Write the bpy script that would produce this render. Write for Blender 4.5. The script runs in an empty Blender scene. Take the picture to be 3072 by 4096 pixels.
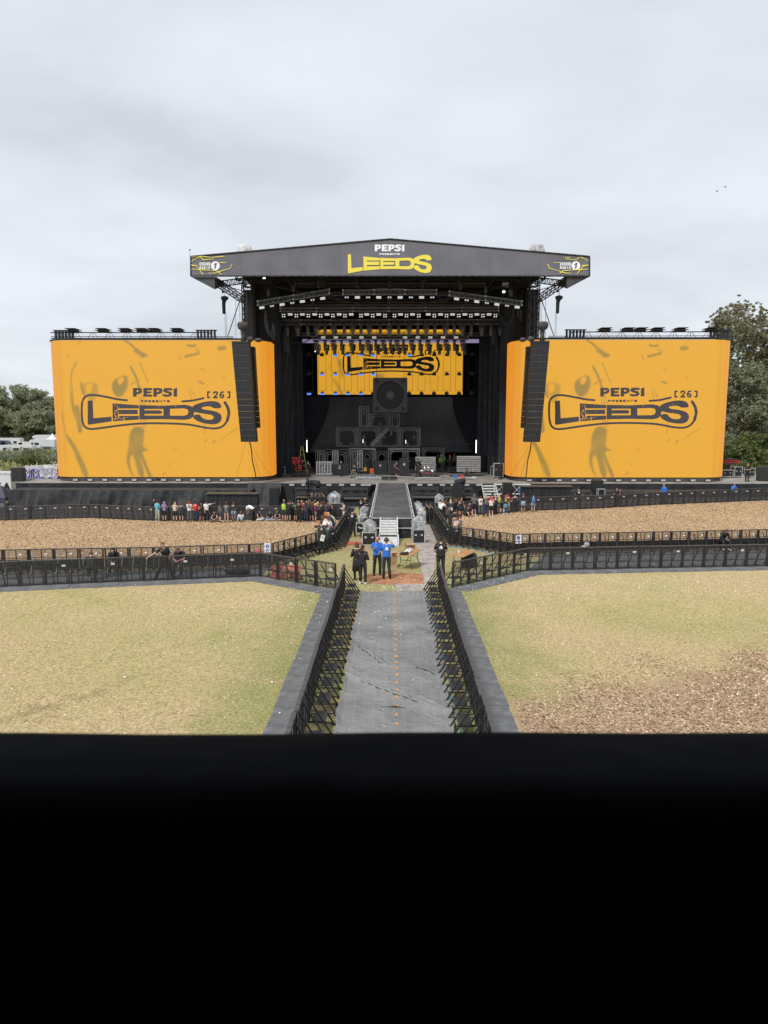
import bpy, math, random
import numpy as np
from mathutils import Vector, Matrix
R = math.radians
rnd = random.Random(7)
nrs = np.random.RandomState(11)
sc = bpy.context.scene
col = sc.collection

# ------------------------------------------------------------------ camera, sky, sun, exposure
CZ = 8.4
F = 2900.0
PITCH = math.atan((2048 - 1660) / F)
YAW = math.atan((1568 - 1536) / F)
cd = bpy.data.cameras.new('camera')
cam = bpy.data.objects.new('camera', cd)
col.objects.link(cam)
cam.location = (0, 0, CZ)
cam.rotation_euler = (math.pi / 2 - PITCH, 0, YAW)
cd.sensor_fit = 'VERTICAL'
cd.sensor_height = 36
cd.lens = F / 4096 * 36
cd.clip_end = 3000
cd.clip_start = 0.05
cd.dof.use_dof = True
cd.dof.focus_distance = 50
cd.dof.aperture_fstop = 7.0
sc.camera = cam

w = bpy.data.worlds.new('World')
sc.world = w
w.use_nodes = True
nt = w.node_tree
N = nt.nodes
for n in list(N):
    N.remove(n)
def wn(t, **k):
    n = N.new(t)
    for a, b in k.items():
        setattr(n, a, b)
    return n
out = wn('ShaderNodeOutputWorld')
bg1 = wn('ShaderNodeBackground'); bg2 = wn('ShaderNodeBackground'); mx = wn('ShaderNodeMixShader')
sky = wn('ShaderNodeTexSky', sky_type='NISHITA', sun_disc=False, sun_elevation=R(52), sun_rotation=R(150))
nt.links.new(sky.outputs[0], bg1.inputs[0]); bg1.inputs[1].default_value = 0.05
tc = wn('ShaderNodeTexCoord')
sep = wn('ShaderNodeSeparateXYZ'); nt.links.new(tc.outputs['Generated'], sep.inputs[0])
def wmath(op, a, b):
    m = wn('ShaderNodeMath', operation=op)
    for i, v in enumerate((a, b)):
        if isinstance(v, (int, float)):
            m.inputs[i].default_value = v
        else:
            nt.links.new(v, m.inputs[i])
    return m.outputs[0]
zz = wmath('ADD', wmath('MAXIMUM', sep.outputs[2], 0.0), 0.22)
cx_ = wmath('DIVIDE', sep.outputs[0], zz); cy_ = wmath('DIVIDE', sep.outputs[1], zz)
cmb = wn('ShaderNodeCombineXYZ')
nt.links.new(cx_, cmb.inputs[0]); nt.links.new(cy_, cmb.inputs[1])
def wnoise(scale, det, vec, dist=0.0, rough=.5):
    n = wn('ShaderNodeTexNoise')
    n.inputs['Scale'].default_value = scale; n.inputs['Detail'].default_value = det
    n.inputs['Distortion'].default_value = dist; n.inputs['Roughness'].default_value = rough
    nt.links.new(vec, n.inputs['Vector'])
    return n.outputs[0]
mp = wn('ShaderNodeMapping'); mp.inputs['Scale'].default_value = (0.9, 1.1, 1); mp.inputs['Location'].default_value = (3.3, 1.2, 0)
nt.links.new(cmb.outputs[0], mp.inputs[0])
n1 = wnoise(0.8, 4, mp.outputs[0], 0.4, .42)
n2 = wnoise(2.3, 6, mp.outputs[0], 0.3, .5)
mixv = wmath('ADD', wmath('MULTIPLY', n1, 0.62), wmath('MULTIPLY', n2, 0.38))
cr = wn('ShaderNodeValToRGB')
cr.color_ramp.elements[0].position = 0.37; cr.color_ramp.elements[0].color = (0.60, 0.642, 0.695, 1)
cr.color_ramp.elements[1].position = 0.59; cr.color_ramp.elements[1].color = (0.79, 0.835, 0.895, 1)
e = cr.color_ramp.elements.new(0.48); e.color = (0.705, 0.75, 0.805, 1)
nt.links.new(mixv, cr.inputs[0])
nt.links.new(cr.outputs[0], bg2.inputs[0]); bg2.inputs[1].default_value = 0.51
mx.inputs[0].default_value = 0.92
nt.links.new(bg1.outputs[0], mx.inputs[1]); nt.links.new(bg2.outputs[0], mx.inputs[2])
nt.links.new(mx.outputs[0], out.inputs[0])
sd = bpy.data.lights.new('sun', 'SUN')
sun = bpy.data.objects.new('sun', sd); col.objects.link(sun)
sd.energy = 1.5; sd.angle = R(13); sd.color = (1, .96, .9)
sun.rotation_euler = (R(38), 0, R(-30))
sc.view_settings.view_transform = 'Standard'
sc.view_settings.look = 'None'
sc.view_settings.exposure = 1.1
sc.view_settings.gamma = 1
sc.cycles.max_bounces = 6
sc.cycles.transparent_max_bounces = 24

# ------------------------------------------------------------------ helpers
GP = [(-60, 2.0), (0, 1.55), (28, 1.28), (34, 1.12), (46, 0.6), (56, 0.22), (66, 0.0), (3000, 0.0)]
GX = [(-3000, 0), (4, 0), (11, .5), (32, .9), (60, 1.1), (3000, 1.1)]      # the ground also rises to the right by the stage
GY = [(-60, 0), (40, 0), (58, 1), (3000, 1)]
def GA(x, y):
    f = lambda v, L: np.interp(v, [p[0] for p in L], [p[1] for p in L])
    return f(y, GP) + f(x, GX) * f(y, GY)
def G(y, x=0.0):
    return float(GA(x, y))
ca, sa, cp, sp_ = math.cos(YAW), math.sin(YAW), math.cos(PITCH), math.sin(PITCH)
XA = Vector((ca, sa, 0)); FW = Vector((-sa * cp, ca * cp, -sp_)); UP = Vector((-sa * sp_, ca * sp_, cp))
def ray(px, py):
    return FW + XA * ((px - 1536) / F) - UP * ((py - 2048) / F)
def at(px, py, Y):                       # the point of the plane y = Y seen there
    d = ray(px, py); t = Y / d.y
    return Vector((d.x * t, Y, CZ + d.z * t))
def atz(px, py, z):
    d = ray(px, py); t = (z - CZ) / d.z
    return Vector((d.x * t, d.y * t, z))
def gnd(px, py, h=0.0):
    z = 1.0
    for _ in range(40):
        p = atz(px, py, z); z = G(p.y, p.x) + h
    return p
def atX(px, Y):
    return at(px, 1900, Y).x

def srgb(r, g, b):
    def f(c):
        c /= 255.0
        return c / 12.92 if c <= .04045 else ((c + .055) / 1.055) ** 2.4
    return (f(r), f(g), f(b))
MATS = {}
def mat(name, c=(.5, .5, .5), rough=.7, metal=0, var=.0, vscale=4, bump=0, bscale=30, emit=0, spec=.5, coords='Object', c2=None, alpha=1, detail=3):
    if name in MATS:
        return MATS[name]
    m = bpy.data.materials.new(name); m.use_nodes = True
    t = m.node_tree; b = t.nodes['Principled BSDF']
    b.inputs['Base Color'].default_value = (*c, 1)
    b.inputs['Roughness'].default_value = rough; b.inputs['Metallic'].default_value = metal
    b.inputs['Specular IOR Level'].default_value = spec
    tcn = t.nodes.new('ShaderNodeTexCoord')
    if var > 0 or c2:
        n = t.nodes.new('ShaderNodeTexNoise'); n.inputs['Scale'].default_value = vscale; n.inputs['Detail'].default_value = detail
        t.links.new(tcn.outputs[coords], n.inputs['Vector'])
        r = t.nodes.new('ShaderNodeValToRGB'); r.color_ramp.elements[0].position = .32; r.color_ramp.elements[1].position = .68
        lo = tuple(x * (1 - var) for x in c); hi = c2 if c2 else tuple(min(1, x * (1 + var)) for x in c)
        r.color_ramp.elements[0].color = (*lo, 1); r.color_ramp.elements[1].color = (*hi, 1)
        t.links.new(n.outputs[0], r.inputs[0]); t.links.new(r.outputs[0], b.inputs['Base Color'])
    if bump > 0:
        n = t.nodes.new('ShaderNodeTexNoise'); n.inputs['Scale'].default_value = bscale; n.inputs['Detail'].default_value = 3
        t.links.new(tcn.outputs[coords], n.inputs['Vector'])
        bp = t.nodes.new('ShaderNodeBump'); bp.inputs['Strength'].default_value = bump; bp.inputs['Distance'].default_value = .05
        t.links.new(n.outputs[0], bp.inputs['Height']); t.links.new(bp.outputs[0], b.inputs['Normal'])
    if emit > 0:
        b.inputs['Emission Color'].default_value = (*c, 1); b.inputs['Emission Strength'].default_value = emit
    if alpha < 1:
        b.inputs['Alpha'].default_value = alpha
    MATS[name] = m
    return m

class MB:
    def __init__(s):
        s.v = []; s.f = []; s.m = []; s.sm = []
    def add(s, vs, fs, mi=0, smooth=False):
        o = len(s.v)
        s.v.extend([tuple(v) for v in vs])
        for f in fs:
            s.f.append([i + o for i in f]); s.m.append(mi); s.sm.append(smooth)
        return s
    def box(s, x0, x1, y0, y1, z0, z1, mi=0, M=None):
        vs = [Vector(p) for p in ((x0, y0, z0), (x1, y0, z0), (x1, y1, z0), (x0, y1, z0), (x0, y0, z1), (x1, y0, z1), (x1, y1, z1), (x0, y1, z1))]
        if M is not None:
            vs = [M @ v for v in vs]
        return s.add(vs, [(0, 3, 2, 1), (4, 5, 6, 7), (0, 1, 5, 4), (1, 2, 6, 5), (2, 3, 7, 6), (3, 0, 4, 7)], mi)
    def tube(s, p0, p1, r, n=6, mi=0, r1=None):
        p0 = Vector(p0); p1 = Vector(p1); d = p1 - p0
        if d.length < 1e-6:
            return s
        d.normalize()
        a = Vector((0, 0, 1)) if abs(d.z) < .9 else Vector((1, 0, 0))
        u = d.cross(a).normalized(); v = d.cross(u)
        r1 = r if r1 is None else r1
        vs = []
        for p, q in ((p0, r), (p1, r1)):
            for k in range(n):
                t = 2 * math.pi * (k + .5) / n
                vs.append(p + u * (math.cos(t) * q) + v * (math.sin(t) * q))
        fs = [(k, (k + 1) % n, n + (k + 1) % n, n + k) for k in range(n)] + [tuple(range(n))[::-1], tuple(range(n, 2 * n))]
        return s.add(vs, fs, mi, n > 6)
    def bar(s, p0, p1, w_, mi=0):
        return s.tube(p0, p1, w_ * .7071, 4, mi)
    def path(s, pts, r, n=5, mi=0):
        for a, b in zip(pts, pts[1:]):
            s.tube(a, b, r, n, mi)
        return s
    def loft(s, rings, mi=0, cap=True, smooth=True):
        n = len(rings[0]); vs = [p for r_ in rings for p in r_]; fs = []
        for i in range(len(rings) - 1):
            for k in range(n):
                k2 = (k + 1) % n
                fs.append((i * n + k, i * n + k2, (i + 1) * n + k2, (i + 1) * n + k))
        if cap:
            fs.append(tuple(range(n))[::-1]); fs.append(tuple(range((len(rings) - 1) * n, len(rings) * n)))
        return s.add(vs, fs, mi, smooth)
    def ell(s, c, r, nu=10, nv=7, mi=0, M=None):
        c = Vector(c); rings = []
        for j in range(nv + 1):
            t = math.pi * (j / nv) * .998 + .003
            ring = []
            for k in range(nu):
                p = 2 * math.pi * k / nu
                q = Vector((r[0] * math.sin(t) * math.cos(p), r[1] * math.sin(t) * math.sin(p), -r[2] * math.cos(t)))
                if M is not None:
                    q = M @ q
                ring.append(c + q)
            rings.append(ring)
        return s.loft(rings, mi)
    def prism(s, poly, y0, y1, mi=0):      # polygon in (x, z), extruded along y
        n = len(poly)
        vs = [(x, y0, z) for x, z in poly] + [(x, y1, z) for x, z in poly]
        fs = [tuple(range(n)), tuple(range(n, 2 * n))[::-1]] + [(k, k + n, (k + 1) % n + n, (k + 1) % n) for k in range(n)]
        return s.add(vs, fs, mi)
    def truss(s, p0, p1, hgt, dep, r=.025, step=.5, up=Vector((0, 0, 1))):   # box truss; p0, p1 the centre line
        p0 = Vector(p0); p1 = Vector(p1); d = (p1 - p0); L = d.length; d.normalize()
        sd_ = d.cross(up).normalized(); u = sd_.cross(d)
        cs = [u * (hgt / 2 * a) + sd_ * (dep / 2 * b) for a, b in ((1, 1), (1, -1), (-1, -1), (-1, 1))]
        for c in cs:
            s.tube(p0 + c, p1 + c, r, 5)
        n = max(1, round(L / step))
        for i in range(n):
            a = p0 + d * (L * i / n); b = p0 + d * (L * (i + 1) / n); m_ = (a + b) / 2
            for k in range(4):
                k2 = (k + 1) % 4
                s.tube(a + cs[k], m_ + cs[k2], r * .6, 4); s.tube(m_ + cs[k2], b + cs[k], r * .6, 4)
        for e_ in (p0, p1):
            for k in range(4):
                s.tube(e_ + cs[k], e_ + cs[(k + 1) % 4], r, 5)
        return s
    def mesh(s, name, mats):
        me = bpy.data.meshes.new(name)
        me.from_pydata(s.v, [], s.f)
        for m_ in (mats if isinstance(mats, (list, tuple)) else [mats]):
            me.materials.append(m_)
        me.polygons.foreach_set('material_index', s.m)
        me.polygons.foreach_set('use_smooth', s.sm)
        me.update()
        return me
    def build(s, name, mats, parent=None, loc=None):
        me = s.mesh(name, mats)
        o = bpy.data.objects.new(name, me); col.objects.link(o)
        if parent is not None:
            o.parent = parent
        if loc is not None:
            o.location = loc
        return o
def tag(o, label=None, cat=None, group=None, kind=None):
    if label: o['label'] = label
    if cat: o['category'] = cat
    if group: o['group'] = group
    if kind: o['kind'] = kind
    return o
def empty(name, loc=(0, 0, 0), rz=0, label=None, cat=None, group=None):
    o = bpy.data.objects.new(name, None); col.objects.link(o)
    o.location = loc; o.rotation_euler = (0, 0, rz); o.empty_display_size = .2
    return tag(o, label, cat, group)
KIDS = {}
def copy_tree(o, parent=None):
    c = o.copy(); col.objects.link(c)
    if parent is not None:
        c.parent = parent
    if o.name not in KIDS:
        KIDS[o.name] = [k.name for k in bpy.data.objects if k.parent == o]
    for k in KIDS[o.name]:
        copy_tree(bpy.data.objects[k], c)
    return c
def put(proto, used, loc, rot=(0, 0, 0), label=None, group=None, scale=None):
    """first use moves the prototype itself, later ones copy it"""
    o = copy_tree(proto) if used[0] else proto
    used[0] = True
    o.location = loc; o.rotation_euler = rot
    if scale: o.scale = (scale,) * 3
    if label: o['label'] = label
    if group: o['group'] = group
    return o
def npmesh(name, V, Fq, m, parent=None, attr=None):
    """V (n,3), Fq (m,k) arrays of equal-sized faces"""
    me = bpy.data.meshes.new(name)
    V = np.asarray(V, dtype=np.float32); Fq = np.asarray(Fq, dtype=np.int32); k = Fq.shape[1]
    me.vertices.add(len(V)); me.vertices.foreach_set('co', V.ravel())
    me.loops.add(Fq.size); me.loops.foreach_set('vertex_index', Fq.ravel())
    me.polygons.add(len(Fq)); me.polygons.foreach_set('loop_start', np.arange(0, Fq.size, k, dtype=np.int32))
    me.polygons.foreach_set('loop_total', np.full(len(Fq), k, dtype=np.int32))
    me.materials.append(m)
    if attr is not None:
        a = me.color_attributes.new('tone', 'FLOAT_COLOR', 'POINT')
        a.data.foreach_set('color', np.asarray(attr, dtype=np.float32).ravel())
    me.update(calc_edges=True); me.validate()
    o = bpy.data.objects.new(name, me); col.objects.link(o)
    if parent is not None: o.parent = parent
    return o
def tone_mat(name, rough=.8, trans=0.0, spec=.3):
    m = bpy.data.materials.new(name); m.use_nodes = True
    t = m.node_tree; b = t.nodes['Principled BSDF']; b.inputs['Roughness'].default_value = rough
    b.inputs['Specular IOR Level'].default_value = spec
    a = t.nodes.new('ShaderNodeVertexColor'); a.layer_name = 'tone'
    t.links.new(a.outputs[0], b.inputs['Base Color'])
    if trans:
        tr = t.nodes.new('ShaderNodeBsdfTranslucent'); t.links.new(a.outputs[0], tr.inputs[0])
        ms = t.nodes.new('ShaderNodeMixShader'); ms.inputs[0].default_value = trans
        t.links.new(b.outputs[0], ms.inputs[1]); t.links.new(tr.outputs[0], ms.inputs[2])
        t.links.new(ms.outputs[0], t.nodes['Material Output'].inputs[0])
    return m

BLACKCLOTH = mat('black cloth', (.017, .0175, .02), .85, var=.35, vscale=1.5, bump=.5, bscale=2.5)
BLACKCLOTH2 = mat('dark grey cloth', (.03, .031, .034), .8, var=.35, vscale=1.2, bump=.6, bscale=2)
BLACKMET = mat('black painted steel', (.02, .0205, .022), .45, spec=.5, var=.2, vscale=6)
DARKMET = mat('dark grey steel', (.055, .057, .06), .5, var=.3, vscale=3)
TRUSSM = mat('pale truss tube', (.17, .172, .178), .5, var=.3, vscale=2)
FRAMEM = mat('grey scaffold tube', (.21, .213, .22), .5, var=.3, vscale=2)
ROOFST = mat('black roof steel', (.010, .010, .011), .7)
ALU = mat('aluminium', (.5, .51, .52), .45, metal=.15, var=.25, vscale=5)
ALUB = mat('pale aluminium', (.62, .63, .62), .5, metal=.2, var=.15, vscale=5)
PLAST = mat('black plastic', (.022, .022, .024), .5, var=.2, vscale=9)
GRILL = mat('black speaker grille', (.012, .0125, .014), .6)
WHITE = mat('white plastic', (.75, .75, .73), .5, var=.1)
LAMPW = mat('pale lamp glass', (.75, .75, .73), .25, spec=.8, emit=.22)
LAMPOFF = mat('dull lamp glass', (.42, .42, .39), .3)
LAMPON = mat('lit white lamp', (1, .97, .9), .3, emit=1.2)
BLUELAMP = mat('blue lit lamp', (.06, .22, .85), .3, emit=.55)
RED = mat('red cloth strap', (.5, .025, .02), .6, var=.2)
BLACKWOOD = mat('black laminate', (.018, .018, .019), .35)
# ------------------------------------------------------------------ ground
def ground_mat(name, cols, scale, fine, bump=.8, extra=None, bdist=.03, wet=.95):
    """large patches times fine fleck"""
    m = bpy.data.materials.new(name); m.use_nodes = True
    t = m.node_tree; b = t.nodes['Principled BSDF']; b.inputs['Roughness'].default_value = wet; b.inputs['Specular IOR Level'].default_value = .15
    tcn = t.nodes.new('ShaderNodeTexCoord')
    def noise(s_, d_, dist=0, rough=.6):
        n = t.nodes.new('ShaderNodeTexNoise'); n.inputs['Scale'].default_value = s_; n.inputs['Detail'].default_value = d_; n.inputs['Distortion'].default_value = dist
        n.inputs['Roughness'].default_value = rough
        t.links.new(tcn.outputs['Object'], n.inputs['Vector']); return n.outputs[0]
    def ramp(src, stops):
        r = t.nodes.new('ShaderNodeValToRGB'); el = r.color_ramp.elements
        el[0].position, el[0].color = stops[0][0], (*stops[0][1], 1); el[1].position, el[1].color = stops[-1][0], (*stops[-1][1], 1)
        for p, c in stops[1:-1]:
            q = el.new(p); q.color = (*c, 1)
        t.links.new(src, r.inputs[0]); return r.outputs[0]
    def mixc(a, b_, f, mode='MIX'):
        x = t.nodes.new('ShaderNodeMix'); x.data_type = 'RGBA'; x.blend_type = mode
        if isinstance(f, float): x.inputs[0].default_value = f
        else: t.links.new(f, x.inputs[0])
        t.links.new(a, x.inputs[6]); t.links.new(b_, x.inputs[7]); return x.outputs[2]
    base = ramp(noise(scale, 5, .6), cols)
    f1 = noise(fine, 4, 0, .75)
    fl = ramp(f1, [(.25, (.35, .33, .3)), (.5, (.95, .95, .95)), (.75, (1.5, 1.5, 1.5))])
    c = mixc(base, fl, .85, 'MULTIPLY')
    f3 = noise(fine * .25, 3, 0, .6)
    c = mixc(c, ramp(f3, [(.3, (.66, .66, .66)), (.7, (1.3, 1.3, 1.3))]), .85, 'MULTIPLY')
    if extra: c = extra(t, tcn, c, noise, ramp, mixc)
    t.links.new(c, b.inputs['Base Color'])
    bp = t.nodes.new('ShaderNodeBump'); bp.inputs['Strength'].default_value = bump; bp.inputs['Distance'].default_value = bdist
    t.links.new(f1, bp.inputs['Height']); t.links.new(bp.outputs[0], b.inputs['Normal'])
    return m
M_CHIP = ground_mat('wood chips', [(.3, (.40, .27, .155)), (.5, (.47, .325, .19)), (.7, (.51, .365, .22))], .25, 26, .7, bdist=.05)
M_VERGE = ground_mat('rough green verge', [(.3, (.10, .12, .04)), (.5, (.16, .16, .06)), (.7, (.22, .2, .09))], .06, 6)
M_EARTH = ground_mat('orange earth', [(.3, (.36, .17, .09)), (.7, (.46, .235, .13))], .8, 9)
M_PIT = ground_mat('dark ground sheet', [(.3, (.085, .088, .094)), (.7, (.125, .128, .135))], .5, 12, .3)
M_CENTRE = ground_mat('green and brown turf', [(.3, (.3, .21, .115)), (.45, (.36, .29, .15)), (.6, (.33, .32, .14)), (.7, (.25, .28, .1))], .35, 24)
M_TRACK = ground_mat('grey trackway boards', [(.3, (.30, .265, .24)), (.7, (.42, .38, .345))], .6, 9, .4)

def sheet(name, poly, off, m, kind='structure', parent=None):
    """flat-lying polygon (x,y) following the ground profile, off metres above it"""
    import bmesh
    bm = bmesh.new()
    vs = [bm.verts.new((x, y, 0)) for x, y in poly]
    bm.faces.new(vs)
    ys_ = [y for y, _ in GP[1:-1]] + [y for y in range(40, 59, 2)]
    for x in [4, 6, 8, 9.5, 11] + list(range(14, 33, 3)) + [38, 46, 60]:
        bmesh.ops.bisect_plane(bm, geom=list(bm.verts) + list(bm.edges) + list(bm.faces), plane_co=(x, 0, 0), plane_no=(1, 0, 0))
    for y in ys_:
        bmesh.ops.bisect_plane(bm, geom=list(bm.verts) + list(bm.edges) + list(bm.faces), plane_co=(0, y, 0), plane_no=(0, 1, 0))
    for v in bm.verts:
        v.co.z = G(v.co.y, v.co.x) + off
    bmesh.ops.recalc_face_normals(bm, faces=bm.faces)
    for f in bm.faces:
        if f.normal.z < 0: f.normal_flip()
    me = bpy.data.meshes.new(name); bm.to_mesh(me); bm.free(); me.materials.append(m)
    o = bpy.data.objects.new(name, me); col.objects.link(o)
    if kind: o['kind'] = kind
    if parent: o.parent = parent
    return o
sheet('ground', [(-900, -60), (900, -60), (900, 1800), (-900, 1800)], 0, M_VERGE)

# fence lines in world coordinates
A_L = [gnd(-230, 2362), gnd(381, 2335), gnd(1042, 2309), gnd(1346, 2361)]
A_R = [gnd(1807, 2354), gnd(2110, 2286), gnd(3400, 2262)]
BH = 1.1
BC = 1.04
B_L = [gnd(-300, 2205, BH), gnd(613, 2190, BH), gnd(1087, 2175, BH), gnd(1264, 2132, BH), gnd(1337, 2117, BH)]
B_R = [gnd(1797, 2104, BH), gnd(2057, 2137, BH), gnd(2180, 2135, BH), gnd(3500, 2108, BH)]
C_L = [gnd(-250, 2036, BC), gnd(355, 2021, BC), gnd(620, 2031, BC), gnd(1120, 2027, BC)]
C_R = [gnd(2120, 1993, BC), gnd(2416, 1984, BC), gnd(2600, 1973, BC), gnd(3300, 1950, BC)]
XL, XR = B_L[-1].x, B_R[0].x
YC = C_L[-1].y
B_L.append(Vector((XL, YC, 0))); C_L.append(Vector((XL, YC, 0)))
YCR = C_R[0].y
B_R.insert(0, Vector((XR, YCR, 0))); C_R.insert(0, Vector((XR, YCR, 0)))
ya, yb = A_L[-1].y, A_R[0].y
XCL, XCR = -1.93, 1.93
A_L.append(Vector((XCL, ya - .15, 0))); A_R.insert(0, Vector((XCR, yb - .15, 0)))
xy = lambda L: [(p.x, p.y) for p in L]
# sheets: grass lawn in front, chips in the two pens, pit floor, turf by the runway
lawn_l = xy(A_L)[:-1] + [(XCL, ya - .3), (XCL, -20), (-60, -20), (-60, A_L[0].y + 1)]
def patch_extra(t, tcn, c, noise, ramp, mixc):
    # chips strewn over the turf towards the lower right corner; mud track on the left; greener by the corridor
    sp = t.nodes.new('ShaderNodeSeparateXYZ'); t.links.new(tcn.outputs['Object'], sp.inputs[0])
    def mth(op, *a):
        m_ = t.nodes.new('ShaderNodeMath'); m_.operation = op
        for i, v in enumerate(a):
            if isinstance(v, (int, float)): m_.inputs[i].default_value = v
            else: t.links.new(v, m_.inputs[i])
        return m_.outputs[0]
    X, Yy = sp.outputs[0], sp.outputs[1]
    nb = noise(.55, 5, .5); nf = noise(9, 3)
    # distance from line through (3.6,16.6)-(10.4,22.5)
    d = mth('ADD', mth('MULTIPLY', X, .41), mth('MULTIPLY', Yy, -.91))
    d = mth('ADD', d, 14.15)
    d = mth('ADD', mth('ADD', d, mth('MULTIPLY', mth('SUBTRACT', nb, .5), 4.5)), mth('MULTIPLY', mth('SUBTRACT', nf, .5), 3.0))
    f = t.nodes.new('ShaderNodeMapRange'); f.inputs[1].default_value = -.7; f.inputs[2].default_value = .9; t.links.new(d, f.inputs[0])
    chips = ramp(noise(26, 4, 0, .8), [(.3, (.18, .11, .06)), (.5, (.42, .28, .18)), (.68, (.62, .46, .33))])
    c = mixc(c, chips, f.outputs[0])
    # green edge along the corridor
    ax = mth('ABSOLUTE', X)
    g = t.nodes.new('ShaderNodeMapRange'); g.inputs[1].default_value = 5.2; g.inputs[2].default_value = 2.6; g.inputs[3].default_value = 0; g.inputs[4].default_value = .75
    t.links.new(mth('ADD', ax, mth('MULTIPLY', mth('SUBTRACT', nb, .5), 5.0)), g.inputs[0])
    green = ramp(noise(30, 4, 0, .8), [(.3, (.10, .13, .03)), (.6, (.25, .3, .09))])
    gf = mth('MULTIPLY', g.outputs[0], mth('SUBTRACT', 1.0, f.outputs[0]))
    c = mixc(c, green, gf)
    # mud scuffs lower left
    e_ = mth('MULTIPLY', mth('ABSOLUTE', mth('SUBTRACT', mth('ADD', mth('MULTIPLY', X, 1.3), 27.4), Yy)), .5)
    e_ = mth('ADD', e_, mth('MULTIPLY', mth('SUBTRACT', noise(1.6, 4), .5), 2.6))
    h = t.nodes.new('ShaderNodeMapRange'); h.inputs[1].default_value = .25; h.inputs[2].default_value = -.55; h.inputs[3].default_value = 0; h.inputs[4].default_value = .9
    t.links.new(e_, h.inputs[0])
    inx = t.nodes.new('ShaderNodeMapRange'); inx.inputs[1].default_value = -6.2; inx.inputs[2].default_value = -7.4; t.links.new(X, inx.inputs[0])
    mud = ramp(noise(12, 3), [(.3, (.13, .085, .05)), (.7, (.3, .2, .12))])
    c = mixc(c, mud, mth('MULTIPLY', h.outputs[0], inx.outputs[0]))
    return c
M_GRASS = ground_mat('dry trampled turf', [(.28, (.49, .355, .20)), (.46, (.53, .41, .225)), (.60, (.475, .395, .19)), (.78, (.33, .33, .13))], .13, 42, extra=patch_extra)
sheet('grass_field', lawn_l, .006, M_GRASS)
lawn_r = [(XCR, -20), (XCR, yb - .3)] + xy(A_R)[1:] + [(60, A_R[-1].y - 1), (60, -20)]
sheet('grass_field', lawn_r, .006, M_GRASS)
pen_l = xy(B_L) + xy(C_L)[::-1][1:]
sheet('wood_chip_ground', pen_l, .012, M_CHIP)
pen_r = xy(B_R)[::-1] + xy(C_R)[1:]
sheet('wood_chip_ground', pen_r, .012, M_CHIP)
# pit lane between the two lines (dark sheet) and turf in the middle
k1 = B_L[3]; kk = A_L[2]
sheet('pit_lane_floor', xy(A_L)[:3] + [(B_L[2].x, B_L[2].y)] + xy(B_L)[:2][::-1], .009, M_PIT)
sheet('pit_lane_floor', [(A_R[2].x, A_R[2].y), (A_R[3].x, A_R[3].y)] + [(B_R[4].x, B_R[4].y), (B_R[3].x, B_R[3].y)], .009, M_PIT)
mid = [(XCL, 8), (XCR, 8)] + [(A_R[0].x, A_R[0].y), (A_R[1].x, A_R[1].y), (A_R[2].x, A_R[2].y), (B_R[3].x, B_R[3].y), (B_R[2].x, B_R[2].y), (B_R[1].x, B_R[1].y), (XR, 66), (XL, 66)] \
    + [(B_L[4].x, B_L[4].y), (B_L[3].x, B_L[3].y), (B_L[2].x, B_L[2].y), (A_L[2].x, A_L[2].y), (A_L[3].x, A_L[3].y)]
sheet('turf_lane', mid, .009, M_CENTRE)
for q in ([(1584, 2337), (1701, 2337), (1711, 2378), (1584, 2378)], [(1700, 2342), (1728, 2344), (1752, 2172), (1659, 2172)], [(1659, 2170), (1752, 2170), (1722, 2055), (1668, 2055)]):
    p4 = [gnd(*p) for p in q]
    sheet('trackway', xy(p4), .018, M_TRACK)
earth_px = [(1448, 2312), (1462, 2297), (1520, 2292), (1580, 2291), (1650, 2294), (1688, 2296), (1694, 2318), (1699, 2336), (1660, 2337), (1583, 2337), (1578, 2342), (1520, 2338), (1470, 2332)]
sheet('orange_earth', xy([gnd(*p) for p in earth_px]), .014, M_EARTH)
sheet('service_road', [(-60, C_L[0].y + .3), (C_L[1].x, C_L[1].y + .3), (C_L[2].x, C_L[2].y + .3), (XL, YC + .3), (XL, 67), (-60, 67)], .010, M_PIT)
sheet('service_road', [(XR, YCR + .3), (C_R[1].x, C_R[1].y + .3), (C_R[2].x, C_R[2].y + .3), (C_R[3].x, C_R[3].y + .3), (60, 68), (60, 75), (XR, 69)], .010, M_PIT)

sheet('service_road', [(-45, 66), (45, 66), (45, 69.6), (-45, 69.6)], .003, M_PIT)
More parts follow.
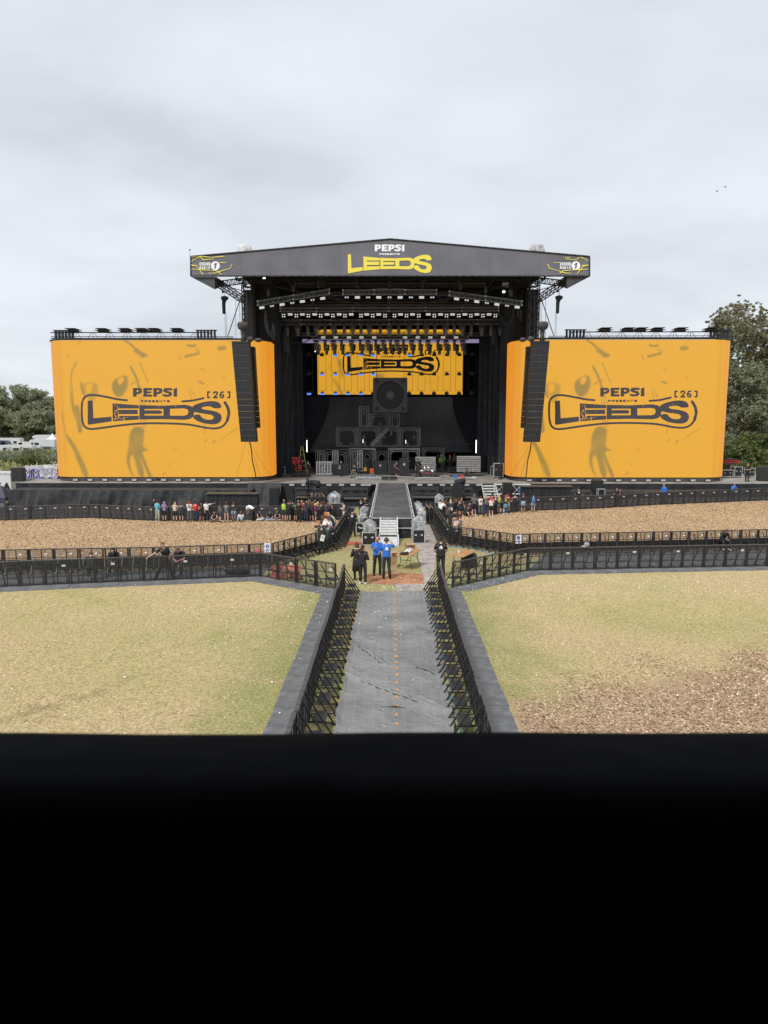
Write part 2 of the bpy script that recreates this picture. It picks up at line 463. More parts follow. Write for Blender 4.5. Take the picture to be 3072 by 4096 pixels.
# ---- corridor mat: woven sheet with real wrinkles
def mat_sheet():
    x0, x1, y0, y1 = -1.27, 1.42, 12.0, ya - .35
    nx, ny = 150, 640
    xs = np.linspace(x0, x1, nx); ys = np.linspace(y0, y1, ny)
    X, Y = np.meshgrid(xs, ys)
    Z = np.interp(Y, [p[0] for p in GP], [p[1] for p in GP]) + .05
    rr = np.random.RandomState(5)
    for _ in range(40):
        kx, ky = rr.uniform(-2.5, 2.5), rr.uniform(-3, 3)
        Z += .0028 * np.sin(kx * X * 2 + ky * Y * 1.3 + rr.uniform(0, 6.28))
    FOLDS = []
    def crease(pts, hh, wd):
        nonlocal Z
        P_ = [gnd(*p) for p in pts]
        d = np.full(X.shape, 9.0)
        for a, b in zip(P_, P_[1:]):
            ax, ay, bx, by = a.x, a.y, b.x, b.y
            t = np.clip(((X - ax) * (bx - ax) + (Y - ay) * (by - ay)) / ((bx - ax) ** 2 + (by - ay) ** 2), 0, 1)
            d = np.minimum(d, np.hypot(X - ax - t * (bx - ax), Y - ay - t * (by - ay)))
        Z += hh * .3 * np.exp(-(d / (wd * 3)) ** 2); FOLDS.append((P_, hh))
    z5 = lambda L: [(1050 + a / 1.58, 2300 + b / 1.58) for a, b in L]
    crease(z5([(585, 445), (640, 480), (700, 525), (760, 570), (825, 583)]), .15, .035)
    crease(z5([(550, 640), (650, 690), (760, 735), (850, 770), (1000, 820), (1090, 862), (1200, 890)]), .13, .032)
    crease(z5([(640, 400), (730, 432)]), .08, .03)
    crease(z5([(545, 575), (600, 610), (655, 634)]), .08, .028)
    crease(z5([(880, 560), (1000, 600), (1080, 630), (1160, 665)]), .09, .028)
    crease(z5([(950, 330), (1030, 370), (1110, 440)]), .08, .028)
    crease(z5([(1000, 780), (1080, 825), (1190, 885)]), .09, .028)
    crease(z5([(720, 845), (820, 845), (905, 852)]), .07, .03)
    for sx in (x0, x1):      # rucked up long edges
        dd = np.abs(X - sx)
        Z += (.05 + .04 * np.sin(Y * 5.1 + sx) * np.sin(Y * 2.3)) * np.exp(-(dd / .07) ** 2)
        X += (.03 * np.sin(Y * 1.9 + sx) + .02 * np.sin(Y * 6.1)) * np.exp(-(dd / .15) ** 2)
    V = np.stack([X, Y, Z], -1).reshape(-1, 3)
    idx = np.arange(nx * ny).reshape(ny, nx)
    Fq = np.stack([idx[:-1, :-1], idx[:-1, 1:], idx[1:, 1:], idx[1:, :-1]], -1).reshape(-1, 4)
    m = bpy.data.materials.new('woven grey ground sheet'); m.use_nodes = True
    t = m.node_tree; b = t.nodes['Principled BSDF']; b.inputs['Roughness'].default_value = .6
    tcn = t.nodes.new('ShaderNodeTexCoord')
    sp = t.nodes.new('ShaderNodeSeparateXYZ'); t.links.new(tcn.outputs['Object'], sp.inputs[0])
    def mth(op, *a):
        m_ = t.nodes.new('ShaderNodeMath'); m_.operation = op
        for i, v in enumerate(a):
            if isinstance(v, (int, float)): m_.inputs[i].default_value = v
            else: t.links.new(v, m_.inputs[i])
        return m_.outputs[0]
    wob = t.nodes.new('ShaderNodeTexNoise'); wob.inputs['Scale'].default_value = 1.2
    t.links.new(tcn.outputs['Object'], wob.inputs['Vector'])
    xx = mth('ADD', sp.outputs[0], mth('MULTIPLY', wob.outputs[0], .12)); yy = mth('ADD', sp.outputs[1], mth('MULTIPLY', wob.outputs[0], .15))
    l1 = mth('LESS_THAN', mth('ABSOLUTE', mth('SUBTRACT', mth('FRACT', mth('DIVIDE', xx, .235)), .5)), .035)
    l2 = mth('LESS_THAN', mth('ABSOLUTE', mth('SUBTRACT', mth('FRACT', mth('DIVIDE', yy, .30)), .5)), .03)
    ln = mth('MAXIMUM', l1, mth('MULTIPLY', l2, .45))
    nz = t.nodes.new('ShaderNodeTexNoise'); nz.inputs['Scale'].default_value = 1.1; nz.inputs['Detail'].default_value = 6
    t.links.new(tcn.outputs['Object'], nz.inputs['Vector'])
    r = t.nodes.new('ShaderNodeValToRGB'); r.color_ramp.elements[0].color = (.15, .152, .148, 1); r.color_ramp.elements[1].color = (.245, .247, .24, 1)
    r.color_ramp.elements[0].position = .3; r.color_ramp.elements[1].position = .7
    t.links.new(nz.outputs[0], r.inputs[0])
    x = t.nodes.new('ShaderNodeMix'); x.data_type = 'RGBA'; t.links.new(mth('MULTIPLY', ln, .33), x.inputs[0])
    t.links.new(r.outputs[0], x.inputs[6]); x.inputs[7].default_value = (.34, .33, .3, 1)
    t.links.new(x.outputs[2], b.inputs['Base Color'])
    n3 = t.nodes.new('ShaderNodeTexNoise'); n3.inputs['Scale'].default_value = 3.2; n3.inputs['Detail'].default_value = 5; n3.inputs['Distortion'].default_value = 1.2; t.links.new(tcn.outputs['Object'], n3.inputs['Vector'])
    bp = t.nodes.new('ShaderNodeBump'); bp.inputs['Strength'].default_value = .8; bp.inputs['Distance'].default_value = .12; t.links.new(n3.outputs[0], bp.inputs['Height']); t.links.new(bp.outputs[0], b.inputs['Normal'])
    o = npmesh('woven_mat', V, Fq, m)
    for p in o.data.polygons: p.use_smooth = True
    tag(o, 'wrinkled dark grey woven sheet laid along the fenced corridor', 'ground mat')
    for P_, hh in FOLDS:      # folded-over lips of the sheet, open towards the near end
        dn = []
        for a, c_ in zip(P_, P_[1:]):
            n_ = max(2, int((c_ - a).length / .08)); dn += [a.lerp(c_, q / n_) for q in range(n_)]
        dn.append(P_[-1]); rows = []; k_ = len(dn)
        for i, p in enumerate(dn):
            d_ = (dn[min(i + 1, k_ - 1)] - dn[max(i - 1, 0)]); d_.z = 0; d_.normalize(); nrm = Vector((-d_.y, d_.x, 0))
            if nrm.y > 0: nrm = -nrm
            s_ = (math.sin(math.pi * (i + .3) / (k_ + .3)) ** .5) * (hh / .11) * (.85 + .3 * math.sin(i * 1.7)); wob = .02 * math.sin(i * .9)
            zb_ = G(p.y) + .047
            rows.append([Vector((p.x, p.y, zb_)) + nrm * (o_ * s_ + wob) + Vector((0, 0, z_ * s_)) for o_, z_ in ((-.13, 0), (-.07, .035), (.0, .075), (.05, .085), (.085, .07), (.08, .055))])
        mb = MB(); vs = [q for r_ in rows for q in r_]; mb.add(vs, [(i * 6 + j, i * 6 + j + 1, i * 6 + 7 + j, i * 6 + 6 + j) for i in range(k_ - 1) for j in range(5)], 0, True)
        mb.build('fold', m, o)
    OR = mat('orange paint', (.55, .25, .08), .8, var=.4, vscale=20)
    yv = 12.4; i = 0
    while yv < y1 - .1:
        mb = MB(); L = rnd.uniform(.16, .26); ww = rnd.uniform(.035, .05); cx = .13 + rnd.uniform(-.025, .025)
        n = 10; top = []
        for k in range(n):
            a = 2 * math.pi * k / n; rr_ = rnd.uniform(.8, 1.15)
            top.append((cx + ww * math.cos(a) * rr_, yv + L / 2 * math.sin(a) * rr_))
        def zt(x, y):
            j = int(np.clip(round((y - y0) / (y1 - y0) * (ny - 1)), 1, ny - 2)); i_ = int(np.clip(round((x - x0) / (x1 - x0) * (nx - 1)), 1, nx - 2))
            return Z[j - 1:j + 2, i_ - 1:i_ + 2].max() + .006
        zs = [zt(*p) for p in top]
        mb.add([(p[0], p[1], z) for p, z in zip(top, zs)] + [(cx, yv, zt(cx, yv))], [(k, (k + 1) % n, n) for k in range(n)])
        mb.build('paint_dash', OR, o)
        yv += .52 + rnd.uniform(-.03, .05)
    return o
mat_sheet()

# blades and straws lying over the near turf; chips over the bare corner: far too many to count
def scatter(name, n, poly_test, bx, size, tones, m, upright, label, cat, off=.01, aspect=4.0):
    P_ = nrs.rand(n, 2) * np.array([bx[1] - bx[0], bx[3] - bx[2]]) + np.array([bx[0], bx[2]])
    P_ = P_[poly_test(P_[:, 0], P_[:, 1])]; n = len(P_)
    z = GA(P_[:, 0], P_[:, 1]) + off
    a = nrs.rand(n) * 6.283; L = size * (.5 + nrs.rand(n)); Wd = L / aspect * (.6 + .8 * nrs.rand(n))
    dx = np.cos(a) * L / 2; dy = np.sin(a) * L / 2; wx = -np.sin(a) * Wd / 2; wy = np.cos(a) * Wd / 2
    lift = L * upright * nrs.rand(n)
    tilt = Wd * nrs.uniform(-.5, .5, n)
    V = np.empty((n, 4, 3))
    for k, (s_, w_) in enumerate(((-1, -1), (1, -1), (1, 1), (-1, 1))):
        V[:, k, 0] = P_[:, 0] + s_ * dx + w_ * wx; V[:, k, 1] = P_[:, 1] + s_ * dy + w_ * wy
        V[:, k, 2] = z + (lift if s_ > 0 else 0) + np.abs(tilt) + w_ * tilt
    tn = np.asarray(tones)[nrs.randint(0, len(tones), n)] * (.84 + .32 * nrs.rand(n, 1))
    attr = np.repeat(np.concatenate([tn, np.ones((n, 1))], 1), 4, 0)
    o = npmesh(name, V.reshape(-1, 3), np.arange(n * 4).reshape(-1, 4), m, attr=attr)
    return tag(o, label, cat, kind='stuff')
M_TONE = tone_mat('straw and chip tones')
def inlawn(x, y):
    yl = np.interp(x, [p.x for p in A_L[:-1]], [p.y for p in A_L[:-1]])
    yr = np.interp(x, [p.x for p in A_R[1:]], [p.y for p in A_R[1:]])
    return ((x < XCL - .85) & (y < yl - .95)) | ((x > XCR + .85) & (y < yr - .95))
def near_w(x, y): return inlawn(x, y) & (nrs.rand(len(x)) < np.clip((22 / np.maximum(y, 14)) ** 2, 0, 1))
scatter('grass_blades', 300000, near_w, (-19, 19, 14.5, 33), .036, [(.47, .38, .21), (.55, .46, .28), (.41, .35, .18), (.29, .3, .12), (.62, .54, .37), (.33, .24, .13)], M_TONE, .55,
        'dry blades of grass and straw over the trampled field', 'grass', aspect=5)
def chipz(x, y):
    d = x * .41 - y * .91 + 14.15 + 1.3 * np.sin(x * 1.7 + 2) * np.sin(y * 1.3) + nrs.randn(len(x)) * .8
    return inlawn(x, y) & (d > 0)
scatter('wood_chips', 90000, chipz, (3, 19, 14.5, 26), .042, [(.44, .29, .19), (.5, .36, .25), (.34, .21, .13), (.6, .47, .34), (.22, .13, .08)], M_TONE, .35,
        'reddish wood chips strewn over the turf in the near corner', 'wood chips', aspect=2.2)
def inpen(x, y):
    bl = np.interp(x, [p.x for p in B_L[:5]], [p.y for p in B_L[:5]]); cl = np.interp(x, [p.x for p in C_L], [p.y for p in C_L])
    br = np.interp(x, [p.x for p in B_R[1:]], [p.y for p in B_R[1:]]); crr = np.interp(x, [p.x for p in C_R], [p.y for p in C_R])
    return ((x < XL - .2) & (y > bl + .2) & (y < cl - .1)) | ((x > XR + .2) & (y > br + .2) & (y < crr - .1))
scatter('wood_chips', 240000, inpen, (-32, 36, 33, 68), .055, [(.46, .31, .18), (.53, .38, .23), (.40, .26, .145), (.6, .45, .29), (.34, .21, .12)], M_TONE, .35,
        'pale brown wood chips heaped deep over both fenced pens', 'wood chips', aspect=2.0)
M_LIT = mat('white paper scraps', (.75, .73, .68), .8, var=.2)
def lit(x, y):
    dens = np.exp(-((x + 4) / 4) ** 2 - ((y - 26.5) / 2) ** 2) * .9 + np.exp(-((y - 30.3) / 1.4) ** 2) * (x > 1) * .8 + .05 + .8 * np.exp(-(x / 1.5) ** 2 - ((y - 29) / .9) ** 2)
    return (nrs.rand(len(x)) < dens) & (y < 36)
scatter('litter', 26000, lit, (-15, 18, 14.5, 36), .028, [(.75, .73, .68), (.8, .8, .78), (.6, .58, .5)], M_TONE, .4, 'white scraps of paper and plastic scattered over mats and turf', 'litter', off=.045, aspect=1.5)
# ------------------------------------------------------------------ crowd barriers
def perf_mat(name, c, a):
    m = bpy.data.materials.new(name); m.use_nodes = True
    t = m.node_tree; b = t.nodes['Principled BSDF']; b.inputs['Base Color'].default_value = (*c, 1); b.inputs['Roughness'].default_value = .5
    tr = t.nodes.new('ShaderNodeBsdfTransparent'); ms = t.nodes.new('ShaderNodeMixShader'); ms.inputs[0].default_value = a
    t.links.new(tr.outputs[0], ms.inputs[1]); t.links.new(b.outputs[0], ms.inputs[2]); t.links.new(ms.outputs[0], t.nodes['Material Output'].inputs[0])
    return m
PERF = perf_mat('perforated black steel', (.05, .051, .053), .23)
PERFB = perf_mat('finely perforated black steel', (.035, .036, .04), .52)
RUBBER = mat('scuffed grey floor plate', (.135, .137, .142), .75, var=.3, vscale=2.2, bump=.2, bscale=14)
RAILM = mat('worn steel top rail', (.085, .08, .078), .45, metal=.3, var=.3, vscale=8)
STICK = mat('pale sticker', (.55, .54, .5), .6)
def make_barrier(name, L, Hh=1.12, kick=True, plate=True, perf=PERF):
    root = empty(name)
    f = MB(); h = L / 2 - .012
    for x in (-h + .03, h - .03):
        f.box(x - .032, x + .032, -.03, .03, .02, Hh - .03)
    f.box(-.018, .018, -.018, .018, .05, Hh - .04)
    for z in (.07, .38, .70):
        f.box(-h + .06, h - .06, -.014, .014, z - .014, z + .014)
    f.build('frame', BLACKMET, root)
    t = MB(); t.box(-h, h, -.045, .045, Hh - .045, Hh); t.build('top_rail', RAILM, root)
    p = MB(); p.box(-h + .06, h - .06, -.0245, -.0185, .09, Hh - .05); p.build('mesh_panel', perf, root)
    for sx in (-1, 1):
        b = MB(); x = sx * L * .27
        b.bar((x, .03, Hh - .12), (x + sx * -.0, .62, .04), .034); b.box(x - .03, x + .03, .57, .66, .012, .05)
        b.bar((x, .02, .06), (x, .6, .06), .026)
        b.build('brace', BLACKMET, root)
    s = MB(); s.box(-L * .27, L * .27, .18, .48, .33, .355)
    s.bar((-L * .27, .33, .34), (-L * .27, .03, .34), .02).bar((L * .27, .33, .34), (L * .27, .03, .34), .02)
    s.build('step', BLACKMET, root)
    if plate:
        q = MB(); q.box(-L / 2 + .006, L / 2 - .006, -.86, -.05, .02, .038); q.box(-L / 2 + .006, L / 2 - .006, -.9, -.86, .02, .03)
        q.build('floor_plate', RUBBER, root)
    return root
def run(proto, used, pts, side, lab, grp, L=1.07, skip=()):
    """units along the polyline; braces on the left side of travel when side=1"""
    k = 0
    for a, b in zip(pts, pts[1:]):
        a = Vector((a.x, a.y)); b = Vector((b.x, b.y)); d = b - a; n = max(1, round(d.length / L))
        ang = math.atan2(d.y, d.x)
        for i in range(n):
            c = a + d * ((i + .5) / n)
            e0 = a + d * (i / n); e1 = a + d * ((i + 1) / n)
            z0, z1 = G(e0.y, e0.x), G(e1.y, e1.x)
            slope = math.atan2(z1 - z0, (e1 - e0).length)
            rz = ang if side == 1 else ang + math.pi
            sl = slope if side == 1 else -slope
            o = put(proto, used, (c.x + rnd.uniform(-.012, .012), c.y + rnd.uniform(-.012, .012), (z0 + z1) / 2 + .008), (rnd.uniform(-.012, .012), -sl + rnd.uniform(-.004, .004), rz + rnd.uniform(-.012, .012)), lab, grp)
            o.scale.x = d.length / n / L
            o.rotation_mode = 'XYZ'
            if (k * 7 + 3) % 5 < 2 and 'stk' in globals():
                s = stk.copy(); col.objects.link(s); s.parent = o
            k += 1
barr = make_barrier('crowd_barrier', 1.07); barr['category'] = 'crowd barrier'; u1 = [False]
sm = MB(); sm.box(.2, .36, -.034, -.0255, .8, .88); 
stk_me = sm.mesh('sticker', STICK); stk = bpy.data.objects.new('sticker', stk_me)
KIDS['crowd_barrier'] = [c.name for c in bpy.data.objects if c.parent == barr]
# front line: braces point away from the lawn (towards the pit lane)
run(barr, u1, A_L[:4], 1, 'black steel barrier unit with floor plate in the line across the left lawn edge', 'barriers along the left lawn')
run(barr, u1, [A_L[4], Vector((XCL, 10.5, 0))], 1, 'black steel barrier unit in the row down the left side of the corridor', 'barriers left of the corridor')
run(barr, u1, A_R[1:], 1, 'black steel barrier unit with floor plate in the line across the right lawn edge', 'barriers along the right lawn')
run(barr, u1, [Vector((XCR, 10.5, 0)), A_R[0]], 1, 'black steel barrier unit in the row down the right side of the corridor', 'barriers right of the corridor')
barb = make_barrier('pen_barrier', 1.07, plate=False, perf=perf_mat('open perforated steel', (.03, .028, .026), .2))
barb['category'] = 'crowd barrier'; u2 = [False]
kb = MB(); kb.box(-.46, .46, -.040, -.026, .1, .62)
KICK = bpy.data.materials.new('dimpled kick plate'); KICK.use_nodes = True
_t = KICK.node_tree; _b = _t.nodes['Principled BSDF']; _b.inputs['Roughness'].default_value = .4
_tc = _t.nodes.new('ShaderNodeTexCoord'); _v = _t.nodes.new('ShaderNodeTexVoronoi'); _v.inputs['Scale'].default_value = 9; _v.inputs['Randomness'].default_value = .15
_t.links.new(_tc.outputs['Object'], _v.inputs['Vector']); _r = _t.nodes.new('ShaderNodeValToRGB')
_r.color_ramp.elements[0].position = .18; _r.color_ramp.elements[0].color = (.16, .13, .10, 1); _r.color_ramp.elements[1].position = .42; _r.color_ramp.elements[1].color = (.025, .024, .023, 1)
_t.links.new(_v.outputs[0], _r.inputs[0]); _t.links.new(_r.outputs[0], _b.inputs['Base Color'])
kb.build('kick_plate', KICK, barb)
cl = MB(); cl.tube((-.3, .05, .86), (-.16, .05, .86), .035, 8); cl.build('cable_tie_reel', WHITE, barb)
stk = None; del stk
run(barb, u2, B_L[:5], -1, 'black barrier unit seen from behind bordering the near edge of the left chip pen', 'barriers at the near edge of the left pen')
run(barb, u2, B_L[4:], -1, 'black barrier unit in the row between the left pen and the runway', 'barriers between left pen and runway')
run(barb, u2, B_R[:2], -1, 'black barrier unit in the row between the right pen and the runway', 'barriers between right pen and runway')
run(barb, u2, B_R[1:], -1, 'black barrier unit seen from behind bordering the near edge of the right chip pen', 'barriers at the near edge of the right pen')
barc = make_barrier('stage_barrier', 1.07, plate=False, perf=PERFB); barc['category'] = 'crowd barrier'; u3 = [False]
s_ = MB(); s_.box(.1, .28, -.034, -.0255, .86, .93); s_.build('sticker', STICK, barc)
run(barc, u3, C_L, 1, 'black barrier unit of the stage-side line at the far edge of the left pen', 'stage barriers left')
run(barc, u3, C_R, 1, 'black barrier unit of the stage-side line at the far edge of the right pen', 'stage barriers right')
# blue hose along the right corridor mat and round the pen foot
HOSE = mat('blue hose', (.05, .25, .5), .4)
mb = MB(); pts = [Vector((1.5 + .03 * math.sin(y * 2.1), y, G(y) + .035)) for y in np.arange(12.5, 27.6, .35)]
mb.path(pts, .016, 6); tag(mb.build('hose', HOSE), 'bright blue hose running along the right edge of the corridor mat', 'hose')
mb = MB(); pts = [gnd(*p) + Vector((0, 0, .03)) for p in ((1792, 2190), (1800, 2188), (1850, 2190), (1900, 2200), (1950, 2212), (1985, 2221))]
mb.path(pts, .018, 6); tag(mb.build('hose', HOSE), 'pale blue hose lying at the foot of the right pen barriers', 'hose')
# signs on the barriers
def sign(px, py, Y, label, tilt=0, wd=.42, hh=.62):
    root = empty('fence_sign', at(px, py, Y), 0, label, 'sign')
    m = MB(); m.box(-wd / 2, wd / 2, -.012, 0, -hh / 2, hh / 2); m.build('board', mat('white sign board', (.72, .76, .8), .5), root)
    BL = mat('blue sign print', (.02, .1, .35), .5)
    m = MB(); n = 20
    m.add([(wd * .3 * math.cos(2 * math.pi * k / n), -.0145, hh * .13 + wd * .3 * math.sin(2 * math.pi * k / n)) for k in range(n)], [tuple(range(n))])
    m.add([(wd * .3 * x, -.0145, -hh * .28 + hh * .09 * z) for x, z in ((-1, -1), (1, -1), (1, 1), (-1, 1))], [(0, 1, 2, 3)])
    m.build('print', BL, root)
    m = MB(); m.ell((0, -.0165, hh * .13), (wd * .1, .003, wd * .13), 8, 5); m.add([(-wd * .18, -.0165, hh * .03), (wd * .18, -.0165, hh * .03), (wd * .1, -.0165, hh * .1), (-wd * .1, -.0165, hh * .1)], [(0, 1, 2, 3)])
    for k in range(2):
        m.box(-wd * .2, wd * .2, -.0175, -.0155, -hh * (.25 + .05 * k) - .008, -hh * (.25 + .05 * k) + .004)
    m.build('pictogram', WHITE, root)
    return root
sign(1070, 2190, gnd(1070, 2176, BH).y - .12, 'white safety notice with blue round symbol on left pen barrier', wd=.3, hh=.44)
sign(2073, 2156, gnd(2073, 2136, BH).y - .12, 'white safety notice with blue round symbol on right pen barrier', wd=.34, hh=.5)
pn = at(1290, 2152, 38.2)
m = MB(); m.box(-.11, .11, -.006, .0, -.17, .17); o = m.build('paper_notice', WHITE, loc=pn); o.rotation_euler = (0, .25, .3)
for k in range(3):
    q = MB(); q.box(-.06, .06, -.009, -.0065, .06 - k * .06, .075 - k * .06); q.build('print_line', DARKMET, o)
tag(o, 'white paper notice cable-tied to a brace of the curved left pen fence', 'notice')

# ------------------------------------------------------------------ the tower the picture is taken from
TWR = mat('black tower drape', (.0022, .0026, .004), .9, var=.3, vscale=3, bump=.4, bscale=4, spec=.1)
root = empty('mixing_tower', (0, 0, G(0)), 0, 'black draped mixing tower whose padded parapet crosses the bottom of the view', 'tower')
def tw(name, *b):
    m = MB(); m.box(*b); return m.build(name, TWR, root)
g0 = G(0)
tw('platform', -4, 4, -5, .55, 4.9 - g0, 5.1 - g0)
tw('back_wall', -4, 4, -5.1, -5.0, 0, 10.2 - g0)
tw('side_wall', -4.1, -4.003, -5, .75, 0, 10.2 - g0); tw('side_wall', 4.003, 4.1, -5, .75, 0, 10.2 - g0)
tw('roof', -4.2, 4.2, -5.2, .75, 10.203 - g0, 10.4 - g0)
pt = at(1536, 2872, .8)
zt = pt.z; m = MB(); nx = 60
rings = []
for i in range(nx + 1):
    x = -4 + 8 * i / nx; dz = .0015 * math.sin(x * 5.1) + .001 * math.sin(x * 13.3 + 1) + .003 * x
    y0, y1 = .62, .80; r_ = .05
    prof = [(y0, 0)] + [(y0 + r_ - r_ * math.cos(a), zt + dz - r_ + r_ * math.sin(a) - g0) for a in np.linspace(0, math.pi / 2, 6)] + \
           [(y1 - r_ + r_ * math.sin(a), zt + dz - r_ + r_ * math.cos(a) - g0) for a in np.linspace(0, math.pi / 2, 6)] + [(y1, 0)]
    rings.append([(x, y, z) for y, z in prof])
m.loft(rings); m.build('parapet', TWR, root)
# ------------------------------------------------------------------ flat graphics from signed distances (marching squares)
def sd_line(X, Y, pts, wd):
    d = np.full(X.shape, 1e9)
    for (ax, ay), (bx, by) in zip(pts, pts[1:]):
        L2 = (bx - ax) ** 2 + (by - ay) ** 2 + 1e-9
        t = np.clip(((X - ax) * (bx - ax) + (Y - ay) * (by - ay)) / L2, 0, 1)
        d = np.minimum(d, np.hypot(X - ax - t * (bx - ax), Y - ay - t * (by - ay)))
    return d - wd / 2
def sd_poly(X, Y, pts):
    d = np.full(X.shape, 1e9); ins = np.zeros(X.shape, bool)
    n = len(pts)
    for i in range(n):
        ax, ay = pts[i]; bx, by = pts[(i + 1) % n]
        L2 = (bx - ax) ** 2 + (by - ay) ** 2 + 1e-9
        t = np.clip(((X - ax) * (bx - ax) + (Y - ay) * (by - ay)) / L2, 0, 1)
        d = np.minimum(d, np.hypot(X - ax - t * (bx - ax), Y - ay - t * (by - ay)))
        if ay != by:
            ins ^= ((ay > Y) != (by > Y)) & (X < (bx - ax) * (Y - ay) / (by - ay) + ax)
    return np.where(ins, -d, d)
def sd_box(X, Y, x0, x1, y0, y1):
    return np.maximum(np.maximum(x0 - X, X - x1), np.maximum(y0 - Y, Y - y1))
def march(fn, x0, x1, y0, y1, step, mp_):
    nx = int((x1 - x0) / step) + 2; ny = int((y1 - y0) / step) + 2
    xs = x0 + step * np.arange(nx); ys = y0 + step * np.arange(ny)
    X, Y = np.meshgrid(xs, ys); D = fn(X, Y)
    vs = []; fs = []; key = {}
    def vid(x, y):
        k = (round(x, 3), round(y, 3))
        if k not in key:
            key[k] = len(vs); vs.append(mp_(x, y))
        return key[k]
    I = D < 0
    anyc = I[:-1, :-1] | I[1:, :-1] | I[:-1, 1:] | I[1:, 1:]; allc = I[:-1, :-1] & I[1:, :-1] & I[:-1, 1:] & I[1:, 1:]
    for j in range(ny - 1):
        i = 0
        while i < nx - 1:
            if allc[j, i]:
                k = i
                while k < nx - 1 and allc[j, k]: k += 1
                fs.append([vid(xs[i], ys[j]), vid(xs[i], ys[j + 1]), vid(xs[k], ys[j + 1]), vid(xs[k], ys[j])]); i = k
            elif anyc[j, i]:
                c = [(xs[i], ys[j], D[j, i]), (xs[i], ys[j + 1], D[j + 1, i]), (xs[i + 1], ys[j + 1], D[j + 1, i + 1]), (xs[i + 1], ys[j], D[j, i + 1])]
                p = []
                for q in range(4):
                    a = c[q]; b = c[(q + 1) % 4]
                    if a[2] < 0: p.append(vid(a[0], a[1]))
                    if (a[2] < 0) != (b[2] < 0):
                        t = a[2] / (a[2] - b[2]); p.append(vid(a[0] + t * (b[0] - a[0]), a[1] + t * (b[1] - a[1])))
                p2 = [v for n_, v in enumerate(p) if v != p[n_ - 1]]
                if len(p2) > 2: fs.append(p2)
                i += 1
            else: i += 1
    return vs, fs
SLET = [(1215, 400), (1250, 370), (1330, 338), (1420, 325), (1480, 335), (1512, 368), (1520, 405), (1510, 420), (1437, 423), (1420, 402), (1380, 394), (1330, 402), (1308, 420), (1330, 436), (1420, 450),
        (1490, 475), (1522, 515), (1520, 575), (1490, 620), (1430, 634), (1340, 620), (1270, 590), (1220, 545), (1245, 500), (1300, 505), (1318, 545), (1360, 570), (1415, 572), (1440, 550), (1435, 520),
        (1400, 503), (1300, 487), (1250, 468), (1215, 480)]
def chk(pts, closed=False, n=2):
    for _ in range(n):
        o = [] if closed else [pts[0]]
        for i in range(len(pts) if closed else len(pts) - 1):
            (ax, ay), (bx, by) = pts[i], pts[(i + 1) % len(pts)]
            o += [(.75 * ax + .25 * bx, .75 * ay + .25 * by), (.25 * ax + .75 * bx, .25 * ay + .75 * by)]
        if not closed: o.append(pts[-1])
        pts = o
    return pts
SLET = chk(SLET, True, 1)
def leeds(X, Y):
    d = sd_poly(X, Y, [(130, 322), (182, 318), (190, 550), (378, 530), (380, 592), (140, 637), (130, 625)])
    e1 = sd_poly(X, Y, [(388, 355), (662, 382), (662, 568), (390, 592)])
    e1 = np.maximum(e1, -sd_box(X, Y, 445, 700, 424, 441)); e1 = np.maximum(e1, -sd_box(X, Y, 445, 700, 498, 520)); e1 = np.maximum(e1, -sd_box(X, Y, 650, 700, 424, 520))
    d = np.minimum(d, e1)
    e2 = sd_poly(X, Y, [(668, 378), (900, 387), (1140, 375), (1200, 390), (1232, 420), (1232, 525), (1200, 558), (1140, 572), (900, 563), (668, 568)])
    e2 = np.maximum(e2, -sd_box(X, Y, 718, 917, 430, 516))
    e2 = np.maximum(e2, -sd_poly(X, Y, [(985, 428), (1130, 422), (1165, 435), (1178, 470), (1165, 505), (1130, 518), (985, 518)]))
    e2 = np.minimum(e2, sd_line(X, Y, [(700, 471), (880, 471)], 46))
    d = np.minimum(d, e2)
    return np.minimum(d, sd_poly(X, Y, SLET))
def pepsi(X, Y, x0=577, y0=158, s=1.0, sy=1.0):
    x = (X - x0) / s; y = (Y - y0) / sy
    d = np.full(X.shape, 1e9)
    for ox in (0, 226):
        d = np.minimum(d, sd_poly(x, y, [(ox, 0), (ox + 70, 0), (ox + 98, 12), (ox + 103, 36), (ox + 96, 62), (ox + 66, 78), (ox + 40, 80), (ox + 40, 112), (ox, 112)]))
        d = np.maximum(d, -sd_poly(x, y, [(ox + 40, 28), (ox + 58, 28), (ox + 66, 38), (ox + 58, 50), (ox + 40, 52)]))
    E_ = sd_poly(x, y, [(115, 0), (213, 0), (213, 28), (155, 30), (155, 43), (205, 43), (205, 68), (155, 69), (155, 82), (213, 84), (213, 112), (115, 112)])
    S_ = sd_line(x, y, [(425, 18), (390, 14), (355, 18), (350, 38), (375, 50), (412, 60), (422, 80), (400, 98), (360, 98), (338, 92)], 30)
    I_ = sd_poly(x, y, [(450, 14), (480, 0), (491, 0), (491, 112), (450, 112)])
    d = np.minimum(np.minimum(d, E_), np.minimum(S_, I_))
    return d * min(s, sy)
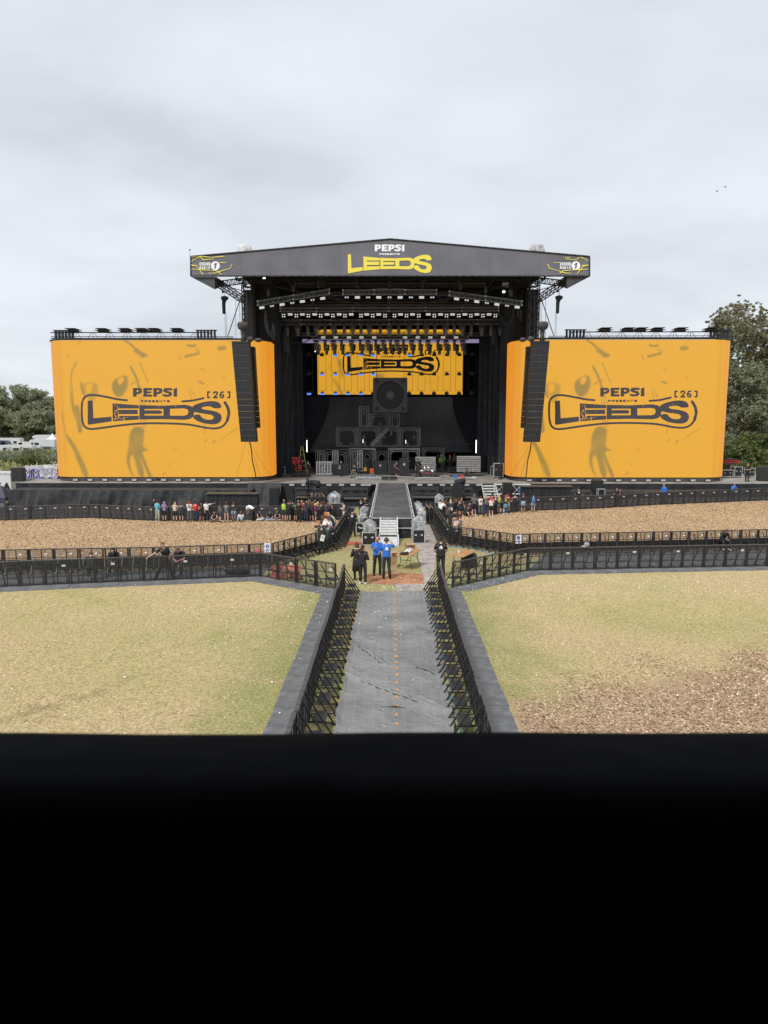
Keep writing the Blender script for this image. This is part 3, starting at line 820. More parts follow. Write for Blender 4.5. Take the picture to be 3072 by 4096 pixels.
GL = {'P': [[(0, 1), (0, 0), (.9, 0), (.9, .55), (0, .55)]], 'R': [[(0, 1), (0, 0), (.9, 0), (.9, .5), (0, .5)], [(.4, .5), (.95, 1)]], 'E': [[(1, 0), (0, 0), (0, 1), (1, 1)], [(0, .5), (.8, .5)]],
      'S': [[(1, 0), (0, 0), (0, .5), (1, .5), (1, 1), (0, 1)]], 'N': [[(0, 1), (0, 0), (1, 1), (1, 0)]], 'T': [[(0, 0), (1, 0)], [(.5, 0), (.5, 1)]],
      '[': [[(.6, 0), (.1, 0), (.1, 1), (.6, 1)]], ']': [[(.4, 0), (.9, 0), (.9, 1), (.4, 1)]], '2': [[(0, .25), (.1, 0), (.9, 0), (1, .25), (.9, .45), (0, 1), (1, 1)]],
      '6': [[(.9, 0), (.35, .05), (.02, .5), (.05, .85), (.3, 1), (.8, 1), (1, .78), (.8, .5), (.1, .55)]], 'B': [[(0, 0), (0, 1), (.9, 1), (1, .75), (.8, .5), (0, .5)], [(0, 0), (.8, 0), (.9, .25), (.8, .5)]],
      'C': [[(1, .15), (.7, 0), (.2, 0), (0, .3), (0, .7), (.2, 1), (.7, 1), (1, .85)]], 'A': [[(0, 1), (.5, 0), (1, 1)], [(.2, .7), (.8, .7)]], 'D': [[(0, 0), (0, 1), (.6, 1), (1, .7), (1, .3), (.6, 0), (0, 0)]],
      'I': [[(.5, 0), (.5, 1)]], 'O': [[(.3, 0), (.7, 0), (1, .3), (1, .7), (.7, 1), (.3, 1), (0, .7), (0, .3), (.3, 0)]], '1': [[(.15, .25), (.6, 0), (.6, 1)]], 'L': [[(0, 0), (0, 1), (.9, 1)]]}
def word(X, Y, txt, x0, x1, y0, y1, wd, gap=.35):
    n = len(txt); cw = (x1 - x0) / (n + gap * (n - 1)); d = np.full(X.shape, 1e9)
    for i, ch in enumerate(txt):
        ox = x0 + i * cw * (1 + gap)
        for st in GL[ch]:
            d = np.minimum(d, sd_line(X, Y, [(ox + wd / 2 + a * (cw - wd), y0 + wd / 2 + b * (y1 - y0 - wd)) for a, b in st], wd))
    return d
def presents(X, Y): return word(X, Y, 'PRESENTS', 655, 988, 303, 333, 9, .28)
# zoom coordinates (q) of the big screens -> letter space
def q2f(X, Y): return 130 + (X - 343) * 1.518, 318 + (Y - 550) * 1.91
BORD = [[(612, 549), (560, 545), (480, 528), (400, 513), (350, 513), (318, 530), (303, 565), (302, 650), (310, 712), (332, 740), (370, 747), (430, 740), (560, 721), (700, 707), (850, 706), (1000, 711), (1080, 722), (1150, 738),
          (1220, 744), (1268, 730), (1298, 690), (1312, 640), (1303, 595), (1280, 562)], [(990, 557), (1060, 552), (1090, 545), (1135, 535)]]
BORD = [chk(b_) for b_ in BORD]
def logo_q(X, Y, worn=True):
    fx, fy = q2f(X, Y)
    d = leeds(fx, fy) / 1.9
    for b in BORD: d = np.minimum(d, sd_line(X, Y, b, 14))
    d = np.minimum(d, sd_line(X, Y, [(1283, 566), (1303, 600), (1310, 640), (1298, 688)], 20))
    d = np.minimum(d, pepsi(X, Y, 653, 465, 302 / 491., 60 / 112.))
    d = np.minimum(d, word(X, Y, 'PRESENTS', 707, 905, 548, 563, 4.5, .28))
    d = np.minimum(d, word(X, Y, '[26]', 1157, 1322, 487, 536, 11, .22))
    if worn:
        rr = np.random.RandomState(3)
        wear = np.zeros(X.shape)
        for _ in range(90):
            a, b = rr.uniform(-.6, .6, 2); wear += np.sin(a * X + b * Y + rr.uniform(0, 6.28))
        wear /= 6
        reg = np.exp(-((X - 545) / 28) ** 2 - ((Y - 635) / 75) ** 2) * 1.5 + np.exp(-((X - 590) / 60) ** 2 - ((Y - 675) / 16) ** 2) * 1.2
        d = np.maximum(d, (wear - 2.6 + reg * 1.3) * 4)
    return d

# ---- ghost picture under the writing (strokes in q coordinates: points, width)
GH = [([(270, 600), (288, 690), (292, 760)], 30),
      ([(172, 640), (178, 710), (196, 790), (240, 835)], 10), 
      ([(295, 430), (312, 490), (330, 530)], 14), 
      ([(595, 140), (630, 160), (660, 188)], 14), ([(672, 205), (700, 225), (722, 246)], 30), ([(690, 215), (745, 245)], 20), ([(636, 318), (670, 380), (690, 440), (705, 480)], 16), ([(705, 300), (730, 370), (760, 430)], 9),
      ([(640, 440), (700, 405)], 12), 
      ([(700, 890), (725, 960), (745, 1010), (770, 1066)], 24), ([(1080, 175), (1050, 180), (1025, 172)], 14), ([(1012, 247), (1050, 238), (1100, 226)], 18), ([(1085, 200), (1105, 212)], 12), ([(1245, 192), (1275, 190)], 30),
      ([(968, 235), (978, 268)], 8), ([(1120, 334), (1138, 344)], 9), ([(1270, 385), (1282, 400)], 8), ([(1105, 420), (1135, 432)], 14), ([(1030, 465), (1048, 520), (1055, 545)], 7), ([(1050, 470), (1078, 530)], 7),
      ([(1152, 650), (1140, 780)], 6), ([(1145, 832), (1158, 820)], 9), ([(1205, 840), (1218, 828)], 12), ([(930, 893), (958, 885)], 6), ([(895, 990), (905, 985)], 8), ([(210, 235), (205, 260)], 6), ([(270, 170), (296, 142)], 6),
      ([(860, 1060), (880, 1045)], 9), ([(1240, 825), (1300, 790), (1370, 740)], 5)]
GH = [(chk(p_, False, 2), w_) for p_, w_ in GH]
GPOLY = [[(640, 318), (692, 325), (682, 370), (678, 412), (712, 430), (682, 434), (668, 462), (694, 557), (660, 557), (644, 480), (630, 446), (618, 470), (622, 520), (642, 557), (624, 545), (604, 500), (603, 450), (610, 395), (620, 350)],
         [(378, 0), (350, 50), (341, 100), (348, 160), (362, 230), (386, 325), (382, 345), (356, 295), (336, 225), (328, 150), (333, 60), (352, 10)], [(306, 345), (350, 388), (392, 470), (426, 557), (398, 557), (368, 480), (338, 408)],
         [(532, 97), (602, 64), (613, 112), (592, 162), (562, 182), (534, 150)], [(375, 105), (462, 98), (478, 150), (452, 195), (424, 218), (415, 160), (385, 170)], [(672, 120), (700, 210), (705, 330), (668, 330), (650, 210)]]
GHOLE = [[(560, 85), (592, 78), (586, 106), (564, 122)], [(408, 112), (440, 110), (436, 150), (412, 158)]]
GQ = lambda L: chk([((x / 1.19 - 150) * 1.7103, (160 + y / 1.19) * 1.7103) for x, y in L], True, 1)
def ghost(X, Y):
    g = np.zeros(X.shape)
    nz = np.zeros(X.shape); rr = np.random.RandomState(9)
    for _ in range(12):
        a, b = rr.uniform(-.05, .05, 2); nz += np.sin(a * X + b * Y + rr.uniform(0, 6.28)) / 6
    for pts, wd in GH:
        d = sd_line(X + nz * 4, Y + nz * 6, pts, wd)
        s = 2.5 if wd < 20 else 4
        g = np.maximum(g, (1 / (1 + np.exp(np.clip(d / s * 2, -30, 30)))) * (1 if wd > 12 else .7))
    st = sum(np.sin(X * k_ + np.sin(Y * .02 + k_) * 2) for k_ in (.31, .47, .83)) / 3
    for n_, L in enumerate(GPOLY):
        dd = sd_poly(X + nz * 5, Y + nz * 5, GQ(L)) + (6 + 6 * st if n_ in (1, 4, 5) else 0)
        for H in GHOLE: dd = np.maximum(dd, -sd_poly(X, Y, GQ(H)))
        g = np.maximum(g, (1 if n_ < 4 else .6 if n_ == 4 else .35) / (1 + np.exp(np.clip(dd / 2.5, -30, 30))))
    return np.clip(g * (.92 + .15 * nz), 0, 1)
def screen_mat(name, estr=.425):
    m = bpy.data.materials.new(name); m.use_nodes = True
    t = m.node_tree; b = t.nodes['Principled BSDF']
    b.inputs['Base Color'].default_value = (.02, .018, .016, 1); b.inputs['Roughness'].default_value = .5
    a = t.nodes.new('ShaderNodeVertexColor'); a.layer_name = 'tone'
    tcn = t.nodes.new('ShaderNodeTexCoord'); mp_ = t.nodes.new('ShaderNodeMapping'); mp_.inputs['Scale'].default_value = (5, 5, .5)
    n = t.nodes.new('ShaderNodeTexNoise'); n.inputs['Scale'].default_value = 2.0; n.inputs['Detail'].default_value = 5
    t.links.new(tcn.outputs['Object'], mp_.inputs[0]); t.links.new(mp_.outputs[0], n.inputs['Vector'])
    r = t.nodes.new('ShaderNodeMapRange'); r.inputs[3].default_value = .95; r.inputs[4].default_value = 1.05; t.links.new(n.outputs[0], r.inputs[0])
    x = t.nodes.new('ShaderNodeMix'); x.data_type = 'RGBA'; x.blend_type = 'MULTIPLY'; x.inputs[0].default_value = 1
    t.links.new(a.outputs[0], x.inputs[6]); t.links.new(r.outputs[0], x.inputs[7])
    # cabinets of the wall: each half-metre tile a touch brighter or dimmer
    mp2 = t.nodes.new('ShaderNodeVectorMath'); mp2.operation = 'SCALE'; mp2.inputs[3].default_value = 1.0; t.links.new(tcn.outputs['Object'], mp2.inputs[0])
    fl_ = t.nodes.new('ShaderNodeVectorMath'); fl_.operation = 'FLOOR'; t.links.new(mp2.outputs[0], fl_.inputs[0])
    wn_ = t.nodes.new('ShaderNodeTexWhiteNoise'); t.links.new(fl_.outputs[0], wn_.inputs['Vector'])
    r2 = t.nodes.new('ShaderNodeMapRange'); r2.inputs[3].default_value = .99; r2.inputs[4].default_value = 1.01; t.links.new(wn_.outputs[0], r2.inputs[0])
    x2 = t.nodes.new('ShaderNodeMix'); x2.data_type = 'RGBA'; x2.blend_type = 'MULTIPLY'; x2.inputs[0].default_value = 1; t.links.new(x.outputs[2], x2.inputs[6]); t.links.new(r2.outputs[0], x2.inputs[7]); x = x2
    t.links.new(x.outputs[2], b.inputs['Emission Color']); b.inputs['Emission Strength'].default_value = estr
    return m
SCRM = screen_mat('yellow led picture')
YEL = np.array(srgb(240, 174, 44)); ORG = np.array(srgb(238, 150, 38)); OLV = np.array(srgb(163, 134, 60))
PRINT = mat('dark led lettering', srgb(50, 47, 52), .6, emit=.3)
YS = 71.2
def proj(p):
    d = Vector(p) - Vector((0, 0, CZ)); k = d.dot(FW)
    return 1536 + F * d.dot(XA) / k, 2048 - F * d.dot(UP) / k
SCX = at(1561, 1640, 70).x            # axis of the stage
# ------------------------------------------------------------------ big side screens
def side_screen(sgn, pxbase, logodx, logody, label, where):
    root = empty('led_screen', (0, 0, 0), 0, label, 'LED screen', 'big side screens')
    xo = at(212, 1640, YS).x - SCX - (.75 if sgn < 0 else .42); xi = at(1085, 1640, YS + 1.5).x - SCX
    r = 2.5
    zt = at(600, 1361, YS).z; zb = at(600, 1908, YS).z
    pts = []
    pts.append((xo, YS + 6))
    for a in np.linspace(math.pi, 1.5 * math.pi, 28): pts.append((xo + r + r * math.cos(a), YS + r + r * math.sin(a)))
    n = 220
    for k in range(1, n): pts.append((xo + r + (xi - r - xo - r) * k / n, YS))
    for a in np.linspace(1.5 * math.pi, 2 * math.pi, 28): pts.append((xi - r + r * math.cos(a), YS + r + r * math.sin(a)))
    pts.append((xi, YS + 4.0))
    pts = [(SCX + (x if sgn < 0 else -x), y) for x, y in pts]
    nz_ = 150
    V = np.array([[(x, y, zb + (zt - zb) * j / nz_) for x, y in pts] for j in range(nz_ + 1)])
    P_ = V.reshape(-1, 3) - np.array([0, 0, CZ]); fw = np.array(FW); xa = np.array(XA); up = np.array(UP)
    k = P_ @ fw; px = 1536 + F * (P_ @ xa) / k; py = 2048 - F * (P_ @ up) / k
    q = (px - pxbase) * 1.7103; qy = (py - 1280) * 1.7103
    g = ghost(q, qy)[:, None]
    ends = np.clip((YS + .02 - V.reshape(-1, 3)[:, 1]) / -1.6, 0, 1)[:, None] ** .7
    c = YEL * (1 - ends) + ORG * ends  # orange of the screen ends seen off-axis, put into the colour
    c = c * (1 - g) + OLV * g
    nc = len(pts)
    # panel facets of the curved ends: dimming of the oblique view put into the colour
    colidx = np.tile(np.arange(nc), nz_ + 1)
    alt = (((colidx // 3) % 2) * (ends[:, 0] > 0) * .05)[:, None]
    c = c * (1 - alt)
    idx = np.arange(nc * (nz_ + 1)).reshape(nz_ + 1, nc)
    Fq = np.stack([idx[:-1, :-1], idx[:-1, 1:], idx[1:, 1:], idx[1:, :-1]], -1).reshape(-1, 4)
    if sgn > 0: Fq = Fq[:, ::-1]
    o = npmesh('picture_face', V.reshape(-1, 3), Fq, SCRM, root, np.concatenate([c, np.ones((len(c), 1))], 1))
    vs, fs = march(lambda X, Y: logo_q(X, Y), 290, 1335, 455, 760, 2.6, lambda a, b: tuple(at(pxbase + (a + logodx) / 1.7103, 1280 + (b + logody + (a - 800) * logodx * -.0002) / 1.7103, YS - .03)))
    m = MB(); m.add(vs, fs); m.build('lettering', PRINT, root)
    # cabinet behind the face
    m = MB(); xa_, xb_ = SCX + (xo + .3) * (1 if sgn < 0 else -1), SCX + (xi - .3) * (1 if sgn < 0 else -1)
    m.box(min(xa_, xb_), max(xa_, xb_), YS + 2.8, YS + 5.5, 1.9, zt - .05); m.build('support_frame', BLACKCLOTH, root)
    # rim at the top, draped plinth, floor lamps, gantry
    m = MB()
    inn = pts[1:-1]
    for a, b in zip(inn, inn[1:]): m.tube((a[0], a[1] - .02, zt + .10), (b[0], b[1] - .02, zt + .10), .09, 5)
    m.build('top_rim', BLACKMET, root)
    m = MB(); rows = []
    pp = [p for i, p in enumerate(pts) if i % 3 == 0 or i < 12 or i > len(pts) - 12]
    pp = [(x + (.25 if (x < SCX + (xo + xi) / 2 * (1 if sgn < 0 else -1)) else -.25) * 1, y) for x, y in pp]
    for j, z in enumerate((zb + .01, zb - .25, 1.93)):
        rows.append([(x + .03 * math.sin(i * 1.7 + j), y + .08 + (.05 * math.sin(i * 2.3 + j * 2) if j else 0) - .12 * j, z) for i, (x, y) in enumerate(pp)])
    n = len(pp); vs = [p for r_ in rows for p in r_]
    m.add(vs, [(j * n + i, j * n + i + 1, (j + 1) * n + i + 1, (j + 1) * n + i) for j in range(2) for i in range(n - 1)], 0, True)
    m.build('plinth_drape', BLACKCLOTH2, root)
    return root, xo, xi, zt, zb
SCRL = side_screen(-1, 150, 0, 0, 'huge curved yellow LED screen left of the stage showing the dark festival lettering', 'left')
SCRR = side_screen(1, 2000, 33, -2, 'huge curved yellow LED screen right of the stage showing the dark festival lettering', 'right')
_, XO, XI, ZT, ZB = SCRL
# gantry trusses with short beams on top of each screen
def gantry(sgn, label):
    root = empty('screen_gantry', (0, 0, 0), 0, label, 'lighting gantry', 'gantries on the side screens')
    X = lambda x: SCX + (x if sgn < 0 else -x)
    z0 = ZT + .2
    x0 = at(240, 1345, YS + 1).x - SCX; x1 = at(850, 1345, YS + 1).x - SCX; xe = at(935, 1345, YS + 1).x - SCX
    m = MB()
    m.tube((X(x0 - .8), YS + .8, z0 + .62), (X(x1), YS + .8, z0 + .62), .05, 6)
    m.tube((X(x0 - .8), YS + .8, z0 + .08), (X(xe), YS + .8, z0 + .08), .05, 6)
    m.tube((X(x0 - .8), YS + .8, z0 + .25), (X(xe), YS + .8, z0 + .22), .03, 6)
    m.build('rails', BLACKMET, root)
    m = MB(); n = 9
    for i in range(n + 1):
        xc = x0 + (x1 - x0) * i / n
        for dx in (-.35, 0.0, .35):
            m.tube((X(xc + dx * 1.6), YS + .8, z0 + .02), (X(xc + dx * .3), YS + .8, z0 + .62), .025, 4)
    m.build('lattice', BLACKMET, root)
    for pxc in (300, 420, 510, 575, 625, 715):
        xc = at(pxc, 1345, YS + 1).x - SCX
        m = MB()
        m.box(X(xc) - .55, X(xc) + .55, YS - .2, YS + 1.6, z0 + .72, z0 + .76); m.box(X(xc) - .55, X(xc) + .55, YS + .65, YS + .68, z0 + .6, z0 + .9); m.box(X(xc) - .5, X(xc) + .5, YS - .2, YS + 1.6, z0 + .90, z0 + .94)
        b = m.build('short_beam', BLACKMET, root)
    for pxc in (262, 828):
        xc = at(pxc, 1345, YS + 1).x - SCX; m = MB()
        for k in range(6):
            m.box(X(xc) - .9 + k * .33, X(xc) - .78 + k * .33, YS + .6, YS + 1, z0, z0 + .8)
        m.box(X(xc) - 1.0, X(xc) + 1.0, YS + .55, YS + 1.05, z0 + .78, z0 + .85)
        m.build('motor_cradle', BLACKMET, root)
    return root
gantry(-1, 'black lattice gantry with short beams along the top of the left screen')
gantry(1, 'black lattice gantry with short beams along the top of the right screen')
# little floor lamps in a row at the foot of each screen
def lampbox(name='floor_lamp'):
    root = empty(name); tag(root, cat='floor lamp')
    m = MB(); m.box(-.26, .26, -.09, .12, .06, .30); m.box(-.2, .2, -.03, .1, .0, .06); m.build('housing', PLAST, root)
    m = MB(); m.box(-.23, .23, -.1, -.09, .10, .28); m.build('lens', LAMPOFF, root)
    return root
lb = lampbox(); lu = [False]
for i in range(12):
    p = at(306 + i * 58.6, 1922, YS - .35)
    put(lb, lu, (p.x, YS - .5, 1.905), (0, 0, 0), 'small pale floor lamp in the row under the left screen', 'lamps under the left screen')
for i in range(13):
    p = at(2070 + 46 + i * 59.3, 1922, YS - .35)
    put(lb, lu, (p.x, YS - .5, 1.905), (0, 0, 0), 'small pale floor lamp in the row under the right screen', 'lamps under the right screen')

# ------------------------------------------------------------------ line arrays in front of the screens
def line_array(sgn, main, label, grp):
    X = lambda px, Y: SCX + (at(px, 1640, Y).x - SCX) * (1 if sgn < 0 else -1)
    Y0 = 67.3
    root = empty('line_array', (0, 0, 0), 0, label, 'hanging loudspeakers', grp)
    if main: n, pt, pb, xt, xb, wd = 16, 1372, 1768, (934, 1003), (958, 1021), 1.58
    else: n, pt, pb, xt, xb, wd = 14, 1394, 1712, (1000, 1022), (1010, 1033), .62; 
    if not main: Y0 = 68.9
    zt, zb = at(900, pt, Y0).z, at(900, pb, Y0).z
    hh = (zt - zb) / n
    for i in range(n):
        f = (i + .5) / n
        xf = lambda g_: (X(xt[0] + (xb[0] - xt[0]) * g_, Y0) + X(xt[1] + (xb[1] - xt[1]) * g_, Y0)) / 2
        xl = X(xt[0] + (xb[0] - xt[0]) * f, Y0); xr = X(xt[1] + (xb[1] - xt[1]) * f, Y0)
        c = (xl + xr) / 2; w2 = abs(xr - xl) / 2; ct, cb_ = xf(i / n), xf((i + 1) / n)
        m = MB(); z = zt - hh * (i + 1); yy = Y0 + .25 * f * f
        m.prism([(cb_ - w2, z + .012), (cb_ + w2, z + .012), (ct + w2, z + hh - .012), (ct - w2, z + hh - .012)], yy, yy + .8)
        o = m.build('speaker_cabinet', PLAST, root)
        g = MB()
        if main and i >= 2:
            g.box(c - w2 + .05, c - .07, yy - .02, yy - .002, z + .05, z + hh - .04); g.box(c + .07, c + w2 - .05, yy - .02, yy - .002, z + .05, z + hh - .04)
        else:
            g.box(c - w2 + .05, c + w2 - .05, yy - .02, yy - .002, z + .05, z + hh - .04)
        g.build('grille', GRILL, o)
        if main:
            e_ = MB(); e_.box(c - w2, c + w2, yy - .03, yy + .05, z - .004, z + .010)
            e_.build('edge_strip', FRAMEM, o)
    m = MB(); c = (X(xt[0], Y0) + X(xt[1], Y0)) / 2; w2 = abs(X(xt[1], Y0) - X(xt[0], Y0)) / 2
    m.box(c - w2, c + w2, Y0 - .05, Y0 + .9, zt + .01, zt + .16); m.build('fly_frame', BLACKMET, root)
    if main:
        m = MB(); m.path([(c + .3 * (i / 9) ** 2 * 0 + (.55 if sgn < 0 else -.55) + .04 * math.sin(i), Y0 + .4 + i * .28, zb - (zb - ZB) * i / 9) for i in range(10)], .05, 6)
        m.build('cable_bundle', PLAST, root)
        for k, dx in enumerate((-1.5, .9, 1.9)):
            m = MB(); s = 1 if sgn < 0 else -1
            m.tube((c + s * (.2 if k < 1 else .5), Y0 + .3, zb), (c + s * (dx * 1.1 + .3), 69.7, 2.0 if k < 2 else 2.1), .009, 4); m.build('guy_line', DARKMET, root)
        for k in (-.5, .5):
            m = MB(); m.tube((c + k, Y0 + .4, zt + .15), (c + k, Y0 + .9, zt + 4.6), .02, 4); m.build('chain', BLACKMET, root)
        m = MB(); m.loft([[(c + .2 + r_ * math.cos(a) * (1.1 if r_ > .3 else 1), Y0 + .4 + r_ * math.sin(a), zt + .15 + h_) for a in np.linspace(0, 5.6, 9)] for h_, r_ in ((0, .26), (.5, .2), (1.0, .22), (1.15, .42), (1.5, .5), (1.72, .42), (1.78, .1))])
        m.ell((c + .8 * (1 if sgn < 0 else -1), Y0 + .5, zt + .38), (.32, .25, .25)).ell((c + 1.5 * (1 if sgn < 0 else -1), Y0 + .8, zt + .34), (.34, .25, .2))
        m.build('wrapped_motor', DARKCL, root)
    return root
DARKCL = mat('grey brown wrap', (.06, .055, .052), .8, var=.3, vscale=3)
line_array(-1, True, 'tall curved column of black speakers hanging in front of the left screen', 'main speaker columns')
line_array(1, True, 'tall curved column of black speakers hanging in front of the right screen', 'main speaker columns')
line_array(-1, False, 'narrower black speaker column tucked behind the main one at the left screen', 'side speaker columns')
line_array(1, False, 'narrower black speaker column tucked behind the main one at the right screen', 'side speaker columns')

# ------------------------------------------------------------------ stage roof
roof = empty('stage_roof', (0, 0, 0), 0, 'dark grey pitched stage roof with printed front banner and steel corner towers', 'stage roof')
YR = 67.5
def PX(px, py, Y): p = at(px, py, Y); return (p.x, p.z)
FASC = mat('dark grey banner cloth', (.135, .134, .155), .75, var=.12, vscale=.5, bump=.5, bscale=1.3)
ZL = at(763, 1107, YR).z; fp = [PX(763, 1104, YR), PX(2358, 1104, YR), PX(2358, 1026, YR), PX(1561, 956, YR), PX(763, 1026, YR)]
m = MB(); m.prism(fp, YR, YR + .25); fb = m.build('front_banner', FASC, roof)
m = MB()
for a, b in zip(fp, fp[1:] + fp[:1]):
    m.tube((a[0], YR - .02, a[1]), (b[0], YR - .02, b[1]), .07, 5)
m.build('banner_edge', BLACKMET, fb)
m = MB()
for a, b in zip(fp, fp[1:] + fp[:1]):
    n = int((Vector(a) - Vector(b)).length / .7)
    for i in range(n):
        q = Vector(a).lerp(Vector(b), (i + .5) / n); m.box(q.x - .018, q.x + .018, YR - .12, YR - .09, q.y - .018, q.y + .018)
m.build('eyelets', ALU, fb)
for k in range(1, 8):
    q = fp[0][0] + (fp[1][0] - fp[0][0]) * k / 8; t_ = abs(q - fp[3][0]) / abs(fp[2][0] - fp[3][0]); m = MB(); m.box(q - .02, q + .02, YR - .012, YR - .003, ZL + .05, fp[3][1] + (fp[2][1] - fp[3][1]) * t_ - .1); m.build('seam', mat('banner seam', (.115, .114, .132), .8), fb)
LEM = mat('yellow banner print', (.78, .66, .08), .6); WPR = mat('white banner print', (.82, .83, .86), .6)
f4 = lambda k: (lambda a, b: tuple(at(1360 + a / 4.1475, 940 + b / 4.1475, YR - .035 * k)))
vs, fs = march(leeds, 120, 1540, 310, 645, 4.5, f4(1)); m = MB(); m.add(vs, fs); m.build('lettering', LEM, fb)
vs, fs = march(lambda X, Y: np.minimum(pepsi(X, Y), presents(X, Y)), 565, 1080, 150, 340, 3.2, f4(1)); m = MB(); m.add(vs, fs); m.build('lettering', WPR, fb)
# broadcaster marks at both ends
def radio(px0, py0, s, flip):
    mp_ = lambda k: (lambda a, b: tuple(at(px0 + a * s, py0 + b * s, YR - .03 * k)))
    def f1(X, Y):
        d = np.full(X.shape, 1e9)
        for i, ch in enumerate('BBC'):
            bx = sd_box(X, Y, i * 29, i * 29 + 25, 0, 23)
            d = np.minimum(d, np.maximum(bx, -word(X, Y, ch, i * 29 + 7, i * 29 + 19, 5, 18, 3)))
        d = np.minimum(d, word(X, Y, 'RADIO', 0, 82, 29, 50, 4.6, .2))
        circ = np.hypot(X - 122, Y - 25) - 34
        one = sd_poly(X, Y, [(110, 13), (124, 3), (134, 3), (126, 47), (113, 47), (119, 17), (109, 21)])
        return np.minimum(d, np.maximum(circ, -one))
    vs, fs = march(f1, -4, 160, -12, 62, 1.5, mp_(1)); m = MB(); m.add(vs, fs); m.build('lettering', WPR, fb)
    SC = [[(-65, -42), (0, -50), (90, -40), (190, -48)], [(-60, -10), (-30, -30), (10, -48)], [(0, -50), (30, -20), (110, -28)], [(-65, 20), (-20, 30), (30, 95)], [(-60, 50), (20, 55), (130, 62), (170, 95)],
          [(70, 82), (120, 80), (180, 60), (235, 45), (250, 15)], [(160, 0), (205, 2)], [(-60, 18), (-15, 22)], [(150, -55), (170, -70)]]
    def f2(X, Y):
        XX = 156 - X if flip else X
        d = np.full(X.shape, 1e9)
        for s_ in SC: d = np.minimum(d, sd_line(XX, Y, s_, 5 + 1.5 * np.sin(X * .05)))
        fx = (sd_box(X, Y, -66, 260, -52, 92) if not flip else sd_box(X, Y, -98, 221, -42, 88))
        return np.maximum(d, fx)
    vs, fs = march(f2, *((-70, 262) if not flip else (-100, 224)), -56, 96, 2.2, mp_(2)); m = MB(); m.add(vs, fs); m.build('scribble_print', LEM, fb)
radio(798, 1050, .52, False)
radio(2240, 1050, .52, True)
# roof skin behind the banner, sides, ceiling beams
ROOFSK = mat('black roof skin', (.008, .008, .009), .8, var=.2, bump=.3, bscale=1)
m = MB(); yb_ = 92.0
for sgn in (-1, 1):
    a = fp[0] if sgn < 0 else fp[1]; b = fp[4] if sgn < 0 else fp[2]; c = fp[3]
    xin = SCX + sgn * 15.5
    zin = b[1] + (c[1] - b[1]) * (abs(b[0] - xin) / abs(b[0] - c[0]))
    m.add([(b[0], YR + .3, b[1] - .05), (c[0], YR + .3, c[1] - .05), (c[0], yb_, c[1] - .05), (xin, yb_, zin - .05), (xin, YR + 5, zin - .05)], [(0, 1, 2, 3, 4)] if sgn > 0 else [(4, 3, 2, 1, 0)])
m.build('roof_skin', ROOFSK, roof)
m = MB()      # dark winglets hanging under the banner ends
for sgn in (-1, 1):
    X = lambda px, Y: SCX + (at(px, 1180, Y).x - SCX) * (1 if sgn < 0 else -1)
    zz_ = ZL; x0, x1 = X(766, YR), X(859, YR)
    zl = at(859, 1166, YR + 1.2).z
    m.add([(x0, YR + .1, zz_), (x1, YR + .1, zz_), (x1, YR + .1, zl), (x0, YR + .3, zz_), (x1, YR + 4.5, zz_ + .1), (x1, YR + 4.5, zl + 1.2)], [(0, 1, 2), (3, 4, 5), (1, 4, 5, 2), (0, 3, 5, 2)])
m.build('corner_flap', mat('grey flap cloth', (.06, .06, .065), .7, var=.3, vscale=1), roof)
m = MB()
for k in range(9):
    x = SCX - 13 + k * 3.25
    m.tube((x, YR + .5, ZL + .3), (x, yb_ - 1, ZL + .3), .10, 5)
for k in range(6):
    m.truss((SCX - 14.5, YR + 3 + k * 4, ZL + .7), (SCX + 14.5, YR + 3 + k * 4, ZL + .7), .9, .7, .05, 1.2)
m.tube((SCX - 11.2, YR + 3, ZL - .3), (SCX - 3, YR + 3.5, ZL - 1.9), .06, 5); m.tube((SCX + 11.2, YR + 3, ZL - .3), (SCX + 3, YR + 3.5, ZL - 1.9), .06, 5)
m.build('ceiling_beams', ROOFST, roof)
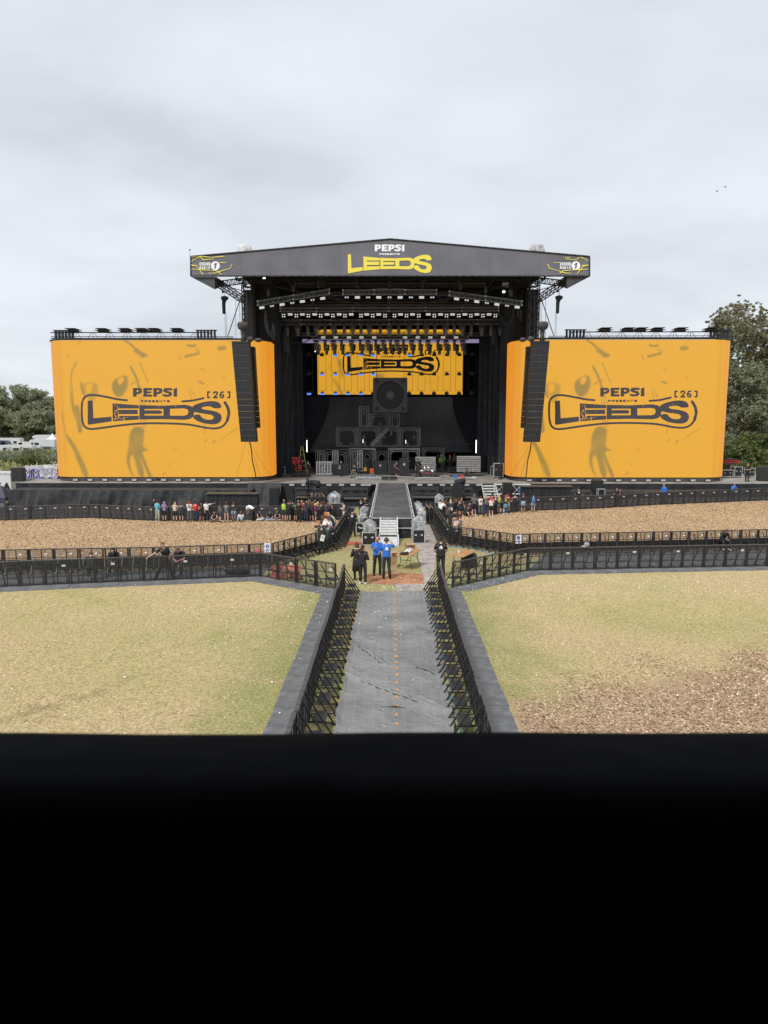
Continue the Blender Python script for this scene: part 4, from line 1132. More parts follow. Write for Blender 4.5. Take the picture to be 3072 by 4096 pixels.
for sgn in (-1, 1):
    X = lambda px, Y: SCX + (at(px, 1180, Y).x - SCX) * (1 if sgn < 0 else -1)
    # outrigger lattice under the banner
    m = MB()
    a = Vector((X(860, YR + 1), YR + 1.0, at(0, 1140, YR + 1).z)); b = Vector((X(968, 71.5), 71.5, at(0, 1122, 71).z))
    m.truss(a, b, .5, .5, .05, .6)
    a2 = Vector((X(855, YR + 1), YR + 1.2, ZL - .1)); b2 = Vector((X(972, 72), 72, at(0, 1200, 72).z))
    m.truss(a2, b2, .5, .5, .05, .6)
    m.tube(a2 + Vector((0, 0, -.2)), b + Vector((0, 0, -.9)), .04, 5)
    m.build('outrigger', DARKMET, roof)
    # corner towers
    for (p0, dpt) in ((990, 73.0), (1018, 80.0)):
        m = MB(); xc = X(p0, dpt); m.truss((xc, dpt, 1.9), (xc, dpt, ZL + .4), .9, .9, .06, 1.1, up=Vector((1, 0, 0)))
        m.build('corner_tower', BLACKMET, roof)
    m = MB()
    m.tube((X(716 + 0, 71), 71.6, ZT + .3), (X(716 + 0, 71), 71.6, ZT + .3), .01)
    m.tube((X(905, 70.5), 70.5, at(0, 1350, 70.5).z), (X(962, 71.4), 71.4, at(0, 1195, 71.4).z), .05, 5)
    m.build('stay', mat('blue grey stay', (.12, .15, .19), .5), roof)
    for pxc, r_, z0_, z1_ in ((957, .02, 1200, 1340), (963, .015, 1200, 1340), (970, .02, 1190, 1340), (902, .02, 1250, 1345), (897, .015, 1200, 1345), (889, .012, 1140, 1190)):
        m = MB(); m.tube((X(pxc, 70), 70, at(0, z0_, 70).z), (X(pxc, 70), 70, at(0, z1_, 70).z), r_, 4); m.build('chain', DARKMET, roof)
    m = MB(); xw, yw = X(985, 74), 74; zt_ = at(0, 985, 74).z; zb_ = at(0, 1012, 74).z
    m.loft([[(xw + sx * w_, yw + sy * w_ * .7, z) for sx, sy in ((-1, -1), (.1, -1.1), (1, -1), (1, 1), (-1, 1))] for z, w_ in ((zb_ - .5, .75), (zb_, .72), (zt_ - .1, .55), (zt_, .5))], smooth=False)
    m.build('motor_cover', mat('white plastic cover', (.36, .36, .36), .4, var=.4, vscale=2, bump=.6, bscale=4), roof)
m = MB(); p = at(760, 1030, YR); m.tube((p.x, YR, p.z), (p.x, YR, at(0, 1000, YR).z), .035, 5, r1=.02); m.ell((p.x, YR, at(0, 1000, YR).z), (.09, .09, .12)); m.build('wind_sensor', ALU, roof)
# chain motors hanging in black bags outside the roof
for sgn, lab in ((-1, 'black bagged chain hoist hanging outside the left roof corner'), (1, 'black bagged chain hoist hanging outside the right roof corner')):
    X = lambda px, Y: SCX + (at(px, 1180, Y).x - SCX) * (1 if sgn < 0 else -1)
    x = X(894, 69); z = lambda py: at(0, py, 69).z
    root = empty('chain_hoist', (x, 69, z(1225)), 0, lab, 'chain hoist', 'hoists outside the roof')
    zz0 = z(1225)
    m = MB(); m.loft([[(r_ * math.cos(a) + dx, r_ * math.sin(a), z(py) - zz0) for a in np.linspace(0, 5.5, 8)] for py, r_, dx in ((1258, .06, 0), (1254, .15, 0), (1215, .17, 0), (1205, .2, .05), (1198, .34, .1), (1190, .36, .1), (1186, .15, .1))])
    m.build('bag', BLACKCLOTH, root)
    m = MB(); m.tube((.1, 0, z(1188) - zz0), (0, 0, z(1120) - zz0), .02, 4); m.ell((-.05, 0, z(1168) - zz0), (.12, .12, .14)); m.build('hook_chain', BLACKMET, root)

# ------------------------------------------------------------------ decks, drapes
DECK = mat('grey stage deck', (.25, .243, .23), .7, var=.25, vscale=.8, bump=.1, bscale=3)
ZD = 1.9
XW0 = at(45, 1640, 69.5).x; XW1 = 44
st = empty('stage', (0, 0, 0), 0, 'wide black draped festival stage with grey deck under the pitched roof', 'stage')
m = MB(); m.box(XW0, XW1, 69.5, 92, ZD - .12, ZD); m.build('deck', DECK, st)
def drape(name, x0, x1, y, z0, z1, m_, parent, amp=.08, pitch=.5, dy=0.0, seed=1):
    r = random.Random(seed); n = int(abs(x1 - x0) / .12); rows = 6; vs = []
    ph = [r.uniform(0, 6.28) for _ in range(6)]
    for j in range(rows):
        t = j / (rows - 1)
        for i in range(n + 1):
            x = x0 + (x1 - x0) * i / n
            a = amp * (.25 + t)
            yy = y - dy * t - a * (math.sin(x / pitch * 6.28 + ph[0] + t * 1.5 + .8 * math.sin(x * .9 + ph[4])) * .5 + math.sin(x * 1.3 + ph[1] + 2 * t) * .7 + math.sin(x * 5.1 + t * 4 + ph[2]) * .25)
            vs.append((x, yy, z1 + (z0 - z1) * t + (.02 * math.sin(x * 2 + ph[3]) if j == rows - 1 else 0)))
    m = MB(); W_ = n + 1
    m.add(vs, [(j * W_ + i, (j + 1) * W_ + i, (j + 1) * W_ + i + 1, j * W_ + i + 1) for j in range(rows - 1) for i in range(n)], 0, True)
    return m.build(name, m_, parent)
drape('front_drape', XW0, SCX - 12, 69.4, 1.2, 1.88, BLACKCLOTH, st, .04, 1.4, seed=2)
drape('front_drape', SCX + 12, XW1, 69.4, 1.2, 1.88, BLACKCLOTH, st, .04, 1.4, seed=3)
drape('front_drape', SCX - 12, SCX - 1.9, 69.4, 0, 1.88, BLACKCLOTH, st, .06, .9, seed=4)
drape('front_drape', SCX + 1.9, SCX + 12, 69.4, 0, 1.88, BLACKCLOTH, st, .06, .9, seed=5)
SHEEN = mat('shiny black sheeting', (.014, .0145, .016), .62, var=.55, vscale=1.6, bump=.9, bscale=3.2)
for a, b, s_ in ((XW0 - .5, SCX - 13, 6), (SCX + 14, XW1, 7)):
    y1 = 67.0; a = at(33, 1957, 67).x if s_ == 6 else a; zt_ = at(300, 1960, y1).z if s_ == 6 else 1.35
    m = MB(); m.box(a, b, y1, 69.3, zt_ - .1, zt_); m.build('lower_ledge', BLACKCLOTH2, st)
    drape('lower_drape', a, b, y1 - .02, .05, zt_ + .02, SHEEN, st, .14, .95, dy=.3, seed=s_)
drape('side_wing_drape', XW0 - .05, XW0 + 1.3, 69.6, 0, 1.9, BLACKCLOTH, st, .05, .6, seed=12)
m = MB(); zt_ = ZL; m.prism([(SCX - 16, ZD), (SCX + 16, ZD), (SCX + 16, ZL + 1.7), (SCX, ZL + 5.0), (SCX - 16, ZL + 1.7)], 92.3, 92.4); m.build('rear_gable', BLACKCLOTH, st)
m = MB(); m.box(SCX - 13, SCX - 12.9, 67.05, 69.35, 0, 1.45); m.build('ledge_end', BLACKCLOTH2, st)
m = MB(); m.box(SCX + 13.9, SCX + 14, 67.05, 69.35, 0, 1.25); m.build('ledge_end', BLACKCLOTH2, st)
drape('corner_drape', SCX - 13.6, SCX - 10.4, 69.1, .02, 1.97, BLACKCLOTH2, st, .3, .9, dy=1.5, seed=31)
# inside: black walls and back cloth
IN = SCX
m = MB()
for sgn in (-1, 1):
    m.box(IN + sgn * 13.6 - .05, IN + sgn * 13.6 + .05, 74.5, 92, ZD, ZL + 1.0)
m.build('side_masking', BLACKCLOTH, st)
drape('back_cloth', IN - 16, IN + 16, 91.9, ZD, ZL + 2, mat('deep black cloth', (.014, .016, .021), .9, var=.3, vscale=.4), st, .25, 1.6, seed=8)
drape('back_cloth', IN - 10.2, IN + 10.2, 88.6, ZD + 2.0, at(0, 1588, 88.6).z, mat('sheer black cloth', (.085, .088, .094), .7, var=.35, vscale=.25, bump=.8, bscale=.7), st, .12, 3.5, seed=9)
for s in (-1, 1):
    m = MB(); zt_ = at(1560, 1588, 88.3).z; n = 10; L = [(IN + s * (7.4 + 2.6 * (k / n) ** 1.8), zt_ + (ZD + 2 - zt_) * k / n) for k in range(n + 1)]
    m.prism(L + [(IN + s * 10.9, ZD + 2), (IN + s * 10.9, zt_)], 88.2, 88.3); m.build('swept_curtain', mat('deep black cloth', (.014, .016, .021), .9), st)
WINGC = mat('dark blue grey wing cloth', (.028, .031, .038), .85, var=.35, vscale=1)
for sgn in (-1, 1):
    for k, (xx, yy) in enumerate(((13.2, 76), (12.6, 80), (11.9, 84))):
        xa_, xb_ = IN + sgn * xx, IN + sgn * (xx - 1.9)
        drape('wing_cloth', min(xa_, xb_), max(xa_, xb_), yy, ZD + .02, ZL - (.5 if k else 0), WINGC, st, .10, .55, seed=20 + k + (sgn > 0) * 5)

for sgn in (-1, 1):
    X = lambda px, Y: SCX + (at(px, 1250, Y).x - SCX) * (1 if sgn < 0 else -1)
    q0, q1 = X(974, 75.6), X(1110, 75.6)
    drape('wing_cloth', min(q0, q1), max(q0, q1), 75.6, ZD + .02, ZL + .2, BLACKCLOTH, st, .12, .7, seed=40)

# ------------------------------------------------------------------ runway, stair, side ramps of lamps
y0r = at(1387, 2072, 45.7).y; ry0, ry1 = 45.7, 69.4
rx0, rx1 = SCX - 1.27 + .18, SCX + 1.27 + .18
RUNW = mat('charcoal runway lino', (.075, .076, .078), .75, var=.3, vscale=.7, bump=.15, bscale=4)
rw = empty('runway', (0, 0, 0), 0, 'long charcoal runway projecting from the stage with lamp-lined draped flanks', 'runway')
m = MB(); m.box(rx0, rx1, ry0, ry1, ZD - .12, ZD + .01); m.build('walkway', RUNW, rw)
m = MB(); m.box(rx0 - .05, rx1 + .05, ry0 - .05, ry0 - .001, ZD - .07, ZD + .02); m.box(rx0 - .05, rx0 - .002, ry0, ry1, ZD - .06, ZD + .02); m.box(rx1 + .002, rx1 + .05, ry0, ry1, ZD - .06, ZD + .02)
m.build('deck_edge', ALU, rw)
for sgn in (-1, 1):
    xe = rx0 if sgn < 0 else rx1
    m = MB(); vs = []; n = 120; rows = 4
    for j in range(rows):
        t = j / (rows - 1)
        for i in range(n + 1):
            y = ry0 + (ry1 - ry0) * i / n
            vs.append((xe + sgn * (.04 + .75 * t + .05 * math.sin(y * 3 + j) * t), y, ZD - .05 - (ZD - .1 - G(y)) * t ** 1.2 + 0 * t))
    W_ = n + 1; fcs = [(j * W_ + i, (j + 1) * W_ + i, (j + 1) * W_ + i + 1, j * W_ + i + 1) for j in range(rows - 1) for i in range(n)]
    m.add(vs, fcs, 0, True); m.build('flank_drape', BLACKCLOTH, rw)
m = MB()
nseg = 40; vs = []
for j in range(4):
    for i in range(nseg + 1):
        x = rx0 - .55 + (rx1 - rx0 + 1.1) * i / nseg
        vs.append((x, ry0 - .06 - .03 * j * math.sin(x * 7 + j) - .05 * j, ZD - .03 - (ZD - .05 - G(ry0)) * j / 3 * (1 if abs(x - SCX - .1) > .0 else 1)))
W_ = nseg + 1; m.add(vs, [(j * W_ + i, (j + 1) * W_ + i, (j + 1) * W_ + i + 1, j * W_ + i + 1) for j in range(3) for i in range(nseg)], 0, True)
m.build('end_drape', BLACKCLOTH, rw)
m = MB(); z_ = ZD - .62; m.tube((rx0 - .8, ry0 - .25, z_), (rx1 + .8, ry0 - .25, z_), .035, 6); m.build('end_rail', ALU, rw)
# small strip lamps clipped along both runway edges
root = empty('runway_lamp'); tag(root, cat='runway lamp')
m = MB(); m.box(-.05, .05, -.16, .16, -.05, .04); m.tube((0, 0, -.05), (0, 0, -.22), .02, 5); m.build('housing', PLAST, root)
m = MB(); m.box(-.04, .04, -.14, .14, .0405, .052); m.build('lens', LAMPW, root)
ru = [False]; nl = 34
for sgn in (-1, 1):
    for i in range(nl):
        y = ry0 + .3 + (ry1 - ry0 - .6) * i / (nl - 1); xe = rx0 - .14 if sgn < 0 else rx1 + .14
        s_ = 'left' if sgn < 0 else 'right'
        put(root, ru, (xe, y, ZD - .02 + rnd.uniform(-.02, .02)), (0, rnd.uniform(-.15, .15), rnd.uniform(-.1, .1)), f'small pale strip lamp clipped along the {s_} edge of the runway', f'lamps on the {s_} runway edge')
for sgn in (-1, 1):    # chains of glinting fittings lying on the flank drapes
    m = MB(); xe = rx0 if sgn < 0 else rx1; pts = []
    for i in range(150):
        y = ry0 + .5 + (ry1 - ry0 - 1) * i / 149; t = .55 + .06 * math.sin(i * 1.3)
        pts.append((xe + sgn * (.09 + .75 * t), y, ZD + .05 - (ZD - .1 - G(y)) * t ** 1.2))
    m.path(pts, .02, 4)
    for i in range(0, 150, 2):
        q = pts[i]; m.box(q[0] - .05, q[0] + .05, q[1] - .06, q[1] + .05, q[2] - .01, q[2] + rnd.uniform(.04, .12), 0)
    tag(m.build('cable_loom', DARKMET), f"tangle of cables and fittings lying along the {'left' if sgn < 0 else 'right'} flank of the runway", 'cables')
# stair of pale aluminium treads at the runway end (two stacked flights)
def stair(name, x0, x1, ya_, za, yb__, zb__, n, label, col_m):
    root = empty(name, (0, 0, 0), 0, label, 'stair')
    for i in range(n):
        t = (i + .5) / n; y = ya_ + (yb__ - ya_) * t; z = za + (zb__ - za) * t
        m = MB(); dy = abs(yb__ - ya_) / n
        m.box(x0 + .05, x1 - .05, y - dy * .5, y + dy * .48, z - .03, z); m.box(x0 + .05, x1 - .05, y - dy * .5 - .0, y - dy * .5 + .02, z - .09, z - .031)
        m.build('tread', col_m, root)
    for x in (x0, x1):
        m = MB(); m.bar((x, ya_, za - .02), (x, yb__, zb__ - .02), .07); m.box(x - .035, x + .035, ya_ - .05, ya_ + .05, za - .1, za + .12); m.box(x - .035, x + .035, yb__ - .05, yb__ + .05, min(zb__, za) - .1, zb__ + .12)
        m.build('stringer', col_m, root)
    return root
sx0 = at(1520, 2090, 44).x; sx1 = at(1590, 2090, 44).x
stair('stair', sx0, sx1, 45.5, ZD - .02, 43.6, 1.18, 6, 'upper flight of pale aluminium steps at the end of the runway', ALUB)
stair('stair', sx0 - .04, sx1 + .04, 43.45, 1.1, 41.6, G(41.5) + .06, 5, 'lower flight of pale aluminium steps resting on the turf', ALUB)
a = at(1928, 1935, 68.9); b = at(1975, 1935, 68.9)
stair('stair', a.x, b.x + .2, 69.2, 1.86, 65.6, .1, 8, 'pale aluminium steps leading up to the stage right of the runway', ALUB)
# ------------------------------------------------------------------ lighting trusses and fixtures
def ltruss(px0, py0, px1, py1, Y, hpx, label, nclamp=0):
    a, b = at(px0, py0, Y), at(px1, py1, Y); h = hpx / F * Y
    root = empty('lighting_truss', (0, 0, 0), 0, label, 'lighting truss')
    m = MB(); m.truss(a, b, h, h, .035, h * 1.15); m.build('lattice', FRAMEM if 'dark' in label else TRUSSM, root)
    m = MB()
    for i in range(nclamp + 1):
        q = a.lerp(b, i / max(1, nclamp)); m.box(q.x - .06, q.x + .06, Y - h / 2 - .05, Y - h / 2 + .02, q.z - h / 2 - .04, q.z - h / 2 + .08); m.box(q.x - .06, q.x + .06, Y - h / 2 - .05, Y - h / 2 + .02, q.z + h / 2 - .08, q.z + h / 2 + .04)
    m.build('joint_plates', ALU, root)
    m = MB()
    for t in (.15, .5, .85):
        q = a.lerp(b, t); m.tube(q + Vector((0, 0, h / 2)), Vector((q.x, Y, ZL + .3)), .02, 4); m.box(q.x - .14, q.x + .14, Y - .14, Y + .14, q.z + h / 2 + .3, q.z + h / 2 + .9)
    m.build('hoist', BLACKMET, root)
    return root
ltruss(1032, 1214, 1318, 1167, 70.6, 17, 'slanting left lighting truss under the roof banner', 2)
ltruss(1372, 1170, 1745, 1169, 70.6, 17, 'straight middle lighting truss nearest the roof banner', 3)
ltruss(1797, 1175, 2086, 1214, 70.6, 17, 'slanting right lighting truss under the roof banner', 2)
ltruss(1122, 1240, 1993, 1237, 75, 14, 'long second lighting truss carrying the row of white four-cell lamps', 6)
ltruss(1089, 1290, 2024, 1288, 78, 18, 'long third lighting truss carrying the upper row of moving heads', 8)
ltruss(1250, 1354, 1872, 1352, 82, 14, 'fourth lighting truss lowest over the stage with moving heads under it', 5)
ltruss(1100, 1203, 2020, 1203, 86, 14, 'dark lattice truss high at the back under the roof')
ltruss(1140, 1226, 1985, 1226, 83, 12, 'dark lattice truss just above the second lamp row')
ltruss(1160, 1338, 1960, 1338, 84, 12, 'dark lattice truss running along the top of the video wall')
ltruss(1180, 1140, 1940, 1140, 76, 13, 'dark lattice truss close under the roof skin')
def blinder(cells):
    root = empty('blinder_lamp'); tag(root, cat='stage lamp')
    wd, hh = (.42, .26) if cells == 2 else (.44, .46)
    m = MB(); m.box(-wd / 2, wd / 2, -.1, .1, -hh / 2, hh / 2); m.bar((-wd / 2 - .03, 0, 0), (-wd / 2 - .03, 0, hh / 2 + .1), .03); m.bar((wd / 2 + .03, 0, 0), (wd / 2 + .03, 0, hh / 2 + .1), .03); m.box(-wd / 2 - .04, wd / 2 + .04, -.03, .03, hh / 2 + .08, hh / 2 + .12)
    m.build('housing', PLAST, root)
    for sx in (-1, 1):
        for sz in ((0,) if cells == 2 else (-1, 1)):
            m = MB(); n = 10; c = (sx * .105, sz * .105)
            m.add([(c[0] + .075 * math.cos(6.283 * k / n), -.105, c[1] + .075 * math.sin(6.283 * k / n)) for k in range(n)] + [(c[0], -.13, c[1])], [(k, (k + 1) % n, n) for k in range(n)], 0, True)
            m.build('lamp_lens', LAMPW, root)
    return root
def strobe():
    root = empty('strobe_lamp'); tag(root, cat='stage lamp')
    m = MB(); m.box(-.26, .26, -.08, .1, -.15, .13); m.bar((-.28, 0, 0), (-.28, 0, .25), .025); m.bar((.28, 0, 0), (.28, 0, .25), .025); m.build('housing', PLAST, root)
    m = MB(); m.box(-.23, .23, -.09, -.081, -.11, .11); m.build('lamp_lens', LAMPW, root)
    m = MB(); m.box(-.23, .23, -.096, -.091, -.012, .012); m.build('tube_bar', LAMPOFF, root)
    return root
def mover():
    root = empty('moving_head_lamp'); tag(root, cat='moving head')
    m = MB(); m.box(-.22, .22, -.16, .16, -.14, 0); m.build('base', PLAST, root)
    m = MB(); m.box(-.26, -.19, -.08, .08, -.62, -.1); m.box(.19, .26, -.08, .08, -.62, -.1); m.box(-.26, .26, -.08, .08, -.2, -.141); m.build('yoke', DARKMET, root)
    m = MB(); m.loft([[(r_ * math.cos(a), r_ * math.sin(a), z) for a in np.linspace(0, 2 * math.pi, 11)[:-1]] for z, r_ in ((-.24, .10), (-.28, .155), (-.55, .17), (-.7, .14), (-.98, .15), (-1.0, .12))]); m.build('head', mat('grey lamp head', (.13, .132, .137), .45), root)
    return root
b2, b4, sb, mh = blinder(2), blinder(4), strobe(), mover(); ub2, ub4, usb, umh = [False], [False], [False], [False]
fr = 'on the truss nearest the roof banner'
def row1(l0, l1, n, start, side, tilt=0):
    for i in range(n):
        t = i / (n - 1); p = at(l0[0] + (l1[0] - l0[0]) * t, l0[1] + (l1[1] - l0[1]) * t, 70.5)
        if (i + start) % 2 == 0: put(sb, usb, p, (0, tilt, 0), f'white rectangular strobe lamp hanging under the {side} front truss', f'strobes under the {side} front truss')
        else: put(b2, ub2, p, (0, tilt, 0), f'two-cell white blinder lamp hanging under the {side} front truss', f'blinders under the {side} front truss')
row1((1048, 1231), (1291, 1194), 7, 0, 'left', R(-8))
row1((1387, 1190), (1729, 1190), 9, 1, 'middle')
row1((1826, 1196), (2068, 1229), 7, 0, 'right', R(8))
for px in (1135, 1186, 1234, 1283, 1332, 1380, 1444, 1491, 1540, 1578, 1626, 1675, 1737, 1786, 1835, 1883, 1931, 1981):
    put(b4, ub4, at(px, 1263, 74.9), (0, 0, 0), 'four-cell white blinder lamp in the row under the second truss', 'four-cell blinders')
for px in (1161, 1210, 1259, 1308, 1357, 1405, 1467, 1515, 1602, 1650, 1713, 1762, 1810, 1859, 1907, 1956):
    put(sb, usb, at(px, 1258, 74.9), (0, 0, 0), 'white rectangular strobe lamp between the four-cell lamps of the second truss', 'strobes of the second truss')
for i, px in enumerate((1112, 1148, 1190, 1231, 1266, 1300, 1334, 1377, 1411, 1444, 1478, 1521, 1558, 1595, 1637, 1671, 1705, 1739, 1783, 1817, 1850, 1885, 1928, 1965, 2002)):
    put(mh, umh, at(px, 1299, 77.8), (0, 0, 1.57 * (i % 2)), 'black moving head lamp in the row under the third truss', 'moving heads of the third truss', 1.15)
for i, px in enumerate((1265, 1300, 1333, 1366, 1406, 1441, 1472, 1503, 1533, 1562, 1588, 1614, 1647, 1680, 1712, 1752, 1784, 1818, 1851)):
    put(mh, umh, at(px, 1361, 81.8), (0, 0, 1.57 * (i % 2)), 'black moving head lamp in the row under the lowest truss', 'moving heads of the lowest truss', 1.15)
    q = at(px + 8, 1378, 85.0); put(mh, umh, q, (.1, 0, .6 * i), 'black moving head lamp half hidden behind the lowest row', 'hidden rear moving heads')
for px in (1293, 1344, 1396, 1446, 1497, 1620, 1671, 1721, 1772, 1824):
    o = put(sb, usb, at(px, 1350, 81.3), (0, 0, 0), 'dull grey strobe lamp fixed along the lowest truss', 'strobes of the lowest truss')
# big worklights under the roof
for px, py, lab in ((1057, 1114, 'lit white work light near the left end of the roof'), (2015, 1167, 'brightly lit white work light near the right roof tower')):
    p = at(px, py, 71.5); root = empty('work_light', p, 0, lab, 'work light')
    m = MB(); m.box(-.2, .2, 0, .2, -.15, .15); m.build('housing', PLAST, root); m = MB(); m.ell((0, -.02, 0), (.14, .05, .11)); m.build('lens', LAMPON, root)
p = at(2022, 1138, 72); root = empty('sheet_vent', p, 0, 'pale square gap of sky coloured sheeting under the right roof edge', 'panel')
m = MB(); m.box(-.3, .3, 0, .04, -.25, .2); m.build('panel', mat('pale sheet', (.45, .47, .5), .6), root)

# ------------------------------------------------------------------ rear video wall
YB = 88.0
wall = empty('video_wall', (0, 0, 0), 0, 'yellow video wall hanging at the back of the stage behind rows of lamps', 'video wall')
x0, x1 = at(1272, 1640, YB).x, at(1849, 1640, YB).x; z0, z1 = at(1560, 1578, YB).z, at(1560, 1318, YB).z
nx, nz_ = 90, 45
V = np.array([[(x0 + (x1 - x0) * i / nx, YB, z0 + (z1 - z0) * j / nz_) for i in range(nx + 1)] for j in range(nz_ + 1)]).reshape(-1, 3)
# the picture is the same, smaller: centre logo spans 1371..1761 px
ks = 390 / 1025.
def inv(px, py): return 297 + (px - 1371) / ks, 512 + (py - 1410) / (ks * 1.0)
P_ = V - np.array([0, 0, CZ]); k = P_ @ np.array(FW); px = 1536 + F * (P_ @ np.array(XA)) / k; py = 2048 - F * (P_ @ np.array(UP)) / k
q, qy = inv(px, py); g = ghost(q, qy)[:, None] * .8
c = YEL * .86 * (1 - g) + OLV * .85 * g
idx = np.arange((nx + 1) * (nz_ + 1)).reshape(nz_ + 1, nx + 1); Fq = np.stack([idx[:-1, :-1], idx[:-1, 1:], idx[1:, 1:], idx[1:, :-1]], -1).reshape(-1, 4)
npmesh('picture_face', V, Fq, SCRM, wall, np.concatenate([c, np.ones((len(c), 1))], 1))
PRINT2 = mat('black led lettering', (.012, .011, .012), .6)
vs, fs = march(lambda X, Y: logo_q(X, Y), 290, 1335, 455, 760, 4.0, lambda a, b: tuple(at(1371 + (a - 297) * ks, 1410 + (b - 512) * ks, YB - .04)))
m = MB(); m.add(vs, fs); m.build('lettering', PRINT2, wall)
m = MB(); m.box(x0 - .05, x1 + .05, YB + .02, YB + .3, z0 - .06, z1 + .06); m.build('back_frame', BLACKMET, wall)
m = MB(); zc = [at(1560, v, 84.5).z for v in (1337, 1352)]
m.box(at(1215, 1640, 84.5).x, at(1900, 1640, 84.5).x, 84.5, 84.7, zc[1], zc[0]); tag(m.build('header_mask', BLACKCLOTH), 'narrow black cloth band hanging across the top of the rear video wall', 'cloth band')
# lilac lit strip
root = empty('led_strip', (0, 0, 0), 0, 'long dim lilac LED strip hanging across the stage behind the lowest truss', 'LED strip')
LIL = mat('lilac led', (.27, .24, .42), .5, emit=.35)
m = MB(); a, b, c_, d_ = at(1163, 1357, 85.6), at(1960, 1357, 85.6), at(1943, 1371, 85.6), at(1182, 1371, 85.6)
m.add([(p.x, p.y, p.z) for p in (a, b, c_, d_)] + [(p.x, p.y + .3, p.z) for p in (a, b, c_, d_)], [(3, 2, 1, 0), (4, 5, 6, 7), (0, 1, 5, 4), (1, 2, 6, 5), (2, 3, 7, 6), (3, 0, 4, 7)]); m.build('strip', LIL, root)
m = MB(); m.box(a.x, b.x, 85.5, 86, a.z + .02, a.z + .3); m.build('carrier', BLACKMET, root)
# vertical ladders with lamps hung before the wall
def ladder(pxa, pxb, lit, label, grp, Y=86.2):
    xa_, xb_ = at(pxa, 1640, Y).x, at(pxb, 1640, Y).x; zz = lambda py: at(1560, py, Y).z
    root = empty('lamp_ladder', ((xa_ + xb_) / 2, Y, zz(1566)), 0, label, 'lamp ladder', grp)
    h = (xb_ - xa_) / 2; H0 = zz(1566)
    m = MB()
    for x in (-h, h): m.tube((x, 0, 0), (x, 0, zz(1380) - H0), .02, 4)
    for py in (1410, 1487, 1563): m.tube((-h, 0, zz(py) - H0), (h, 0, zz(py) - H0), .018, 4)
    m.build('wires', BLACKMET, root)
    for i, py in enumerate((1421, 1498, 1575)):
        z = zz(py) - H0; m = MB(); m.box(-.22, .22, -.2, .1, z - .02, z + .17); m.box(-.1, .1, -.1, .1, z + .17, z + .28); o = m.build('lamp', PLAST, root)
        m = MB(); m.box(-.24, .24, -.24, -.21, z - .13, z + .08); m.build('lens', BLUELAMP if lit[i] else GRILL, o)
    return root
for k, (pa, pb, lt, sd_) in enumerate(((1172, 1205, (0, 0, 1), 1), (1224, 1252, (0, 0, 1), 1), (1276, 1305, (0, 1, 1), 0), (1328, 1358, (1, 1, 1), 0), (1378, 1407, (1, 1, 1), 0), (1430, 1458, (1, 1, 1), 0), (1478, 1508, (1, 1, 0), 0),
                           (1623, 1650, (1, 0, 0), 2), (1672, 1699, (0, 0, 0), 2), (1720, 1750, (0, 0, 0), 2), (1771, 1800, (0, 0, 0), 2), (1821, 1848, (0, 0, 0), 2), (1870, 1900, (0, 0, 0), 3), (1920, 1950, (0, 0, 0), 3))):
    lab, grp = (('wire lamp ladder with small blue lit lamps against the left of the yellow video wall', 'lit ladders'), ('wire lamp ladder with one blue lamp on the black cloth left of the wall', 'left dark ladders'),
           ('wire lamp ladder with unlit lamps against the right of the yellow video wall', 'unlit ladders'), ('wire lamp ladder with unlit lamps on the black cloth right of the wall', 'right dark ladders'))[sd_]
    ladder(pa, pb, lt, lab, grp)
# vertical battens with tubes
for px, y0_, y1_, lab in ((1261, 1385, 1408, 'short lit white tube high beside the left edge of the video wall'), (1228, 1760, 1808, 'lit white tube lamp standing low on the left side of the stage'), (1904, 1760, 1812, 'lit white tube lamp standing low on the right side of the stage'), (1452, 1757, 1772, 'small lit tube inside the middle scaffold frames'), (1623, 1760, 1774, 'small warm tube inside the right scaffold frame')):
    Y = 84; p0, p1 = at(px, y0_, Y), at(px, y1_, Y); root = empty('tube_lamp', p1, 0, lab, 'tube lamp')
    m = MB(); m.tube((0, 0, 0), (0, 0, p0.z - p1.z), .045 if y1_ - y0_ > 20 else .025, 8); m.build('tube', LAMPON, root)
    m = MB(); m.bar((0, .1, -.3), (0, .1, p0.z - p1.z + .4), .05); m.build('bracket', BLACKMET, root)
# hanging giant speaker-shaped box
YQ = 80.0
p0, p1 = at(1492, 1510, YQ), at(1629, 1650, YQ)
root = empty('giant_speaker_prop', ((p0.x + p1.x) / 2, YQ, (p0.z + p1.z) / 2), 0, 'huge dark grey speaker-shaped box hanging over the middle of the stage', 'stage prop')
h = (p1.x - p0.x) / 2
GRY = mat('dark grey prop panel', (.045, .045, .05), .6, var=.15, vscale=.6)
m = MB(); m.box(-h, h, 0, 1.2, -h, h); m.build('cabinet', GRY, root)
def disc(r0, r1, y0_, y1_, m_, n=40, cx=0, cz=0, mi=0):
    vs = []
    for r_, y_ in ((r0, y0_), (r1, y1_)):
        vs += [(cx + r_ * math.cos(6.2832 * k / n), y_, cz + r_ * math.sin(6.2832 * k / n)) for k in range(n)]
    return m_.add(vs, [(k, (k + 1) % n, n + (k + 1) % n, n + k) for k in range(n)], mi, True)
m = MB(); disc(h * .80, h * .77, -.01, -.05, m); disc(h * .77, h * .74, -.05, -.012, m); disc(h * .74, h * .25, -.012, -.004, m); m.build('cone', mat('black cone', (.014, .014, .015), .7), root)
m = MB(); disc(h * .26, h * .2, -.006, -.10, m); disc(h * .2, .001, -.10, -.13, m); m.build('dust_cap', mat('grey cap', (.07, .07, .075), .6), root)
for sx in (-1, 1):
    for sz in (-1, 1):
        m = MB(); disc(.2, .16, -.01, -.05, m, 16, sx * h * .72 * 1.05, sz * h * .76 * 1.05); disc(.16, .001, -.05, -.02, m, 16, sx * h * .72 * 1.05, sz * h * .76 * 1.05); m.build('corner_bolt', GRILL, root)
